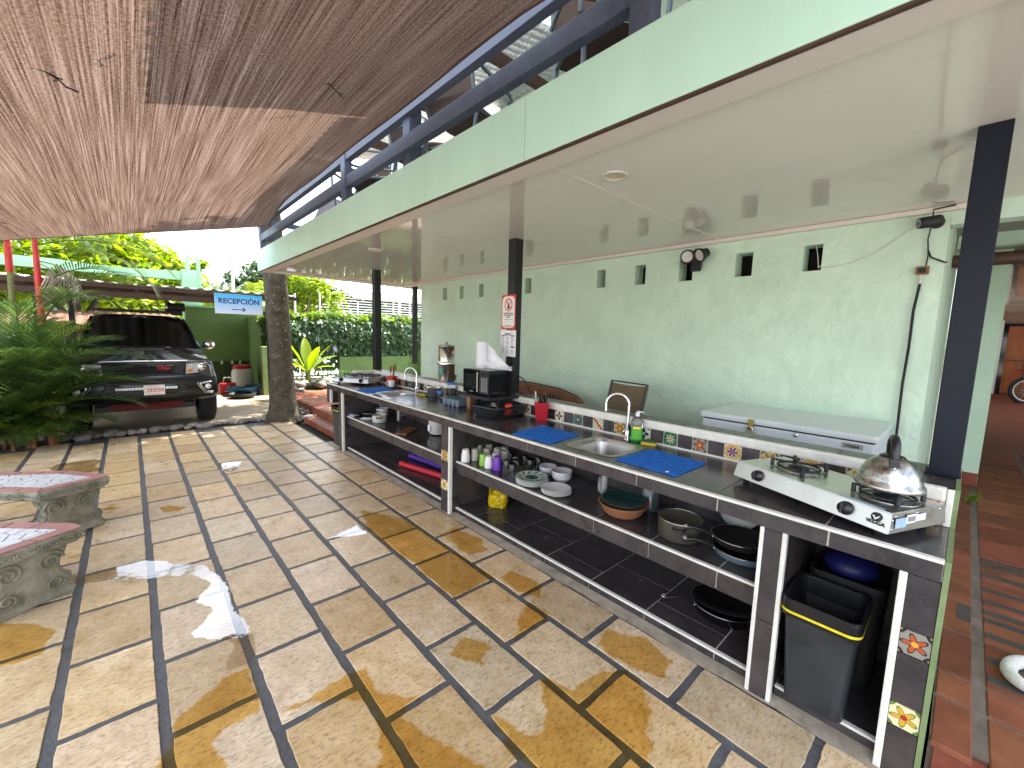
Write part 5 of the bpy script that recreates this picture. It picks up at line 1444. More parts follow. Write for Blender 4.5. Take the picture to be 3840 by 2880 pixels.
MB().lathe([(0,0.02),(0.08,0.014),(0.115,0.0),(0.118,-0.004)], 32, M=T3(0,0,0.10,ry=R(-62),rz=0)).build('lid_disc', M['pipe'], t, False)
# yellow plastic bag
mb = MB().ball((0,0,0.075), 0.115, 0.085, 0.085, 22, 14)
def crumple(p):
    p = Vector(p); q = Vector((p.x, p.y, p.z-0.075))
    m_ = max(abs(q.x)/0.115, abs(q.y)/0.085, abs(q.z)/0.085); q = q.lerp(q/max(m_, 1e-3), 0.45)           # squarer than a ball
    r = Vector((noise.noise(p*13), noise.noise(p*13+Vector((9,0,0))), noise.noise(p*15+Vector((0,5,0)))))*0.03
    s = Vector((noise.noise(p*34), noise.noise(p*34+Vector((9,0,0))), noise.noise(p*34+Vector((0,5,0)))))*0.014
    return tuple(q+r+s+Vector((0,0,0.075)))
mb.v = [crumple(p) for p in mb.v]; mb.smooth = [False]*len(mb.smooth)
mb.v = [(x, y, max(0.001, z if z > 0.02 else z*0.3)) for x, y, z in mb.v]
mb.add([(-0.06,0.08,0.12),(0.0,0.085,0.14),(0.02,0.075,0.185),(-0.05,0.07,0.19),(-0.085,0.07,0.165)], [(0,1,2,3,4)])
t = thing('plastic_bag', 'crumpled yellow plastic bag on the bottom shelf', 'bag', (2.42, 2.78, ZL), R(50))
mb.build('bag', M['bagyellow'], t, False)
for k in range(4): MB().box(-0.05+k*0.027,-0.088,0.05+0.004*k,-0.034+k*0.027,-0.083,0.105).build('print', mat('bag_print', (0.16,0.10,0.02), 0.5) if k == 0 else bpy.data.materials['bag_print'], t, False)
# far bay: rice cooker, chopping board, pots, bottles, tubes
t = thing('rice_cooker', 'small white rice cooker on the far middle shelf', 'rice cooker', (2.50, 3.93, ZS))
MB().lathe([(0,0.012),(0.088,0.012),(0.095,0.02),(0.105,0.15),(0.108,0.155),(0.10,0.162),(0.0,0.165)], 36).build('body', M['offwhite'], t, False)
MB().box(-0.115,0.02,0.05,-0.095,0.055,0.12,M=T3(0,0,0,rz=R(20)),bev=0.005).build('switch_panel', M['white'], t, False)
for a in (0.6,2.2,3.8,5.4): MB().tube([(0.07*math.cos(a),0.07*math.sin(a),0.0),(0.07*math.cos(a),0.07*math.sin(a),0.0125)], 0.006, 8).build('foot', M['rubber'], t, False)
t = thing('chopping_board', 'reddish wooden chopping board lying on the far middle shelf', 'chopping board', (2.28, 4.24, ZS), R(38))
MB().box(-0.17,-0.07,0.0008,0.17,0.07,0.018,bev=0.004).build('board', M['wood'], t, False)
pot(2.26, 4.90, ZS, 0.088, 0.09, M['offwhite'], 'pale saucepan on the far middle shelf below the sink', R(60))
pot(2.40, 5.12, ZS, 0.075, 0.13, M['offwhite'], 'taller pale pot at the back of the far middle shelf', R(10))
pan(2.24, 5.17, ZS, 0.125, 0.04, M['freezer'], M['matteblack'], 'pale frying pan at the end of the far middle shelf', R(200), 0.12)
pan(2.28, 5.19, ZS+0.043, 0.115, 0.035, M['matteblack'], M['matteblack'], 'black pan stacked on the pale frying pan', R(70), 0.12)
t = thing('pump_bottle', 'white bottle with dark label at the back of the far middle shelf', 'bottle', (2.50, 5.33, ZS))
MB().lathe([(0,0.001),(0.032,0.001),(0.033,0.15),(0.02,0.175),(0.011,0.18),(0.011,0.21),(0.006,0.235),(0,0.236)], 18).build('bottle', M['white'], t, False)
MB().lathe([(0.0335,0.03),(0.0335,0.13)], 18).build('label', M['ink'], t, False)
t = thing('rag', 'blue and white rag hanging over the end of the far middle shelf', 'rag', (2.12, 5.36, ZS))
mb = MB().ball((0,0,0.02), 0.06, 0.10, 0.022, 16, 8)
mb.v = [tuple(Vector(p)+Vector((noise.noise(Vector(p)*25), noise.noise(Vector(p)*25+Vector((3,0,0))), noise.noise(Vector(p)*25+Vector((0,3,0)))))*0.022) for p in mb.v]
mb.v = [(x, y, max(z, 0.001)) for x, y, z in mb.v]
mb.build('cloth', mat('rag_blue_white', (0.62,0.64,0.70), 0.95, var=0.9, vs=22, dark=(0.05,0.09,0.40)), t, False)
t = thing('spray_bottle', 'purple bottle with white cap against the middle pier on the far shelf', 'bottle', (2.17, 3.215, ZS))
MB().lathe([(0,0.001),(0.026,0.001),(0.027,0.085),(0.024,0.10)], 18).build('bottle', M['purple'], t, False)
MB().lathe([(0.025,0.10),(0.025,0.135),(0.0,0.137)], 18).build('cap', M['white'], t, False)
for (a, b, m_, lab) in (((2.257,4.342,0.085),(2.50,3.16,0.085),mat('red_foam',(0.55,0.02,0.035),0.5),'red foam tube lying on the far bottom shelf'),((2.50,4.56,0.088),(2.62,3.2,0.085),mat('violet_foam',(0.10,0.03,0.33),0.5),'violet foam tube behind the red one on the far bottom shelf')):
    o = MB().tube([a, tuple((Vector(a)+Vector(b))/2), b], 0.0305, 20).build('foam_tube', m_)
    tag(o, lab, 'foam tube', 'foam tubes on the bottom shelf')
t = thing('blue_cap', 'small blue cap on the bottom shelf at the middle pier', 'cap', (2.115, 3.20, ZL))
MB().lathe([(0,0.001),(0.022,0.001),(0.024,0.03),(0.018,0.04),(0,0.04)], 16).build('shell', M['bluelid'], t, False)

# ------------------------------------------------------------------ bins
def tapered(mb, b, tp, z0, z1, r=0.04):
    n = 5
    A = rrect(b[0], b[1], r); B = rrect(tp[0], tp[1], r); k = len(A)
    mb.add([(x,y,z0) for x,y in A]+[(x,y,z1) for x,y in B], [(i,(i+1)%k,(i+1)%k+k,i+k) for i in range(k)], True)
    return A, B
def bin_(loc, b, tp, h, label, rz=0):
    t = thing('waste_bin', label, 'bin', loc, rz, 'bins under the counter')
    mb = MB()
    A, B = tapered(mb, b, tp, 0.004, h)
    mb.add([(x,y,0.004) for x,y in A], [tuple(range(len(A)))[::-1]])
    tapered(mb, (tp[0]-0.004,tp[1]-0.004), (b[0]-0.004,b[1]-0.004), h, 0.012)
    mb.build('bin_body', M['binplastic'] if 'binplastic' in M else M.setdefault('binplastic', mat('bin_plastic', (0.030,0.034,0.040), 0.42, var=0.4, vs=7, rvar=0.1)), t, False)
    lb = MB()
    k = None
    C = rrect(tp[0]+0.006, tp[1]+0.006, 0.045, 8); n = len(C)
    def ring(s, z, w): return [(x*s+w*0.006*noise.noise((x*60,y*60,z*30)), y*s+w*0.006*noise.noise((x*60,y*60,7+z*30)), z+w*0.008*noise.noise((x*40,y*40,2))) for x, y in C]
    rg_ = [ring(1.0, h-0.075, 1.6), ring(1.012, h-0.045, 1), ring(1.015, h-0.01, 0.4), ring(1.01, h+0.006, 0.3), ring(0.93, h+0.002, 0.3), ring(0.86, h-0.08, 1.0), ring(0.66, h-0.2, 2)]
    for a in range(len(rg_)-1): lb.add(rg_[a]+rg_[a+1], [(i,(i+1)%n,(i+1)%n+n,i+n) for i in range(n)], True)
    lb.add(rg_[-1], [tuple(range(n))])
    lb.build('bag_liner', M['liner'] if 'liner' in M else M.setdefault('liner', mat('bin_liner', (0.008,0.008,0.009), 0.35)), t, False)
    st_ = MB()
    half = [p for p in C]
    yl = [(x*1.022, y*1.022, h-0.045+0.01*math.sin(x*12)) for x, y in C]
    st_.add([(x,y,z) for x,y,z in yl]+[(x,y,z+0.011) for x,y,z in yl], [(i,(i+1)%n,(i+1)%n+n,i+n) for i in range(n)], True)
    st_.build('yellow_drawstring', M['yellow'], t, False)
    return t
bin_((2.15, 0.300, 0.054), (0.105, 0.105), (0.145, 0.128), 0.47, 'near black waste bin with bag and yellow drawstring at the end pier')
bin_((2.16, 5.80, 0.02), (0.115, 0.115), (0.135, 0.135), 0.55, 'far black waste bin at the end of the counter')
t = thing('second_bin', 'second dark bin with blue lid hidden behind the near waste bin', 'bin', (2.45, 0.27, 0.054))
mb = MB(); tapered(mb, (0.10,0.12), (0.13,0.14), 0.001, 0.5); mb.build('bin_body', M['matteblack'], t, False)
MB().ball((0,0,0.52), 0.10, 0.11, 0.06).build('blue_bag', M['deepblue'], t, False)
bp_ = thing('broken_stub', 'grey plinth block under the far bin', 'block', (2.15, 5.80, 0.0)); MB().box(-0.10,-0.09,-0.002,0.09,0.09,0.0235,bev=0.003).build('block', M['cementpatch'], bp_, False)

# ------------------------------------------------------------------ behind the counter
t = thing('chest_freezer', 'pale grey chest freezer with brass padlock against the wall', 'freezer', (3.60, 0.835, TZ))
MB().box(-0.33,-0.515,0.06,0.36,0.515,0.790,bev=0.012).build('cabinet', M['freezer'], t, False)
MB().box(-0.345,-0.53,0.798,0.37,0.53,0.845,bev=0.018).build('lid', M['freezerlid'], t, False)
MB().box(-0.325,-0.51,0.789,0.355,0.51,0.799).build('gasket', M['ink'], t, False)
for (x,y) in ((-.28,-.5),(.28,-.5),(-.28,.5),(.28,.5)): MB().lathe([(0,0),(0.03,0),(0.03,0.061)], 12, (x,y,0)).build('foot', M['rubber'], t, False)
hp_ = MB().box(-0.352,0.145,0.755,-0.346,0.185,0.835,bev=0.002).build('hasp', M['brass'], t, False)
pl = MB().box(-0.372,0.135,0.705,-0.350,0.195,0.748,bev=0.006).build('padlock', M['brass'], t, False)
MB().tube([(-0.361,0.148,0.748)]+[(-0.361,0.165-0.017*math.cos(a),0.768+0.017*math.sin(a)) for a in [PI*k/8 for k in range(9)]]+[(-0.361,0.182,0.748)], 0.0045, 8).build('shackle', M['chrome'], pl, False)
MB().lathe([(0,0.004),(0.014,0.004),(0.014,0)], 14, M=T3(-0.331,-0.107,0.772,ry=-PI/2)).build('keyhole', M['chrome'], t, False)
bd_ = MB().box(-0.334,-0.46,0.745,-0.330,-0.36,0.778,bev=0.001).build('brand_badge', M['steel'], t, False)
text('brand_text', 'mabe', 0.030, M['ink'], t, T3(-0.3350,-0.41,0.761) @ Euler((PI/2,0,-PI/2)).to_matrix().to_4x4(), 0.0004, bold=0.0006)
# tan sling chair
def patio_chair(loc, rz, label, fabric, frame, s=1.0, group=None, rx=0):
    t = thing('sling_chair', label, 'chair', loc, rz, group)
    # faces -x ; seat width along y
    W = 0.21
    for s_ in (-1, 1):
        y = s_*W
        MB().tube([(-0.24,y,0.0),(-0.25,y,0.40),(-0.22,y,0.43),(0.20,y,0.40),(0.25,y,0.48),(0.37,y,0.97)], 0.014, 8).build('side_frame', frame, t, False)
        MB().tube([(0.30,y,0.0),(0.20,y,0.40)], 0.014, 8).build('rear_leg', frame, t, False)
        MB().tube([(-0.25,y*1.12,0.40),(-0.26,y*1.15,0.62),(-0.20,y*1.15,0.66),(0.18,y*1.12,0.66),(0.30,y*1.05,0.68)], 0.014, 8).build('arm', frame, t, False)
    for q in ((0.37,0.97),(-0.23,0.425)): MB().tube([(q[0],-W,q[1]),(q[0],W,q[1])], 0.007, 8).build('crossbar', frame, t, False)
    MB().tube([(0.23,-W,0.12),(0.23,W,0.12)], 0.010, 8).build('crossbar', frame, t, False)
    rows = []
    for (x, z) in ((-0.23,0.433),(-0.1,0.412),(0.08,0.402),(0.20,0.412),(0.255,0.49),(0.31,0.70),(0.365,0.955)):
        rows.append([(x+0.012*(1-(2*u-1)**2), -W*0.97+2*W*0.97*u, z-0.012*(1-(2*u-1)**2)) for u in [i/6 for i in range(7)]])
    sl = MB().grid(rows); sl.add(*[[tuple(Vector(p)+Vector((0.004,0,-0.004))) for r_ in rows for p in r_], [(j*7+i, (j+1)*7+i, (j+1)*7+i+1, j*7+i+1) for j in range(6) for i in range(6)]])
    sl.build('sling', fabric, t, False)
    return t
patio_chair((3.12, 2.20, TZ), R(-8), 'tan sling chair with dark frame behind the nearer sink', M['sling'], M['chairframe'])
# wooden bench against the wall
t = thing('wooden_bench', 'varnished brown wooden bench with rounded back against the wall', 'bench', (3.62, 3.75, TZ))
pts = [(-0.90,0.30),(-0.90,0.52),(-0.86,0.64),(-0.78,0.70)]+[(-0.5,0.765),(0.0,0.79),(0.5,0.79),(0.9,0.79),(1.1,0.77),(1.2,0.66),(1.2,0.30)]
MB().prism(pts, 0.0, 0.045, Matrix(((0,0,1,0.10),(1,0,0,0),(0,1,0,0),(0,0,0,1)))).build('backrest', M['wood'], t, False)
MB().prism([(a*0.985, b+ (0.012 if b > 0.5 else 0)) for a, b in pts], 0.0, 0.012, Matrix(((0,0,1,0.148),(1,0,0,0),(0,1,0,0),(0,0,0,1)))).build('back_edge', M['darkwood'], t, False)
MB().box(-0.35,-0.9,0.40,0.09,1.2,0.44,bev=0.006).build('seat', M['wood'], t, False)
for y in (-0.8, 1.1):
    MB().box(-0.32,y-0.03,0.0,-0.26,y+0.03,0.399).build('leg', M['wood'], t, False); MB().box(0.03,y-0.03,0.0,0.09,y+0.03,0.399).build('leg', M['wood'], t, False)
for k in range(4): MB().box(0.094,-0.55+k*0.05,0.55+0.01*(k%2),0.0995,-0.525+k*0.05,0.70).build('carved_mark', M['core'], t, False)

# ------------------------------------------------------------------ on the wall
t = thing('floodlight', 'black twin-head sensor floodlight over a wall hole', 'floodlight', (3.995, 1.80, 2.37))
MB().box(-0.03,-0.05,-0.03,-0.001,0.05,0.05,bev=0.006).build('base', M['matteblack'], t, False)
for (y, a, b) in ((0.075, R(60), 1), (-0.075, R(-35), 2)):
    K = T3(-0.10, y, 0.02, ry=R(-115), rx=a*0.6)
    h_ = MB().lathe([(0,-0.06),(0.03,-0.055),(0.045,-0.02),(0.062,0.03),(0.066,0.05),(0.056,0.05),(0.05,0.03)], 20, M=K).build('lamp_head', M['matteblack'], t, False)
    MB().lathe([(0,0.035),(0.05,0.035)], 20, M=K).build('lens', M['offwhite'], h_, False)
    MB().tube([(-0.02, y*0.3, 0.02), (-0.06, y*0.7, 0.045), (-0.085, y, 0.03)], 0.014, 8).build('arm', M['matteblack'], t, False)
    for k in range(5): MB().tube([tuple(K @ Vector((0.05*math.cos(2*PI*q/14)*(0.75+0.06*k), 0.05*math.sin(2*PI*q/14)*(0.75+0.06*k), -0.045+0.016*k))) for q in range(15)], 0.004, 5, cap=False).build('cooling_fin', M['matteblack'], h_, False)
MB().box(-0.09,-0.055,-0.135,-0.03,0.03,-0.04,M=T3(0,0,0,rx=0,ry=R(10)),bev=0.012).build('motion_sensor', M['matteblack'], t, False)
t = thing('security_camera', 'black bullet security camera with antenna on the wall corner', 'security camera', (3.99, 0.25, 2.425))
MB().lathe([(0,0),(0.038,0),(0.038,0.025),(0.0,0.026)], 20, M=T3(0.008,-0.02,0,ry=-PI/2)).build('mount', M['matteblack'], t, False)
MB().tube([(-0.02,-0.02,0),(-0.04,0.0,0.0)], 0.014, 10).build('bracket', M['matteblack'], t, False)
K = T3(-0.055,-0.03,0.0) @ Euler((R(-98),R(0),R(30))).to_matrix().to_4x4()
cm = MB().lathe([(0,-0.01),(0.034,-0.01),(0.036,0.0),(0.036,0.09),(0.032,0.105),(0.0,0.105)], 22, M=K).build('camera_body', M['matteblack'], t, False)
MB().lathe([(0,0.107),(0.024,0.107),(0.026,0.104)], 20, M=K).build('lens_ring', M['greyink'], cm, False)
MB().lathe([(0,0.1085),(0.010,0.1085),(0.010,0.106)], 14, M=K).build('lens', M['gloss'], cm, False)
MB().tube([(-0.05,0.0,0.03),(-0.05,0.0,0.075),(-0.05,-0.10,0.085)], 0.005, 8).build('antenna', M['matteblack'], t, False)
ct_ = MB().tube([(3.985,0.255,2.40),(3.98,0.262,2.32),(3.985,0.250,2.22),(3.985,0.255,2.13)], 0.004, 6).build('camera_cable', M['matteblack'])
tag(ct_, 'short black cable from the camera down to the plug', 'cable')
cw = MB().tube([(3.95,0.845,2.20),(3.99,0.80,2.19),(3.992,0.66,2.21),(3.992,0.52,2.27),(3.992,0.42,2.35),(3.98,0.34,2.41)], 0.0035, 6).build('white_cable', M['offwhite'])
tag(cw, 'thin pale cable sagging from a wall hole to the camera', 'cable')
MB().tube([(4.06,0.90,2.375),(4.02,0.875,2.29),(3.985,0.855,2.19)], 0.0035, 6).build('cable_tail', M['offwhite'], cw)
t = thing('power_plug', 'black plug in a pale outlet under the camera', 'plug', (3.99, 0.265, 2.10))
MB().box(-0.012,-0.03,-0.01,0.008,0.035,0.045,bev=0.004).build('outlet', M['spoonwood'], t, False)
MB().box(-0.045,-0.015,0.0,-0.013,0.02,0.03,bev=0.006).build('plug_body', M['matteblack'], t, False)
MB().box(-0.022,0.0,-0.075,-0.004,0.012,-0.012,bev=0.003).build('pale_connector', M['offwhite'], t, False)
cc = MB().tube([(3.975,0.271,2.03),(3.975,0.285,1.85),(3.975,0.283,1.60),(3.975,0.290,1.35),(3.97,0.288,1.20),(3.96,0.285,1.06),(3.93,0.28,0.6),(3.93,0.27,0.25)], 0.008, 8).build('hanging_cable', M['rubber'])
tag(cc, 'long black power cord hanging from the plug behind the kettle', 'cable')
cb2 = MB().tube([(3.985,0.255,2.25),(3.985,0.235,2.20),(3.985,0.20,2.18),(3.992,0.165,2.16),(4.05,0.16,2.17)], 0.005, 6).build('black_cable', M['rubber'])
tag(cb2, 'short black cable running around the wall corner', 'cable')

# signs on the middle post -------------------------------------------------------
SGX = 2.731
def on_post(name, y0, y1, z0, z1, label, cat, m):
    t = thing(name, label, cat, (SGX, (y0+y1)/2, z0))
    MB().box(-0.003, -(y1-y0)/2, 0, 0, (y1-y0)/2, z1-z0).build('sheet', m, t, False)
    return t
FC = Euler((PI/2, 0, -PI/2)).to_matrix().to_4x4()
yc = 3.055
t = on_post('no_loud_music_sign', yc-0.105, yc+0.095, 1.665, 1.995, 'red-bordered no loud music sign on the middle post', 'sign', M['signred'])
pw = rrect(0.088, 0.150, 0.045, 6)
MB().prism(pw, 0, 0.0012, T3(-0.0032, 0, 0.165) @ FC).build('white_panel', M['white'], t, False)
ring = MB()
N = 40
for k in range(N):
    a0, a1 = 2*PI*k/N, 2*PI*(k+1)/N
    ring.add([(-0.0050, 0.056*math.cos(a0), 0.235+0.062*math.sin(a0)),(-0.0050, 0.056*math.cos(a1), 0.235+0.062*math.sin(a1)),(-0.0050, 0.044*math.cos(a1), 0.235+0.050*math.sin(a1)),(-0.0050, 0.044*math.cos(a0), 0.235+0.050*math.sin(a0))], [(0,1,2,3)])
ring.build('prohibition_ring', M['signred'], t, False)
MB().box(-0.0056,-0.05,-0.006,-0.0048,0.05,0.006,M=T3(0,0,0.235,rx=R(48))).build('prohibition_bar', M['signred'], t, False)
MB().box(-0.0047,-0.014,0.195,-0.0044,0.014,0.25).build('loudspeaker_symbol', M['ink'], t, False)
for (yy, zz) in ((0.022,0.262),(-0.02,0.268),(0.004,0.274),(-0.028,0.25)): MB().box(-0.0047,yy-0.003,zz-0.006,-0.0044,yy+0.003,zz+0.006).build('note_symbol', M['ink'], t, False)
for k, tx in enumerate(('NO SE PERMITE MÚSICA', 'FUERTE NI PARLANTES', 'GRANDES')):
    text('sign_text', tx, 0.0165, M['ink'], t, T3(-0.0047, 0, 0.152-k*0.017) @ FC, 0.0003, sx=0.80, bold=0.0006)
text('sign_text', 'HORA DE SILENCIO 10PM - 6AM', 0.0095, M['ink'], t, T3(-0.0047, 0, 0.095) @ FC, 0.0003, sx=0.85)
text('sign_text', 'Bela Del mar', 0.018, M['ink'], t, T3(-0.0047, 0, 0.032) @ FC, 0.0003, bold=0.0006)
t = on_post('menu_sheet', yc-0.12, yc+0.10, 1.40, 1.655, 'white printed menu sheet taped below the red sign', 'sign', M['paper'])
text('menu_title', 'MENU', 0.034, M['ink'], t, T3(-0.004, 0.0, 0.215) @ FC, 0.0003, bold=0.0008)
for c_, y0 in ((0, 0.093), (1, 0.026), (2, -0.042)):
    if c_ != 1: MB().box(-0.0042, y0-0.05, 0.196, -0.0035, y0, 0.206).build('print_bar', M['ink'], t, False)
    if c_ == 2: MB().box(-0.0042, y0-0.05, 0.085, -0.0035, y0, 0.096).build('print_bar', M['ink'], t, False)
    for k in range(13):
        w = rs.uniform(0.025, 0.05)
        if c_ == 2 and 8 <= k <= 9: continue
        MB().box(-0.0042, y0-w, 0.183-k*0.0125, -0.0035, y0, 0.1885-k*0.0125).build('print_line', M['greyink'], t, False)

# ------------------------------------------------------------------ concrete benches
def bench(off, rot, label, seed):
    base = Vector((-0.186, 4.46))
    P = [(-0.186,4.46),(-0.54,4.32),(-0.76,4.52),(-1.10,4.74),(-1.30,5.15),(-0.95,5.14),(-0.42,4.82),(-0.215,4.56)]
    t = thing('concrete_bench', label, 'bench', (base.x+off[0], base.y+off[1], 0), rot, 'mosaic concrete benches')
    L = [(x-base.x, y-base.y) for x, y in P]
    cx = sum(p[0] for p in L)/len(L); cy_ = sum(p[1] for p in L)/len(L)
    def ins(s): return [(cx+(x-cx)*s, cy_+(y-cy_)*s) for x, y in L]
    def inset(d):
        out = []; n = len(L)
        for i in range(n):
            a, b, c = Vector(L[i-1]), Vector(L[i]), Vector(L[(i+1) % n])
            n1 = Vector((-(b-a).y, (b-a).x)).normalized(); n2 = Vector((-(c-b).y, (c-b).x)).normalized()
            m_ = (n1+n2); m_ = m_/max(0.4, m_.length_squared/2)
            # polygon runs clockwise seen from above in this order: inward is to the right
            out.append(tuple(b - m_*d*SG))
        return out
    area = sum(L[i][0]*L[(i+1) % len(L)][1]-L[(i+1) % len(L)][0]*L[i][1] for i in range(len(L)))
    SG = -1 if area > 0 else 1
    MB().prism(inset(0.004), 0.35, 0.402).build('slab', M['benchc'], t, False)
    MB().prism(inset(-0.006), 0.3955, 0.412).build('slab_lip', M['benchc'], t, False)
    MB().prism(inset(0.02), 0.335, 0.349).build('slab_underside', M['benchc'], t, False)
    # pink border tiles and white broken-tile mosaic
    i0, i1 = inset(0.004), inset(0.075)
    n = len(L)
    for i in range(n):
        a, b, c, d = Vector(i0[i]), Vector(i0[(i+1) % n]), Vector(i1[(i+1) % n]), Vector(i1[i])
        m_ = max(1, int((b-a).length/0.13))
        for q in range(m_):
            t0, t1 = q/m_+0.012, (q+1)/m_-0.012
            MB().prism([tuple(a.lerp(b, t0)), tuple(a.lerp(b, t1)), tuple(d.lerp(c, t1)), tuple(d.lerp(c, t0))], 0.4125, 0.4185).build('border_tile', M['pinktile'], t, False)
    poly = inset(0.082)
    # Voronoi-like shards by clipping the inner polygon with random bisectors
    rb = random.Random(seed)
    def inside(p):
        c_ = False; j = len(poly)-1
        for i in range(len(poly)):
            xi, yi = poly[i]; xj, yj = poly[j]
            if (yi > p[1]) != (yj > p[1]) and p[0] < (xj-xi)*(p[1]-yi)/(yj-yi)+xi: c_ = not c_
            j = i
        return c_
    xs_ = [p[0] for p in poly]; ys_ = [p[1] for p in poly]
    seeds = []
    tries = 0
    while len(seeds) < 62 and tries < 6000:
        tries += 1
        p = (rb.uniform(min(xs_), max(xs_)), rb.uniform(min(ys_), max(ys_)))
        if inside(p) and all((p[0]-q[0])**2+(p[1]-q[1])**2 > 0.045**2 for q in seeds): seeds.append(p)
    for s_ in seeds:
        r0 = 0.085
        cell = [(s_[0]+r0*math.cos(a), s_[1]+r0*math.sin(a)) for a in [2*PI*k/10 for k in range(10)]]
        planes = [((s_[0]+q[0])/2, (s_[1]+q[1])/2, q[0]-s_[0], q[1]-s_[1], 0.004) for q in seeds if q is not s_ and (q[0]-s_[0])**2+(q[1]-s_[1])**2 < 0.04]
        for i in range(len(poly)):
            a, b = poly[i], poly[(i+1) % len(poly)]
            ex, ey = b[0]-a[0], b[1]-a[1]
            nx, ny = (ey, -ex) if area > 0 else (-ey, ex)
            # keep the side the seed is on, only for edges near it
            if (s_[0]-a[0])*nx+(s_[1]-a[1])*ny < 0: planes.append((a[0], a[1], nx, ny, 0.0))
        for (mx_, my_, nx, ny, g_) in planes:
            ln = math.hypot(nx, ny); nx, ny = nx/ln, ny/ln
            new = []
            for i in range(len(cell)):
                p, q = cell[i], cell[(i+1) % len(cell)]
                dp = (p[0]-mx_)*nx+(p[1]-my_)*ny+g_; dq = (q[0]-mx_)*nx+(q[1]-my_)*ny+g_
                if dp <= 0: new.append(p)
                if dp*dq < 0:
                    k = dp/(dp-dq); new.append((p[0]+(q[0]-p[0])*k, p[1]+(q[1]-p[1])*k))
            cell = new
            if len(cell) < 3: break
        if len(cell) >= 3: MB().prism(cell, 0.4122, 0.4180).build('mosaic_shard', M['mosaic'], t, False)
    # egg-and-dart ornament on the slab edge
    for i in (0, 1, 2, n-1):
        a, b = Vector(L[i]), Vector(L[(i+1) % n])
        d = b-a; ln = d.length; m_ = max(1, round(ln/0.105)); u = d/ln
        nrm = Vector((u.y, -u.x))*(1 if area > 0 else -1)
        for q in range(m_):
            p = a+u*(ln*(q+0.5)/m_)
            K = Matrix(((u.x,0,nrm.x,p.x),(u.y,0,nrm.y,p.y),(0,1,0,0.375),(0,0,0,1)))
            og = MB()
            for (rx_, ry_) in ((0.044,0.021),(0.028,0.012)):
                og.tube([tuple(K @ Vector((rx_*math.cos(w), ry_*math.sin(w), 0.002))) for w in [2*PI*k/18 for k in range(19)]], 0.0045, 6, cap=False)
            og.ball((0,0,0), 0.013, 0.007, 0.006, 10, 6, M=K)
            og.build('ornament', M['benchc'], t, False)
    # scrolled pedestal legs
    def leg(px_, py_, ang):
        prof = [(0.19,0.0),(0.195,0.05),(0.17,0.055),(0.16,0.075),(0.175,0.10),(0.17,0.125),(0.14,0.15),(0.125,0.19),(0.13,0.23),(0.155,0.26),(0.165,0.29),(0.15,0.32),(0.14,0.335)]
        pts_ = prof+[(-x, z) for x, z in reversed(prof)]
        K = T3(px_, py_, 0, rz=ang) @ Matrix(((1,0,0,0),(0,0,1,0),(0,1,0,0),(0,0,0,1)))
        bm = bmesh.new()
        vs = [bm.verts.new((x, z, 0)) for x, z in pts_]
        f = bm.faces.new(vs)
        r_ = bmesh.ops.extrude_face_region(bm, geom=[f])
        for e in r_['geom']:
            if isinstance(e, bmesh.types.BMVert): e.co.z += 0.13
        for v in bm.verts: v.co.z -= 0.065
        bmesh.ops.bevel(bm, geom=[e for e in bm.edges], offset=0.012, segments=2, affect='EDGES')
        bmesh.ops.recalc_face_normals(bm, faces=bm.faces)
        lg_ = MB().bm(bm, K).build('leg', M['benchc'], t, False)
        for s_ in (-1, 1):
            sc = MB()
            for fz in (-0.067, 0.067):
                sc.tube([tuple(K @ Vector((s_*(0.085+0.06*(1-k/26)*math.cos(k*0.55)), 0.24+0.06*(1-k/26)*math.sin(k*0.55), fz))) for k in range(25)], 0.009, 6)
                sc.tube([tuple(K @ Vector((s_*(0.10+0.045*(1-k/22)*math.cos(-k*0.6)), 0.10+0.04*(1-k/22)*math.sin(-k*0.6), fz))) for k in range(20)], 0.008, 6)
            for q in range(4):
                sc.tube([tuple(K @ Vector((s_*x*1.01, z, -0.045+0.03*q))) for x, z in prof[3:]], 0.007, 6)
            sc.build('scroll', M['benchc'], lg_, False)
    e = Vector(L[1])-Vector(L[0]); ang = math.atan2(e.y, e.x)
    mid = (Vector(L[0])+Vector(L[1]))/2
    inn = Vector((e.y, -e.x)).normalized()
    if (Vector((cx, cy_))-mid).dot(inn) < 0: inn = -inn
    q = mid+inn*0.17
    leg(q.x, q.y, ang)
    leg(L[4][0]+0.22, L[4][1]-0.14, ang+1.1)
    return t
bench((0, 0), 0, 'farther curved concrete bench with white mosaic top at the left edge', 3)
bench((-0.081, -1.046), R(10.6), 'nearer curved concrete bench with white mosaic top at the left edge', 8)
# ------------------------------------------------------------------ upstairs chairs
for k, (x, y, rz, f_) in enumerate(((1.98,0.72,R(120),1),(2.05,1.55,R(60),1),(2.0,2.75,R(200),0),(2.05,4.55,R(150),1),(2.2,5.2,R(40),1),(2.15,3.6,R(100),1))):
    patio_chair((x, y, 2.782), rz, ['brown sling chair on the balcony nearest the camera','brown sling chair on the balcony left of the nearest one','grey-framed chair in the middle of the balcony','dark chair on the balcony behind the railing post','dark chair at the far end of the balcony','brown sling chair on the balcony past the roof post'][k], M['slingdark'], M['greyframe'], group='balcony chairs')
t = thing('balcony_table', 'dark round table on the balcony behind the rails', 'table', (2.6, 4.1, 2.782))
MB().lathe([(0,0.68),(0.38,0.68),(0.4,0.70),(0.39,0.715),(0,0.715)], 30).build('table_top', M['slingdark'], t, False)
MB().tube([(0,0,0.0),(0,0,0.68)], 0.035, 10).build('pedestal', M['greyframe'], t, False)
MB().lathe([(0,0),(0.24,0),(0.2,0.03),(0.03,0.05)], 24).build('base', M['greyframe'], t, False)
t = thing('maroon_lounge', 'maroon curved lounge seat at the far end of the balcony', 'seat', (1.95, 6.2, 2.782))
rows = []
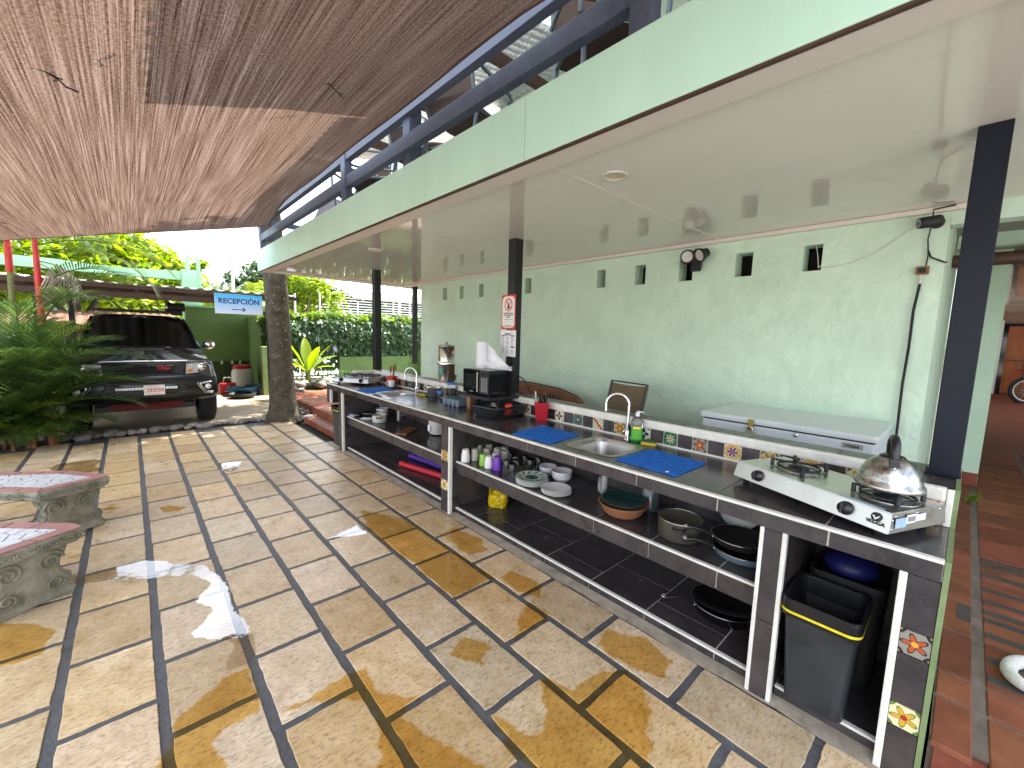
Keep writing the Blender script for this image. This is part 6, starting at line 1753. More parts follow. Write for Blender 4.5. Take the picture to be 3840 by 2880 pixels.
for j in range(8):
    v = j/7
    rows.append([(-0.02+0.10*math.sin(PI*u)*(1-v)+0.16*v, -0.75+1.35*u, 0.05+0.55*v*(0.6+0.4*math.sin(PI*u))) for u in [i/14 for i in range(15)]])
mb = MB().grid(rows); mb.add([tuple(Vector(p)+Vector((0.05,0,0.0))) for r_ in rows for p in r_], [(j*15+i, j*15+i+1, (j+1)*15+i+1, (j+1)*15+i) for j in range(7) for i in range(14)], True)
mb.build('back_shell', mat('maroon_vinyl', (0.055,0.018,0.022), 0.4), t, False)
MB().box(0.06,-0.7,0.0,0.6,0.55,0.32,bev=0.03).build('seat', mat('maroon_vinyl_seat', (0.05,0.016,0.02), 0.4), t, False)

# ------------------------------------------------------------------ tree trunk in the courtyard
def limb(mb, a, b, r0, r1, seed, n=8, wob=0.08, seg=10):
    a, b = Vector(a), Vector(b); pts = []; rr_ = []
    for k in range(seg+1):
        t_ = k/seg
        p = a.lerp(b, t_)+Vector((noise.noise((t_*3, seed, 0)), noise.noise((t_*3, seed, 5)), 0))*wob*math.sin(PI*t_)
        pts.append(p); rr_.append(r0+(r1-r0)*t_)
    mb.tube(pts, rr_, n)
    return pts
def leaf_quad(mb, p, L, W, d, nrm, fold=0.15, heart=False):
    d = d.normalized(); s_ = d.cross(nrm)
    if s_.length < 1e-4: s_ = d.orthogonal()
    s_.normalize(); n_ = s_.cross(d).normalized()
    if heart:
        vs = [p, p-d*L*0.16+s_*W*0.35, p+d*L*0.18+s_*W*0.52-n_*W*fold, p+d*L, p+d*L*0.18-s_*W*0.52-n_*W*fold, p-d*L*0.16-s_*W*0.35]
        mb.add(vs, [(0,1,2,3),(0,3,4,5)])
    else:
        vs = [p, p+d*L*0.45+s_*W*0.5-n_*W*fold, p+d*L-n_*L*0.12, p+d*L*0.45-s_*W*0.5-n_*W*fold]
        mb.add(vs, [(0,1,2),(0,2,3)])
def crown(c, rad, n_clump, n_leaf, L, seed, squash=0.75):
    rc = random.Random(seed); mb = MB()
    c = Vector(c)
    for k in range(n_clump):
        a = rc.uniform(0, 2*PI); z = rc.uniform(-0.7, 1); rr_ = math.sqrt(max(0, 1-z*z))
        q = (rc.random()**0.4)
        cc = c+Vector((rr_*math.cos(a)*rad*q, rr_*math.sin(a)*rad*q, z*rad*squash*q))
        cr = rad*rc.uniform(0.14, 0.30)
        for j in range(n_leaf):
            v = Vector((rc.gauss(0,1), rc.gauss(0,1), rc.gauss(0,0.7))).normalized()*cr*rc.random()**0.5
            d = Vector((rc.gauss(0,1), rc.gauss(0,1), rc.gauss(-0.3,0.6)))
            nn = Vector((rc.gauss(0,0.5), rc.gauss(0,0.5), 1))
            s_ = rc.uniform(0.7, 1.3)
            leaf_quad(mb, cc+v, L*s_, L*s_*0.6, d, nn)
    return mb
L_TREE = leaf_mat('tree_leaves', (0.06,0.13,0.012), (0.17,0.26,0.025), 0.45)
L_BRIGHT = leaf_mat('almond_leaves', (0.10,0.19,0.012), (0.26,0.34,0.03), 0.5)
L_DARK = leaf_mat('dark_leaves', (0.018,0.055,0.014), (0.05,0.11,0.025), 0.3)
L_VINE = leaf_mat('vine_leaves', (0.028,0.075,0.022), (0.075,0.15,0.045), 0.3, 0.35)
L_VINESUN = leaf_mat('vine_leaves_sunlit_tint', (0.11,0.21,0.02), (0.22,0.33,0.04), 0.5)  # brighter copy of the vine leaves, sunlight put into the colour
L_PALM = leaf_mat('palm_leaves', (0.042,0.092,0.026), (0.115,0.19,0.048), 0.40, 0.32)
L_PALMY = leaf_mat('palm_leaves_yellow', (0.10,0.17,0.02), (0.22,0.28,0.04), 0.45, 0.4)
L_DRY = leaf_mat('dry_frond', (0.30,0.25,0.19), (0.45,0.39,0.31), 0.25, 0.7)

tree = thing('courtyard_tree', 'thick mottled tree trunk standing at the balcony corner', 'tree', (1.98, 8.22, -0.02))
mb = MB()
prof = [(0.33,0.0),(0.29,0.06),(0.245,0.16),(0.21,0.35),(0.20,0.6),(0.185,1.0),(0.175,1.6),(0.18,2.2),(0.185,2.8),(0.18,3.6),(0.17,4.6)]
N = 28; vs = []; fs = []
for i, (r, z) in enumerate(prof):
    for k in range(N):
        a = 2*PI*k/N
        rr_ = r*(1+0.05*noise.noise((math.cos(a)*2, math.sin(a)*2, z*1.2))+(0.22*max(0, math.cos(a*5+0.6))*max(0, 1-z/0.28) if z < 0.28 else 0))
        vs.append((rr_*math.cos(a)-0.03*z+0.022*math.sin(z*1.1), rr_*math.sin(a), z))
for i in range(len(prof)-1):
    for k in range(N):
        a, b = i*N+k, i*N+(k+1) % N
        fs.append((a, b, b+N, a+N))
mb.add(vs, fs, True)
tx_ = -0.03*4.6+0.022*math.sin(4.6*1.1)
for (bx, by, bz, s_) in ((3.2,0.8,6.6,1),(1.4,1.6,7.2,2),(2.2,-0.6,7.0,3),(0.9,0.2,7.4,4)):
    limb(mb, (tx_,0,4.5), (bx,by,bz), 0.13, 0.05, s_)
mb.build('trunk', M['bark'], tree, False)
lc = MB(); rl = random.Random(4)
for k in range(230):
    z = rl.uniform(0.3, 3.2); a = rl.uniform(PI*0.8, PI*2.2)
    i = max(j for j in range(len(prof)) if prof[j][1] <= z); f_ = (z-prof[i][1])/(prof[i+1][1]-prof[i][1])
    r = (prof[i][0]+(prof[i+1][0]-prof[i][0])*f_)*(1+0.05*noise.noise((math.cos(a)*2, math.sin(a)*2, z*1.2)))
    c = Vector((r*math.cos(a)-0.03*z+0.022*math.sin(z*1.1), r*math.sin(a), z)); nn = Vector((math.cos(a), math.sin(a), 0)); tt = Vector((-math.sin(a), math.cos(a), 0))
    s_ = rl.uniform(0.004, 0.014)*(1.6 if rl.random() < 0.1 else 1)
    lc.add([c+nn*0.0045+(tt*math.cos(w)+Vector((0,0,1))*math.sin(w)*1.4)*s_*rl.uniform(0.6,1.1) for w in [2*PI*q/7 for q in range(7)]], [tuple(range(7))])
structure(lc.build('lichen_spots', M['lichen'], tree, False), 'stuff')
structure(crown((2.4,0.6,7.3), 2.5, 120, 60, 0.19, 21).build('crown', L_TREE, tree, False), 'stuff')  # unseen crown, shifted and thickened to shade the driveway edge
# leaf litter at the trunk foot
mb = MB(); rl = random.Random(9)
for k in range(700):
    a = rl.uniform(0, 2*PI); r = 0.28+abs(rl.gauss(0, 0.12))
    leaf_quad(mb, Vector((1.98+r*math.cos(a), 8.22+r*math.sin(a), 0.02+rl.uniform(0,0.07))), rl.uniform(0.02,0.05), 0.015, Vector((rl.gauss(0,1),rl.gauss(0,1),rl.gauss(0.2,0.4))), Vector((0,0,1)))
o = mb.build('leaf_litter', leaf_mat('litter', (0.05,0.045,0.02), (0.10,0.085,0.04), 0.1)); structure(o, 'stuff'); o['label'] = 'brown-green leaf litter around the foot of the trunk'

# ------------------------------------------------------------------ pickup truck
TX, TY = 0.155, 8.17
trk = thing('pickup_truck', 'dark grey pickup truck parked nose-first under the carport', 'pickup truck', (TX, TY, -0.01))
trk.scale = (1.0, 1.0, 1.06)
M['carpaint'] = mat('dark_grey_paint', (0.013,0.015,0.016), 0.3, 0.2, coat=0.45)
M['carglass'] = mat('dark_car_glass', (0.004,0.005,0.006), 0.03, spec=0.7)
M['trimblack'] = mat('grille_black', (0.010,0.011,0.014), 0.4)
M['lampglass'] = mat('lamp_glass', (0.72,0.74,0.75), 0.12, 0.25)
def loft(stations, name, m, parent, cap=True):
    """stations: (y, half profile [(x, z)...] from bottom centre to top centre)"""
    mb = MB(); rows = []
    for y, h in stations:
        rows.append([(x, y, z) for x, z in h]+[(-x, y, z) for x, z in reversed(h)])
    mb.grid(rows, True)
    n = len(rows[0])
    if cap:
        mb.add(rows[0], [tuple(range(n))]); mb.add(rows[-1], [tuple(range(n))[::-1]])
    return mb.build(name, m, parent, False)
W = 0.88
def sec(w, zb, zs, zc): return [(0.0,zb),(w*0.93,zb),(w,zb+0.12),(w*1.005,zs-0.22),(w*0.985,zs-0.06),(w*0.93,zs),(w*0.6,zc-0.012),(0.0,zc)]
# hood and fenders
loft([(0.16,sec(W*0.90,0.66,0.985,1.02)),(0.20,sec(W*0.94,0.62,1.0,1.05)),(0.45,sec(W*0.985,0.60,1.03,1.105)),(0.9,sec(W,0.60,1.055,1.15)),(1.35,sec(W,0.5,1.075,1.185))], 'hood', M['carpaint'], trk)
loft([(1.35,sec(W,0.34,1.06,1.10)),(3.1,sec(W*1.005,0.34,1.08,1.12)),(5.05,sec(W,0.38,1.08,1.10))], 'body_side', M['carpaint'], trk)
sc_ = [(0.29+0.0,1.115),]
MB().grid([[(x, y, z) for x in (-0.29,-0.25,0.0,0.25,0.29)] for (y, z) in ((0.88,1.142),(0.93,1.185),(1.25,1.20))]).build('hood_scoop', M['carpaint'], trk, False)
MB().box(-0.26,0.875,1.148,0.26,0.92,1.178).build('scoop_opening', M['trimblack'], trk, False)
for x in (-0.13,0,0.13): MB().box(x-0.004,0.872,1.148,x+0.004,0.90,1.18).build('scoop_fin', M['carpaint'], trk, False)
# cab
def gh(w0, zb, w1, zt): return [(0.0,zb),(w0,zb),(w0*0.99,zb+(zt-zb)*0.35),(w1*1.02,zb+(zt-zb)*0.80),(w1*0.92,zt-0.012),(w1*0.6,zt+0.004),(0.0,zt+0.012)]
loft([(1.28,gh(0.80,1.08,0.80,1.16)),(1.62,gh(0.82,1.06,0.70,1.44)),(1.98,gh(0.83,1.06,0.655,1.655)),(2.25,gh(0.835,1.06,0.645,1.70)),(3.0,gh(0.835,1.06,0.64,1.70)),(3.25,gh(0.82,1.06,0.66,1.30))], 'cab', M['carpaint'], trk)
ws = []
for (y, w, z) in ((1.30,0.735,1.185),(1.60,0.685,1.435),(1.93,0.60,1.640)):
    ws.append([(w*u, y-0.012+0.05*u*u, z+0.012-0.018*u*u) for u in [-1,-0.8,-0.5,0,0.5,0.8,1]])
MB().grid(ws).build('windscreen', M['carglass'], trk, False)
for s_ in (-1, 1):
    MB().grid([[(s_*(0.838-0.175*v+0.004), 1.75+0.25*v+q*(1.3-0.2*v), 1.13+0.48*v) for q in (0,0.5,1)] for v in (0,0.5,1)]).build('side_window', M['carglass'], trk, False)
    MB().tube([(s_*0.745,1.29,1.185),(s_*0.69,1.60,1.43),(s_*0.615,1.95,1.65)], 0.018, 8).build('windscreen_pillar', M['trimblack'], trk, False)
    mr = MB().ball((s_*0.96,1.72,1.21), 0.105, 0.06, 0.078).build('mirror', M['chrome'], trk, False)
    MB().tube([(s_*0.83,1.72,1.15),(s_*0.90,1.72,1.17)], 0.02, 8).build('mirror_arm', M['trimblack'], mr, False)
    MB().box(s_*0.88 if s_ > 0 else -0.888, 1.5, 0.55, 0.888 if s_ > 0 else s_*0.88, 1.505, 1.05).build('door_gap', M['trimblack'], trk, False)
# roof rack, light bar and roof gear
for y in (2.2, 2.9): MB().box(-0.62,y,1.76,0.62,y+0.05,1.785).build('roof_bar', M['trimblack'], trk, False)
MB().box(-0.55,2.02,1.755,0.45,2.75,1.79,bev=0.01).build('roof_tray', M['trimblack'], trk, False)
aw = MB().tube([(0.40,2.1,1.86),(0.66,2.1,1.87)], 0.075, 20).build('roof_speaker', M['matteblack'], trk, False)
MB().tube([(0.37,2.1,1.86),(0.40,2.1,1.86)], 0.072, 20).build('speaker_cap', M['steel'], aw, False)
MB().box(0.45,2.05,1.72,0.62,2.15,1.80,bev=0.008).build('speaker_foot', M['matteblack'], aw, False)
# front: curved panels
def front(pts, y0, k, name, m, parent, depth=0.03, sm=False):
    """closed outline (x, z) on the curved nose surface y = y0 + k x^2, extruded backwards"""
    n = len(pts)
    f_ = [(x, y0+k*x*x, z) for x, z in pts]; b_ = [(x, y0+k*x*x+depth, z) for x, z in pts]
    mb = MB().add(f_+b_, [tuple(range(n))]+[(i, i+n, (i+1) % n+n, (i+1) % n) for i in range(n)], sm)
    return mb.build(name, m, parent, False)
def ftube(pts, y0, k, r, name, m, parent, closed=True):
    q = [(x, y0+k*x*x, z) for x, z in pts]
    if closed: q.append(q[0])
    return MB().tube(q, r, 8, cap=not closed).build(name, m, parent, False)
def mir(pts): return pts+[(-x, z) for x, z in reversed(pts)]
KX = 0.20
# nose panel grid (upper fascia between hood and bumper)
def nose(rowsz, name, m, xs_=None):
    xs_ = xs_ or [-1,-0.9,-0.7,-0.45,-0.2,0,0.2,0.45,0.7,0.9,1]
    rows = []
    for (z, y, w) in rowsz: rows.append([(w*u, y+KX*(w*u)**2+(0.05 if abs(u) == 1 else 0), z) for u in xs_])
    return MB().grid(rows).build(name, m, trk, False)
nose([(1.035,0.24,0.80),(1.02,0.135,0.82),(0.99,0.10,0.83),(0.84,0.085,0.86),(0.80,0.06,0.87),(0.76,0.03,0.875),(0.62,0.02,0.885),(0.52,0.035,0.885),(0.47,0.075,0.87),(0.43,0.13,0.84)], 'bumper', M['carpaint'])
ftube([(-0.50,1.018),(-0.25,1.022),(0,1.023),(0.25,1.022),(0.50,1.018)], 0.105, KX, 0.013, 'chrome_strip', M['chrome'], trk, False)
# grille
g_ = front(mir([(0.0,0.985),(0.47,0.985),(0.50,0.965),(0.44,0.82),(0.41,0.80),(0.0,0.80)]), 0.083, KX, 'grille', M['trimblack'], trk, 0.05)
ftube(mir([(0.0,0.955),(0.32,0.955),(0.35,0.94),(0.325,0.84),(0.30,0.825),(0.0,0.825)])[0:12], 0.078, KX, 0.012, 'grille_frame', M['trimblack'], g_)
mesh_ = MB()
for r_ in range(5):
    for c_ in range(-9, 10):
        x = c_*0.034+(0.017 if r_ % 2 else 0); z = 0.845+r_*0.023
        if abs(x) > 0.31: continue
        mesh_.tube([(x+0.016*math.cos(a), 0.080+KX*x*x, z+0.0125*math.sin(a)) for a in [2*PI*q/6 for q in range(7)]], 0.0028, 4, cap=False)
structure(mesh_.build('honeycomb_mesh', M['gloss'], g_, False), 'stuff')
text('grille_letters', 'TRD', 0.062, M['redpaint'], trk, T3(0.20, 0.085, 0.922) @ Euler((PI/2,0,0)).to_matrix().to_4x4(), 0.004, sx=1.35, bold=0.002)
# headlamps
for s_ in (-1, 1):
    hl = front([(s_*0.475,0.985),(s_*0.70,1.005),(s_*0.80,0.985),(s_*0.815,0.90),(s_*0.76,0.845),(s_*0.46,0.82)], 0.075, KX, 'headlight', M['lampglass'], trk, 0.06)
    MB().lathe([(0,0.0),(0.05,0.002),(0.062,-0.02),(0.066,-0.025)], 20, M=T3(s_*0.68, 0.155, 0.925, rx=PI/2)).build('reflector', M['chrome'], hl, False)
    front([(s_*0.49,0.855),(s_*0.56,0.862),(s_*0.555,0.895),(s_*0.50,0.893)], 0.070, KX, 'indicator', M['orange'], hl, 0.01)
    ftube([(s_*0.475,0.985),(s_*0.70,1.005),(s_*0.80,0.985),(s_*0.815,0.90),(s_*0.76,0.845),(s_*0.46,0.82)], 0.072, KX, 0.007, 'lamp_trim', M['trimblack'], hl)
    for q in range(4): front([(s_*(0.52+q*0.07),0.86),(s_*(0.525+q*0.07),0.86),(s_*(0.56+q*0.07),0.975),(s_*(0.55+q*0.07),0.975)], 0.071, KX, 'lens_rib', M['white'], hl, 0.004)
    fg = front([(s_*0.62,0.67),(s_*0.80,0.69),(s_*0.82,0.62),(s_*0.74,0.53)], 0.012, KX, 'fog_lamp_recess', M['trimblack'], trk, 0.02)
    ftube([(s_*0.60,0.685),(s_*0.79,0.70),(s_*0.79,0.69),(s_*0.64,0.672),(s_*0.715,0.55),(s_*0.81,0.545),(s_*0.80,0.525),(s_*0.70,0.53)], 0.008, KX, 0.009, 'fog_lamp_chrome', M['chrome'], fg)
    MB().lathe([(0,0.012),(0.038,0.008),(0.042,0.0)], 18, M=T3(s_*0.745, 0.115, 0.625, rx=PI/2)).build('fog_lamp', M['lampglass'], fg, False)
# lower air intake with LED bar
lo = front(mir([(0.0,0.72),(0.42,0.72),(0.46,0.70),(0.50,0.585),(0.47,0.565),(0.0,0.565)]), 0.012, KX, 'lower_intake', M['trimblack'], trk, 0.03)
ftube([(-0.50,0.57),(-0.44,0.725),(0,0.728),(0.44,0.725),(0.50,0.57),(0.0,0.555)], 0.006, KX, 0.013, 'intake_frame', M['carpaint'], lo)
for k in range(3): front([(-0.45+0.01*k,0.60+k*0.045),(0.45-0.01*k,0.60+k*0.045),(0.45-0.01*k,0.608+k*0.045),(-0.45+0.01*k,0.608+k*0.045)], 0.006, KX*0.9, 'intake_slat', M['gloss'], lo, 0.01)
lb_ = MB().box(-0.36,0.0,0.625,0.36,0.035,0.672,bev=0.004).build('led_bar', M['trimblack'], trk, False)
for k in range(20): MB().box(-0.35+k*0.035,-0.004,0.632,-0.32+k*0.035,-0.0005,0.665).build('led_cell', M['lampglass'], lb_, False)
pl_ = MB().box(-0.10+0.055,-0.030,0.555,0.195,-0.020,0.695,bev=0.003).build('licence_plate', M['white'], trk, False)
RD = M['signred']; FP = Euler((PI/2,0,0)).to_matrix().to_4x4()
text('plate_number', '293058', 0.076, RD, pl_, T3(0.085,-0.0308,0.622) @ FP, 0.0005, sx=0.86, bold=0.0015)
text('plate_text', 'COSTA RICA', 0.020, RD, pl_, T3(0.075,-0.0308,0.680) @ FP, 0.0005, sx=1.0)
text('plate_text', 'CENTROAMERICA', 0.018, RD, pl_, T3(0.075,-0.0308,0.567) @ FP, 0.0005, sx=1.0)
text('plate_text', 'C', 0.032, RD, pl_, T3(-0.028,-0.0308,0.642) @ FP, 0.0005, sx=0.8); text('plate_text', 'L', 0.032, RD, pl_, T3(-0.028,-0.0308,0.605) @ FP, 0.0005, sx=0.8)
front(mir([(0.0,0.40),(0.40,0.41),(0.46,0.37),(0.38,0.31),(0.0,0.29)]), 0.38, 0.1, 'skid_plate', mat('skid_red', (0.13,0.003,0.003), 0.7), trk, 0.3)
MB().box(-0.62,0.72,0.24,0.62,4.9,0.42).build('underbody', M['trimblack'], trk, False)  # plain black block added to deepen the shade below the truck
MB().tube([(-0.6,0.75,0.36),(0.6,0.75,0.36)], 0.05, 8).build('front_axle', M['trimblack'], trk, False)
# wheels
for s_ in (-1, 1):
    for y in (0.85, 3.95):
        K = T3(s_*0.775, y, 0.385, ry=PI/2)
        wh = MB().lathe([(0.20,-0.115),(0.335,-0.125),(0.37,-0.105),(0.385,-0.05),(0.387,0.0),(0.385,0.05),(0.37,0.105),(0.335,0.125),(0.20,0.115)], 40, M=K)
        for q in range(36):
            a = 2*PI*q/36
            for w_ in (-0.08, 0.03):
                wh.box(-0.012,-0.018,-0.045,0.012,0.018,0.045, M=K @ Matrix.Rotation(a, 4, 'Z') @ Matrix.Translation((0.384,0,w_+0.03*(q % 2))))
        wo = wh.build('wheel', M['rubber'], trk, False)
        MB().lathe([(0,0.04*s_),(0.06,0.05*s_),(0.08,0.02*s_),(0.19,0.06*s_),(0.205,0.11*s_)], 24, M=K).build('rim', M['steel'], wo, False)

# ------------------------------------------------------------------ carport
CK = 9.1/10.5
def ck(x): return x*CK
def cz(z): return 1.6+(z-1.6)*CK
cp_ = thing('carport', 'low carport roof of corrugated sheet on dark brown timber beams', 'carport', (0.5, 12.0, 0))
rows = []
x0, x1 = -3.8, 2.52
ny = 160
for i in range(ny+1):
    x = x0+(x1-x0)*i/ny
    dz = 0.016*math.cos(2*PI*x/0.19)
    rows.append([(x, 9.03, cz(2.36)+dz), (x, 14.3, 2.62+dz)])
MB().grid(rows).build('roof_sheet', M['roofgrey'], cp_)
MB().box(-3.8,9.10,cz(2.10),1.17,9.17,cz(2.205),bev=0.004).build('beam', M['darkwood'], cp_)
MB().box(-3.8,9.06,cz(2.262),2.52,9.12,cz(2.335),bev=0.004).build('fascia_board', M['darkwood'], cp_)
MB().box(-4.2,14.0,2.40,2.9,14.1,2.52).build('beam', M['darkwood'], cp_)
for x in (-3.4,-1.9,0.17,1.30,2.6): MB().prism([(9.13,cz(2.206)),(14.05,2.45),(14.05,2.51),(9.13,cz(2.262))], x*CK, x*CK+0.08, Matrix(((0,0,1,0),(1,0,0,0),(0,1,0,0),(0,0,0,1)))).build('rafter', M['darkwood'], cp_)
for (x, y) in ((-1.0,9.09),(-3.6,9.09),(-1.0,13.9),(1.96,9.11)): MB().box(x,y,0,x+0.10,y+0.10,cz(2.10)-0.001 if y < 11 else 2.4).build('post', M['blacksteel'], cp_)
# RECEPCIÓN sign
t = thing('reception_sign', 'blue and white RECEPCIÓN sign with arrow under the carport roof', 'sign', (1.755*8.98/10.5, 8.98, 1.6+(1.905-1.6)*8.98/10.5))
def sign_mat():
    m, n, l, b = new_mat('sign_gradient')
    tc = n.new('ShaderNodeTexCoord'); sp = n.new('ShaderNodeSeparateXYZ'); l.new(tc.outputs['Object'], sp.inputs[0])
    r = n.new('ShaderNodeValToRGB'); r.color_ramp.elements[0].position = 0.0; r.color_ramp.elements[0].color = (0.74,0.78,0.90,1)
    e = r.color_ramp.elements[1]; e.position = 1.0; e.color = (0.01,0.48,0.88,1)
    e2 = r.color_ramp.elements.new(0.45); e2.color = (0.40,0.64,0.90,1)
    l.new(math_node(n, l, 'DIVIDE', sp.outputs['Z'], 0.40), r.inputs['Fac']); l.new(r.outputs['Color'], b.inputs['Base Color'])
    b.inputs['Roughness'].default_value = 0.4
    return m
MB().box(-0.425,0,0,0.425,0.008,0.40,bev=0.003).build('panel', sign_mat(), t, False)
MB().box(-0.432,0.0085,-0.007,0.432,0.02,0.407).build('frame', M['steel'], t, False)
t.scale = (0.855,0.855,0.855)
text('sign_text', 'RECEPCIÓN', 0.150, M['navy'], t, T3(0.0,-0.002,0.255) @ FP, 0.001, sx=0.92, bold=0.003)
MB().box(-0.14,-0.004,0.082,0.07,-0.0005,0.098).build('arrow_shaft', M['navy'], t, False)
MB().prism([(0.06,0.045),(0.115,0.09),(0.06,0.135),(0.045,0.122),(0.08,0.09),(0.045,0.058)], 0, 0.0035, Matrix(((1,0,0,0),(0,0,-1,-0.0008),(0,1,0,0),(0,0,0,1)))).build('arrow_head', M['navy'], t, False)
# walls beyond the carport
gw = thing('olive_wall', 'olive green garden wall with darker base behind the pickup', 'wall', (2.0, 14.6, 0))
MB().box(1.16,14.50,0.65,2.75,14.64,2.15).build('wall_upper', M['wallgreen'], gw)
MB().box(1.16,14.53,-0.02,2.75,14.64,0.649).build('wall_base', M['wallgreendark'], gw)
MB().box(2.62,11.75,-0.02,2.74,14.49,1.95).build('side_wall', M['wallgreen'], gw)
MB().box(1.16,14.49,2.151,2.85,14.66,2.20).build('coping', M['mint'], gw)
for x in (1.9,2.15,2.35): MB().box(x,14.48,0.56,x+0.05,14.529,0.66).build('bracket', M['offwhite'], gw)
tag(MB().box(2.35,11.55,-0.02,2.56,11.74,1.18,bev=0.008).build('gate_pillar', M['pillar']), 'light green square pillar left of the tree trunk', 'pillar')
mbm = thing('mint_gateway', 'mint green concrete beam and pillar above the carport roof', 'gateway', (1.3, 15.0, 0))
rows = []
for i in range(25):
    u = i/24; x = -3.2+4.35*u
    rows.append([(x, 15.0, 3.16-0.05*math.sin(PI*min(1,max(0,(u-0.45)/0.5)))-0.02), (x, 15.0, 2.90)])
mb = MB().grid(rows); mb.add([(p[0], 15.25, p[2]) for r_ in rows for p in r_], [(i*2, i*2+2, i*2+3, i*2+1) for i in range(24)]); 
mb.add([rows[i][0] for i in range(25)]+[(r_[0][0],15.25,r_[0][2]) for r_ in rows], [(i, i+1, i+26, i+25) for i in range(24)])
mb.build('beam', M['mint'], mbm)
MB().box(1.16,14.9,0,1.50,15.3,3.18,bev=0.01).build('pillar', M['mint'], mbm)
MB().box(1.52,15.0,0,1.60,15.1,3.55).build('pipe_post', M['mint'], mbm)
MB().box(1.28,15.0,3.18,1.36,15.1,3.62).build('pipe_post', M['mint'], mbm)
# yard clutter
t = thing('fuel_can', 'red plastic jerry can on the driveway', 'jerry can', (1.72, 12.25, -0.01))
mb = MB().box(-0.17,-0.09,0.0,0.17,0.09,0.27,bev=0.03); mb.build('can', M['redpaint'], t, False)
MB().tube([(-0.10,0,0.26),(-0.06,0,0.40),(0.06,0,0.40),(0.10,0,0.26)], 0.016, 8).build('handle', M['offwhite'], t, False)
MB().tube([(0.02,0,0.27),(0.02,0,0.34)], 0.03, 10).build('cap', M['ink'], t, False)
t = thing('white_barrel', 'white plastic barrel with red lid against the olive wall', 'barrel', (2.22, 13.3, -0.01))
MB().lathe([(0,0),(0.23,0),(0.26,0.05),(0.26,0.42),(0.22,0.52),(0.20,0.54)], 28).build('drum', M['white'], t, False)
MB().lathe([(0.215,0.53),(0.22,0.60),(0.20,0.625),(0,0.63)], 28).build('lid', M['redpaint'], t, False)
t = thing('garden_hose', 'coiled blue garden hose on the ground by the green pillar', 'hose', (1.98, 11.85, 0.0))
pts = [( (0.30+0.06*math.sin(a*0.37))*math.cos(a), (0.22+0.04*math.cos(a*0.53))*math.sin(a), 0.03+0.028*(k//14)+0.02*math.sin(a*1.7)) for k, a in [(k, k*2*PI/14) for k in range(88)]]
MB().tube(pts, 0.024, 8).build('coil', M['hose'], t, False)
t = thing('black_tub', 'shallow black tub in front of the blue hose', 'tub', (1.88, 11.35, 0.0))
MB().lathe([(0,0.001),(0.22,0.001),(0.27,0.10),(0.28,0.10),(0.24,0.012),(0,0.01)], 26).build('tub', M['matteblack'], t, False)
t = thing('spray_bottle', 'white spray bottle beside the red jerry can', 'bottle', (1.40, 12.6, -0.01))
MB().lathe([(0,0),(0.06,0),(0.06,0.16),(0.02,0.22),(0.02,0.26)], 14).build('bottle', M['white'], t, False); MB().box(-0.06,-0.02,0.26,0.04,0.02,0.31,bev=0.008).build('trigger_head', M['white'], t, False)
tag(MB().tube([(2.48,11.95,0.0),(2.60,12.4,1.05)], 0.025, 8).build('leaning_pole', M['pipe']), 'grey pole leaning against the olive side wall', 'pole')
# ------------------------------------------------------------------ palms
def frond_mesh(L, n, leaf, droop, width, vee, seed, m, name='frond', rach=0.012):
    """Frond leaving the origin along +x and rising along z, arching over by 'droop'."""
    rf = random.Random(seed); mb = MB()
    pts = []; a = 0.0; p = Vector((0,0,0)); ang = 0.0
    S = 16
    for k in range(S+1):
        pts.append(p.copy())
        ang = -droop*(k/S)**1.4
        p = p+Vector((math.cos(ang), 0, math.sin(ang)))*L/S
    mb.tube(pts, [rach*(1-0.8*k/S) for k in range(S+1)], 5)
    for k in range(n):
        t_ = 0.22+0.78*(k+0.5)/n
        i = min(S-1, int(t_*S)); f_ = t_*S-i
        q = pts[i].lerp(pts[i+1], f_); tg = (pts[i+1]-pts[i]).normalized()
        upv = Vector((0,1,0)).cross(tg); upv = -upv if upv.z < 0 else upv
        env = math.sin(PI*min(1, 0.12+0.86*t_))**0.6
        for s_ in (-1, 1):
            side = Vector((0, s_, 0))
            fwd = 0.45+0.9*t_
            d = (side*1.0+tg*fwd+upv*(vee+rf.uniform(-.08,.08))).normalized()
            ll = leaf*env*rf.uniform(0.88,1.08); w = width*rf.uniform(0.85,1.1)
            wv = d.cross(upv).normalized()
            sag = Vector((0,0,-1))*ll*(0.10+0.18*rf.random())
            a0, a1, a2 = q, q+d*ll*0.55+Vector((0,0,0.02))*ll, q+d*ll+sag
            mb.add([a0-wv*w*0.25, a0+wv*w*0.25, a1+wv*w*0.5-upv*w*0.15, a1-wv*w*0.5-upv*w*0.15, a2], [(0,1,2,3),(3,2,4)])
    me = mb.mesh(name); me.materials.append(m)
    return me
FR = [frond_mesh(1.15, 26, 0.42, 0.9, 0.019, 0.35, 1, L_PALM), frond_mesh(0.95, 22, 0.40, 0.6, 0.021, 0.5, 2, L_PALM), frond_mesh(1.3, 30, 0.44, 1.3, 0.018, 0.25, 3, L_PALM), frond_mesh(0.8, 18, 0.34, 0.5, 0.024, 0.6, 4, L_PALMY), frond_mesh(1.5, 34, 0.5, 1.5, 0.018, 0.1, 5, L_PALMY)]
DRYF = frond_mesh(0.75, 26, 0.5, 1.9, 0.02, -0.7, 6, L_DRY)
M['palmred'] = mat('red_crownshaft', (0.50,0.022,0.012), 0.4, var=0.25, vs=8)
M['palmstem'] = mat('palm_stem', (0.17,0.17,0.05), 0.55, var=0.4, vs=12, stretch=(1,1,4))
M['palmbase'] = mat('palm_base', (0.20,0.06,0.025), 0.6, var=0.4, vs=10)
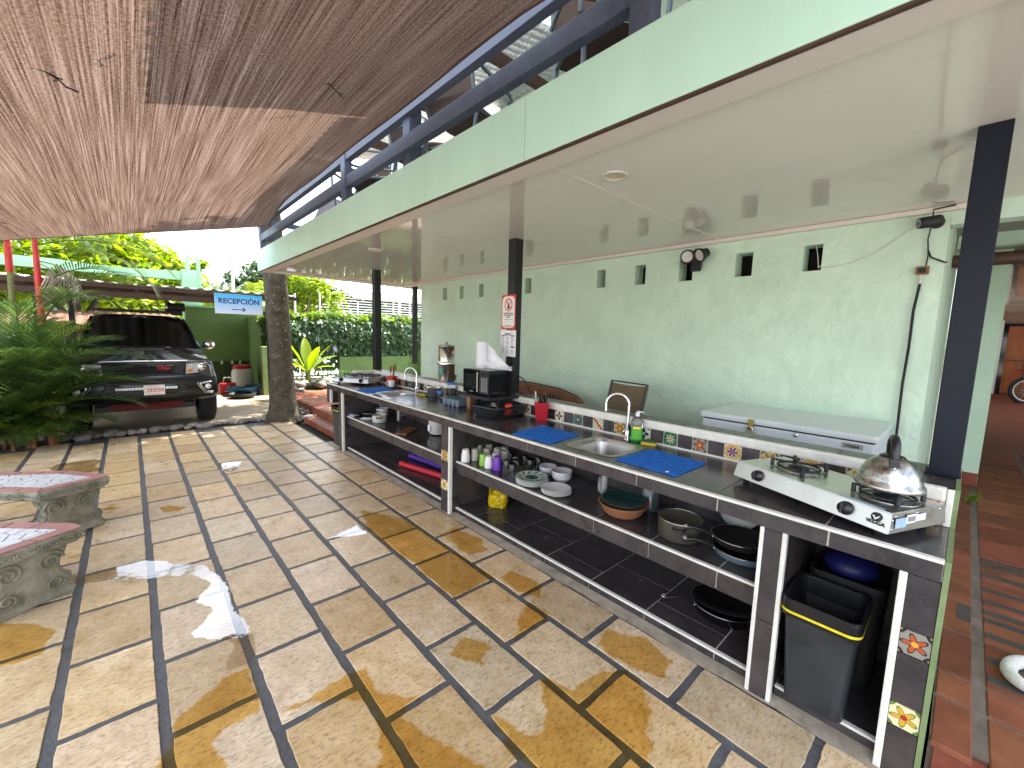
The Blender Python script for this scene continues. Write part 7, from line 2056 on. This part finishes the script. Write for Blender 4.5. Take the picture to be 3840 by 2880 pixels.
def palm(x, y, h, label, red, fronds, lean=(0,0), top=None):
    t = thing('sealing_wax_palm', label, 'palm', (x, y, -0.015), 0, 'red-stemmed palms before the pickup')
    P = lambda z: (lean[0]*z/h, lean[1]*z/h, z)
    zs_ = [0, 0.25, 0.3, h*0.5, red[0], red[0]+0.01, red[1], h]
    st_ = MB().tube([P(0), P(0.22), P(0.24)], [0.05,0.045,0.04] if h > 0.8 else [0.026,0.022,0.02], 10).build('stem_foot', M['palmbase'], t, False)
    MB().tube([P(0.24), P(h*0.5), P(red[0])], [0.034,0.03,0.028], 10).build('stem', M['palmstem'], t, False)
    MB().tube([P(red[0]), P(red[0]+0.05), P((red[0]+red[1])/2), P(red[1])], [0.030,0.036,0.036,0.026], 10).build('crownshaft', M['palmred'] if h > 2 else M['palmstem'], t, False)
    for (k, z, az, el, s_) in fronds:
        o = link('frond', FR[k] if k >= 0 else DRYF, t, P(z))
        o.rotation_euler = Euler((0, -el, az)); o.scale = (s_, s_, s_)
    return t
rp = random.Random(17)
M['palmyoung'] = mat('young_palm_foot', (0.16,0.07,0.03), 0.6, var=0.4, vs=10)
def ring_fronds(z, n, el0, el1, s0, s1, ks, a0=0.0, spread=2*PI):
    return [(rp.choice(ks), z+rp.uniform(-.05,.08), a0+spread*i/n+rp.uniform(-.2,.2), rp.uniform(el0, el1), rp.uniform(s0, s1)) for i in range(n)]
palm(-0.86, 8.35, 2.9, 'right red-stemmed palm with a hanging dry frond', (1.55, 2.75), [(-1,2.42,R(8),R(-5),0.85),(-1,2.40,R(-22),R(-25),0.8)]+ring_fronds(2.75, 5, 0.3, 0.9, 0.8, 1.0, [0,2])+[(4,2.62,R(-3),R(22),1.05),(4,2.55,R(-15),R(12),0.95),(2,2.1,R(-35),R(35),0.9),(0,1.8,R(-10),R(50),0.95),(2,1.6,R(-60),R(45),0.95)], (0.02,0.0))
palm(-1.12, 8.40, 3.0, 'middle red-stemmed palm with yellow-green lower stem', (2.25, 2.75), ring_fronds(2.75, 5, 0.3, 1.0, 0.8, 1.0, [0,2]), (0.04,0.02))
palm(-1.36, 8.30, 2.9, 'left red-stemmed palm at the photo edge', (1.9, 2.7), ring_fronds(2.7, 5, 0.3, 0.9, 0.8, 1.0, [0,2]), (0.02,0.05))
palm(-0.82, 8.02, 1.0, 'young bushy palm in front of the pickup headlight', (0.35, 0.6), ring_fronds(0.58, 9, 0.35, 1.1, 0.75, 0.95, [0,1,2], R(-150), R(220))+ring_fronds(0.30, 9, 0.15, 0.6, 0.45, 0.7, [0,1,3], R(-170), R(220))+[(3,0.45,R(-80),R(12),0.6),(3,0.40,R(-45),R(5),0.65),(1,0.6,R(-90),R(75),1.05),(0,0.6,R(-30),R(35),0.95),(0,0.55,R(-10),R(15),0.85)], (0.0,0))
palm(-1.02, 8.05, 1.2, 'young bushy palm with an upright frond facing the courtyard', (0.45, 0.8), ring_fronds(0.78, 12, 0.3, 1.25, 0.8, 1.05, [0,1,2])+ring_fronds(0.32, 9, 0.1, 0.6, 0.5, 0.7, [0,1,3], R(-170), R(200))+[(1,0.8,R(-85),R(78),1.2),(3,0.35,R(-100),R(10),0.6),(0,0.9,R(-20),R(48),1.0),(3,1.0,R(15),R(55),1.1)], (0.02,0))
palm(-1.32, 8.0, 1.2, 'young bushy palm at the left edge of the bed', (0.4, 0.75), ring_fronds(0.75, 12, 0.3, 1.25, 0.8, 1.0, [0,1,2])+ring_fronds(0.32, 9, 0.1, 0.6, 0.5, 0.7, [0,1,3], R(-170), R(200))+[(3,0.4,R(-90),R(15),0.6)], (0.0,0))
palm(-0.92, 8.55, 1.8, 'slender palm between the stems behind the bushy ones', (0.9, 1.2), ring_fronds(1.2, 8, 0.3, 1.1, 0.7, 0.95, [0,1,3]), (0.0,0))
palm(-1.5, 8.5, 1.7, 'dark palm behind the left bushy palm', (0.8, 1.1), ring_fronds(1.1, 9, 0.3, 1.2, 0.8, 1.0, [0,1,2]), (0.0,0))
for k, (x, y) in enumerate(((-0.84,8.10),(-0.98,7.98),(-1.15,7.95),(-1.42,8.05),(-1.12,8.30),(-1.25,8.2),(-1.0,8.25))):
    palm(x, y, 0.7, ['low palm clump at the front right of the bed touching the pavers','low palm clump in the middle of the bed front','low palm clump left of the bed front middle','low palm clump at the far left of the bed','low palm clump at the back of the bed between stems','low palm clump between the taller red stems','low palm clump behind the front ones in mid bed'][k], (0.22, 0.4), ring_fronds(0.34, 9, 0.25, 1.2, 0.55, 0.85, [0,1,1,3])+ring_fronds(0.2, 6, 0.1, 0.5, 0.4, 0.6, [0,1,3], R(-170), R(200))+ring_fronds(0.45, 4, 0.9, 1.35, 0.8, 1.0, [0,1]), (0,0))
# low undergrowth
mb = MB(); rl = random.Random(31)
for k in range(420):
    x = rl.uniform(-1.9,-0.55); y = rl.uniform(8.15,8.75)
    d = Vector((rl.gauss(0,0.6), rl.gauss(-0.2,0.6), rl.uniform(0.2,1)))
    leaf_quad(mb, Vector((x, y, rl.uniform(0,0.35))), rl.uniform(0.06,0.16), rl.uniform(0.02,0.05), d, Vector((rl.gauss(0,1), rl.gauss(0,1), 1)))
o = structure(mb.build('undergrowth', L_DARK), 'stuff'); o['label'] = 'dark undergrowth between the palm stems'

# ------------------------------------------------------------------ plant by the fence
def blade(L, W, curve, seed, fold=0.25):
    rows = []
    S = 10
    p = Vector((0,0,0)); ang = 0.0
    for k in range(S+1):
        t_ = k/S
        w = W*(math.sin(PI*min(1, t_*0.93+0.05))**0.75)*(0.35+0.65*min(1, t_*2.2)) if t_ < 0.999 else 0.003
        ang = -curve*t_
        tg = Vector((math.cos(ang),0,math.sin(ang))); nn = Vector((-math.sin(ang),0,math.cos(ang)))
        rows.append([tuple(p+Vector((0,s_*w/2,0))+nn*(abs(s_)*w*fold*0.5+0.006*math.sin(t_*25+s_*3)*abs(s_))) for s_ in (-1,-0.5,0,0.5,1)])
        p = p+tg*L/S
    return MB().grid(rows)
L_BANANA = leaf_mat('broad_leaves', (0.14,0.24,0.015), (0.25,0.36,0.03), 0.55, 0.3)
t = thing('broad_leaf_plant', 'bright green broad-leaved plant among the stones by the fence', 'plant', (3.10, 10.6, TZ+0.1))
for k, (az, el, L, W_) in enumerate(((R(170),R(68),1.25,0.26),(R(150),R(50),1.0,0.22),(R(200),R(35),1.15,0.20),(R(-20),R(62),1.05,0.24),(R(10),R(45),1.05,0.26),(R(-70),R(66),0.95,0.26),(R(-40),R(30),0.8,0.2),(R(80),R(70),1.2,0.25))):
    me = blade(L*0.78, W_, 0.7 if el < 1.0 else 0.35, k).mesh('leaf'); me.materials.append(L_BANANA)
    o = link('leaf', me, t, (0.04*math.cos(az), 0.04*math.sin(az), 0.30)); o.rotation_euler = Euler((0, -el, az))
for k in range(7):
    a = 2*PI*k/7
    MB().tube([(0.05*math.cos(a),0.05*math.sin(a),0),(0.03*math.cos(a),0.03*math.sin(a),0.2),(0.05*math.cos(a),0.05*math.sin(a),0.36)], [0.028,0.022,0.012], 8).build('stalk', mat('plant_stalk', (0.20,0.26,0.05), 0.5) if k == 0 else bpy.data.materials['plant_stalk'], t, False)
mb = MB(); rl = random.Random(41)
for k in range(260):
    x = rl.uniform(2.55,4.3); y = rl.uniform(10.5,11.0)
    leaf_quad(mb, Vector((x, y, TZ+rl.uniform(0.05,0.38))), rl.uniform(0.08,0.18), rl.uniform(0.04,0.08), Vector((rl.gauss(0,1), rl.gauss(-0.3,0.8), rl.uniform(-0.2,0.8))), Vector((0,0,1)))
o = structure(mb.build('ground_plants', L_VINE), 'stuff'); o['label'] = 'small leafy ground plants behind the stones'

# ------------------------------------------------------------------ iron fence with vine, planter
fn = thing('iron_fence', 'black wrought iron fence bars under the vine', 'fence', (5.0, 12.55, 0))
for k in range(46):
    x = 2.70+k*0.115
    MB().box(x-0.008,12.54,0.0,x+0.008,12.556,2.0).build('bar', M['blacksteel'], fn)
for z in (0.30,0.95,1.75): MB().box(2.65,12.537,z,8.0,12.559,z+0.035).build('rail', M['blacksteel'], fn)
for x in (2.62, 8.0): MB().box(x,12.5,0,x+0.07,12.6,2.05).build('post', M['blacksteel'], fn)
vn = thing('vine_hedge', 'dense heart-leaved vine covering the upper fence', 'hedge', (5.2, 12.5, 0))
mb = MB(); mt = MB(); rv = random.Random(6)
for k in range(9500):
    x = rv.uniform(2.55, 8.1)
    top_ = 2.06+0.14*noise.noise((x*1.3,0,0))+0.08*noise.noise((x*4,2,0))
    if x < 3.2: top_ -= 0.22*(3.2-x)/0.6
    bot = 1.05+0.30*noise.noise((x*1.1,5,0))+0.18*noise.noise((x*3.3,8,0))
    if x < 2.9: bot = 1.35
    u = rv.random()
    z = bot+(top_-bot)*(1-(u**1.5))
    if rv.random() < 0.10: z = rv.uniform(0.5, bot)
    y = 12.42+rv.uniform(-0.10,0.14)+0.16*noise.noise((x*2,z*2,0))-0.10*math.sin(PI*min(1,max(0,(z-bot)/(top_-bot))))
    tp_ = z > top_-0.16
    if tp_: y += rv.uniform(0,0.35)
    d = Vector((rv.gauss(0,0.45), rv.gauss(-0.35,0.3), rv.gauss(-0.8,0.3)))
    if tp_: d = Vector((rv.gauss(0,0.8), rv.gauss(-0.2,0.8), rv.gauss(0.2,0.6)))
    nn = Vector((rv.gauss(0,0.35), -1, rv.gauss(0.5,0.35)))
    s_ = rv.uniform(0.08,0.145)
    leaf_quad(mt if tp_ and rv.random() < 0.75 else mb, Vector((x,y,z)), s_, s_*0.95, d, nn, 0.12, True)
structure(mb.build('foliage', L_VINE, vn), 'stuff'); structure(mt.build('sunlit_tint_foliage', L_VINESUN, vn), 'stuff')
for k in range(26):
    x = rv.uniform(2.8,7.9); pts = [(x, 12.47, 0.25)]
    for q in range(6): pts.append((pts[-1][0]+rv.uniform(-.12,.12), 12.45+rv.uniform(-.03,.05), 0.25+0.3*(q+1)))
    MB().tube(pts, 0.008, 5).build('vine_stem', M['bark'], vn)
L_FLOWER = mat('pale_violet_petals', (0.62,0.55,0.78), 0.6)
for (x, z) in ((3.85,1.35),(4.30,1.15),(4.33,1.08),(5.6,0.95),(3.55,1.9)):
    fl = MB()
    for k in range(5):
        a = 2*PI*k/5; fl.add([(x,12.24,z),(x+0.05*math.cos(a-.4),12.21,z+0.05*math.sin(a-.4)),(x+0.065*math.cos(a),12.20,z+0.065*math.sin(a)),(x+0.05*math.cos(a+.4),12.21,z+0.05*math.sin(a+.4))], [(0,1,2,3)])
    fl.build('flower', L_FLOWER, vn)
pw_ = thing('planter_wall', 'low olive green planter wall under the vine', 'planter wall', (6.0, 12.3, TZ))
MB().box(4.45,12.22,TZ-0.2,7.0,12.36,0.86,bev=0.01).build('wall_face', M['wallgreen'], pw_)
MB().box(7.0,11.9,TZ-0.2,7.2,12.36,1.05,bev=0.01).build('end_block', M['wallgreen'], pw_)
for k in range(16): stone(7.35+rs.uniform(-.14,.2), 11.9+rs.uniform(-.1,.1), TZ+0.06+k*0.055, rs.uniform(0.09,0.13), 'dark stone in the stacked heap right of the planter wall', 'stones stacked by the planter')

# ------------------------------------------------------------------ background
def bg_tree(x, y, h, c, rad, label, m, seed, n_clump=70, n_leaf=55, L=0.24, squash=0.7, group='trees beyond the fence'):
    t = thing('broadleaf_tree', label, 'tree', (x, y, -0.03), 0, group)
    mb = MB()
    pts = limb(mb, (0,0,0), (c[0]-x, c[1]-y, c[2]-rad*0.3), 0.2, 0.1, seed)
    for k in range(5):
        a = 2*PI*k/5+seed
        limb(mb, tuple(pts[6]), (c[0]-x+rad*0.6*math.cos(a), c[1]-y+rad*0.6*math.sin(a), c[2]+rad*0.2), 0.09, 0.03, seed+k)
    mb.build('trunk', M['bark'], t, False)
    structure(crown((c[0]-x, c[1]-y, c[2]), rad, n_clump, n_leaf, L, seed, squash).build('crown', m, t, False), 'stuff')
bg_tree(-1.2, 19.5, 5, (-1.2,19.5,3.3), 2.5, 'large bright almond tree behind the left of the carport', L_BRIGHT, 2, 110, 60, 0.27, 0.78)
bg_tree(0.9, 21.0, 5, (0.6,21,3.1), 2.1, 'bright yellow-green tree above the mint beam', L_BRIGHT, 5, 90, 60, 0.27, 0.78)
bg_tree(-4.5, 18.0, 5, (-4.2,18,2.9), 2.3, 'bright tree at the far left behind the palms', L_BRIGHT, 8, 90, 55, 0.27, 0.8)
bg_tree(6.3, 22.5, 5, (6.5,22.5,3.1), 1.75, 'light green tree right of the courtyard trunk', L_BRIGHT, 11, 80, 55, 0.25, 0.85)
bg_tree(9.6, 34, 6, (9.6,34,4.2), 2.6, 'light tree behind the white shed roof', L_TREE, 14, 60, 50, 0.35, 0.8)
for k, (x, y, z, r) in enumerate(((15,44,6.0,3.4),(20,46,5.6,3.2),(25,48,6.2,3.6),(30,50,6.2,4.0),(10.5,50,6.0,3.2))):
    bg_tree(x, y, z, (x,y,z), r, ['dark distant tree above the shed roof, centre','dark distant tree beside the black far post','dark distant tree at the house wall','darkest distant tree hidden by the wall corner','dark distant tree left above the shed'][k], L_DARK, 30+k, 45, 40, 0.55, 0.8, 'distant dark trees')
# coconut palm far behind
t = thing('coconut_palm', 'distant green palm left of the courtyard trunk', 'palm', (3.75, 20.0, -0.03))
MB().tube([(0,0,0),(0.05,0,1.5),(0,0,2.75)], [0.14,0.11,0.09], 8).build('trunk', M['bark'], t, False)
for k in range(15):
    o = link('frond', FR[4], t, (0,0,2.75)); o.rotation_euler = Euler((0, -rp.uniform(0.1,1.2), 2*PI*k/15+rp.uniform(-.1,.1))); o.scale = (0.85,0.85,0.85)
# low rust roof behind the pickup and the dark outbuilding side
t = thing('rusty_shed', 'low shed with rusty tile roof behind the pickup', 'shed', (-0.6, 16.4, 0))
rows = []
for i in range(121):
    x = -4+5.1*i/120; dz = 0.02*math.cos(2*PI*x/0.2)
    rows.append([(x,15.6,1.60+dz),(x,17.4,1.98+dz)])
MB().grid(rows).build('roof', M['rust'], t)
MB().box(-3.9,15.9,0,1.0,16.0,1.58).build('wall', M['darkwood'], t)
# white metal canopy across the street
sh = thing('metal_canopy', 'white open metal canopy roof across the street', 'canopy', (11.0, 26.0, 0))
xr = [(6.9,2.60),(9.2,4.02),(22.0,4.0)]
rows = []
MB().add([(9.2,25,4.02),(24,25,3.9),(24,30,5.0),(9.2,30,5.1)], [(0,1,2,3)]).build('roof_sheet', M['shedwhite'], sh)
MB().add([(9.2,24.9,4.03),(24,24.9,3.91),(24,24.9,3.50),(9.9,24.9,3.62)], [(0,1,2,3)]).build('roof_edge', M['shedwhite'], sh)
for k in range(9):
    z = 2.62+k*0.155; xl = 6.95+2.25*(z-2.60)/1.42
    MB().box(xl,25.2,z,24,25.26,z+0.055).build('purlin', M['shedwhite'], sh)
MB().tube([(6.9,25.1,2.58),(9.2,25.1,4.02)], 0.05, 6).build('gable_rafter', M['shedwhite'], sh)
for k in range(14): MB().box(7.9+k*1.15,25.0,0,7.97+k*1.15,25.07,3.2+min(0.4,k*0.1)).build('post', M['shedwhite'], sh)
MB().box(6.9,29.0,0,24,29.1,2.6).build('back_wall', M['concretepole'], sh)
# poles and wires
for k, (x, y, h, lab) in enumerate(((12.52,24.2,5.4,'concrete utility pole with orange top beside the black far post'),(6.6,20.5,3.4,'thin white pole standing behind the vine'),(5.0,18.5,3.1,'thin white pole right of the courtyard trunk'),(4.9,31.0,7.6,'distant utility pole left of the balcony end'),(16.5,28,6.2,'utility pole with crossarm by the house wall'))):
    t = thing('utility_pole', lab, 'pole', (x, y, -0.03), 0, 'poles along the street')
    MB().tube([(0,0,0),(0,0,h)], [0.10 if k not in (1,2) else 0.04, 0.07 if k not in (1,2) else 0.035], 10).build('shaft', M['concretepole'], t, False)
    if k == 0: MB().box(-0.16,-0.1,h-0.5,0.16,0.1,h-0.05).build('orange_box', mat('orange_box', (0.6,0.18,0.06), 0.6), t, False)
    if k in (3,4,0): MB().box(-0.7,-0.04,h-0.35,0.7,0.04,h-0.27).build('crossarm', M['concretepole'], t, False)
wm = mat('wire_black', (0.05,0.05,0.055), 0.6)
for k, (z0, z1, y) in enumerate(((5.0,5.6,25),(4.75,5.35,25.2),(4.45,4.95,25.4),(4.2,4.55,25.1))):
    pts = [(-14+44*i/24, y, z0+(z1-z0)*i/24*1.0-0.5*math.sin(PI*((i*1.0/8) % 1))*0.35) for i in range(25)]
    o = MB().tube(pts, 0.014, 5).build('overhead_wire', wm)
    tag(o, ['topmost overhead wire crossing behind the carport','second overhead wire from the top','third overhead wire from the top','lowest overhead wire crossing behind the carport'][k], 'wire', 'overhead wires')
# forested hills
rows = []
for j in range(26):
    v = j/25; row = []
    for i in range(150):
        u = i/149
        x = -260+900*u; y = 200+320*v
        h = (8+46*v*(0.6+0.4*noise.noise((u*5,v*1.2,3)))+16*noise.noise((u*9,v*3,1))*v) + 3.0*noise.noise((x*0.09,y*0.09,0))*min(1,v*3)
        row.append((x, y, max(-1, h*min(1, v*3.2))))
    rows.append(row)
structure(MB().grid(rows).build('hills', mat('forest_hill', (0.045,0.09,0.035), 0.95, var=0.6, vs=0.12, bump=1.0, bs=0.35, bdist=3.0))).name = 'hills'
mb = MB(); rh = random.Random(77)
for k in range(5200):
    u = rh.random(); v = rh.random()**0.8
    i = min(148, int(u*149)); j = min(24, int(v*25))
    if u < 0.24 or u > 0.62: continue
    p = Vector(rows[j][i]).lerp(Vector(rows[j+1][i+1]), rh.random())
    r = rh.uniform(2.2, 4.6)
    q = [p+Vector((r*math.cos(a)*rh.uniform(.7,1.1), r*math.sin(a)*rh.uniform(.7,1.1), r*0.4)) for a in [2*PI*w/6 for w in range(6)]]
    tp_ = p+Vector((rh.uniform(-.6,.6), 0, r*rh.uniform(1.0,1.8)))
    lo_ = [w-Vector((0,0,r*0.9)) for w in q]
    mb.add(q+lo_+[tp_], [(w, (w+1) % 6, 12) for w in range(6)]+[(w, w+6, (w+1) % 6+6, (w+1) % 6) for w in range(6)])
structure(mb.build('hill_forest', leaf_mat('far_forest', (0.022,0.05,0.018), (0.06,0.11,0.03), 0.1)), 'stuff')

# ------------------------------------------------------------------ passage: motorcycle, cat, plant sprig
t = thing('motorcycle', 'red dirt motorcycle parked in the passage at the right edge', 'motorcycle', (17.2, -1.15, TZ), R(-72))
def wheel(x, r=0.33):
    w_ = MB().tube([(x+r*math.cos(a), 0, r+0.005+r*math.sin(a)) for a in [2*PI*k/40 for k in range(41)]], 0.045, 10, cap=False).build('wheel', M['rubber'], t, False)
    MB().tube([(x+(r-0.05)*math.cos(a), 0, r+0.005+(r-0.05)*math.sin(a)) for a in [2*PI*k/40 for k in range(41)]], 0.016, 8, cap=False).build('rim', M['steel'], w_, False)
    sp_ = MB().tube([(x,-0.05,r),(x,0.05,r)], 0.03, 12)
    for k in range(18):
        a = 2*PI*k/18; sp_.tube([(x,0.03*(-1)**k,r),(x+(r-0.05)*math.cos(a),0,r+(r-0.05)*math.sin(a))], 0.003, 4)
    sp_.build('spokes', M['steel'], w_, False)
wheel(0.0); wheel(1.35)
for s_ in (-1,1): MB().tube([(0.0,s_*0.09,0.335),(0.28,s_*0.09,0.98)], 0.025, 10).build('fork', M['redpaint'], t, False)
MB().grid([[(-0.36+0.72*u, s_*0.07, 0.76+0.16*math.sin(PI*(0.1+0.6*u))-(0.03 if abs(s_) else 0)) for u in [i/10 for i in range(11)]] for s_ in (-1,0,1)]).build('front_fender', M['redpaint'], t, False)
MB().tube([(0.25,-0.38,1.12),(0.30,0,1.06),(0.25,0.38,1.12)], 0.016, 8).build('handlebar', M['matteblack'], t, False)
MB().box(0.15,-0.10,0.86,0.24,0.10,1.06,bev=0.02).build('number_plate', M['white'], t, False)
bm = bmesh.new(); 
MB().prism([(0.3,0.82),(0.36,0.98),(0.62,1.0),(0.80,0.90),(0.72,0.72),(0.45,0.66)], -0.11, 0.11, Matrix(((1,0,0,0),(0,0,1,0),(0,1,0,0),(0,0,0,1)))).build('tank', M['redpaint'], t, False)
MB().box(0.74,-0.11,0.86,1.55,0.11,0.94,bev=0.03).build('seat', M['matteblack'], t, False)
MB().box(1.2,-0.09,0.76,1.75,0.09,0.85,bev=0.02).build('rear_fender', M['redpaint'], t, False)
MB().box(0.42,-0.14,0.30,0.85,0.14,0.64,bev=0.04).build('engine', M['steel'], t, False)
MB().tube([(0.7,0.06,0.36),(1.35,0.06,0.335)], 0.022, 8).build('swingarm', M['steel'], t, False)
MB().tube([(0.45,-0.16,0.5),(0.7,-0.18,0.45),(1.3,-0.18,0.72)], 0.035, 8).build('exhaust', M['steel'], t, False)
# white cat lying just outside the frame, its tail curling into view
t = thing('white_cat', 'white cat with its curled tail reaching in from the right edge', 'cat', (3.05, -0.62, TZ), R(200))
# body lies along local x; head at +x end. Skeleton as one skinned surface.
def skin(name, verts, edges, radii, m, parent, sub=2):
    me = bpy.data.meshes.new(name); me.from_pydata(verts, edges, [])
    o = link(name, me, parent)
    md = o.modifiers.new('skin', 'SKIN'); md.use_smooth_shade = True
    for i, r in enumerate(radii): me.skin_vertices[0].data[i].radius = (r, r) if not isinstance(r, tuple) else r
    me.skin_vertices[0].data[0].use_root = True
    sb = o.modifiers.new('sub', 'SUBSURF'); sb.levels = sub; sb.render_levels = sub
    me.materials.append(m)
    return o
TAIL = [(2.84,-0.44),(2.82,-0.36),(2.795,-0.295),(2.74,-0.262),(2.67,-0.250),(2.62,-0.262),(2.59,-0.292),(2.585,-0.335)]
inv = (Matrix.Translation((3.05,-0.62,TZ)) @ Matrix.Rotation(R(200), 4, 'Z')).inverted()
V = [(0.0,0,0.085),(0.10,0,0.095),(0.20,0,0.09),(0.27,0,0.12),(0.325,0,0.135),(0.365,0,0.125),(-0.08,0,0.075)]
E_ = [(0,1),(1,2),(2,3),(3,4),(4,5),(0,6)]
RD_ = [0.082,0.084,0.07,0.045,0.052,0.024,0.06]
def leg_(p, pts, rr_):
    i0 = len(V); prev = p
    for q, r in zip(pts, rr_): V.append(q); RD_.append(r); E_.append((prev, len(V)-1)); prev = len(V)-1
leg_(2, [(0.22,0.05,0.05),(0.30,0.06,0.022),(0.36,0.06,0.018)], [0.035,0.024,0.02]); leg_(2, [(0.22,-0.05,0.05),(0.30,-0.06,0.022),(0.36,-0.06,0.018)], [0.035,0.024,0.02])
leg_(6, [(-0.06,0.08,0.06),(0.03,0.11,0.03),(0.10,0.11,0.02)], [0.05,0.03,0.022]); leg_(6, [(-0.06,-0.08,0.06),(0.03,-0.11,0.03),(0.10,-0.11,0.02)], [0.05,0.03,0.022])
tl = [tuple(inv @ Vector((x, y, TZ+0.032))) for x, y in TAIL]
leg_(6, tl, [0.03,0.029,0.028,0.028,0.028,0.027,0.025,0.018])
cat = skin('body', V, E_, RD_, M['catfur'], t)
for s_ in (-1,1): MB().add([(0.325,s_*0.018,0.175),(0.335,s_*0.05,0.165),(0.322,s_*0.045,0.215),(0.31,s_*0.032,0.17)], [(0,1,2),(1,3,2),(3,0,2)]).build('ear', M['catfur'], t, False)
t = thing('grass_tuft', 'small tuft of grass growing behind the counter end', 'grass', (5.5, -0.11, TZ))
mb = MB(); rl = random.Random(2)
for k in range(30):
    a = rl.uniform(-0.5,0.5)
    leaf_quad(mb, Vector((rl.uniform(-.02,.03), rl.uniform(-.06,.0), 0.002)), rl.uniform(0.06,0.14), 0.012, Vector((rl.gauss(0,0.3), rl.gauss(-0.4,0.4), 1)), Vector((1,0,0)))
mb.build('blades', L_PALMY, t, False)
bpy.context.view_layer.update()
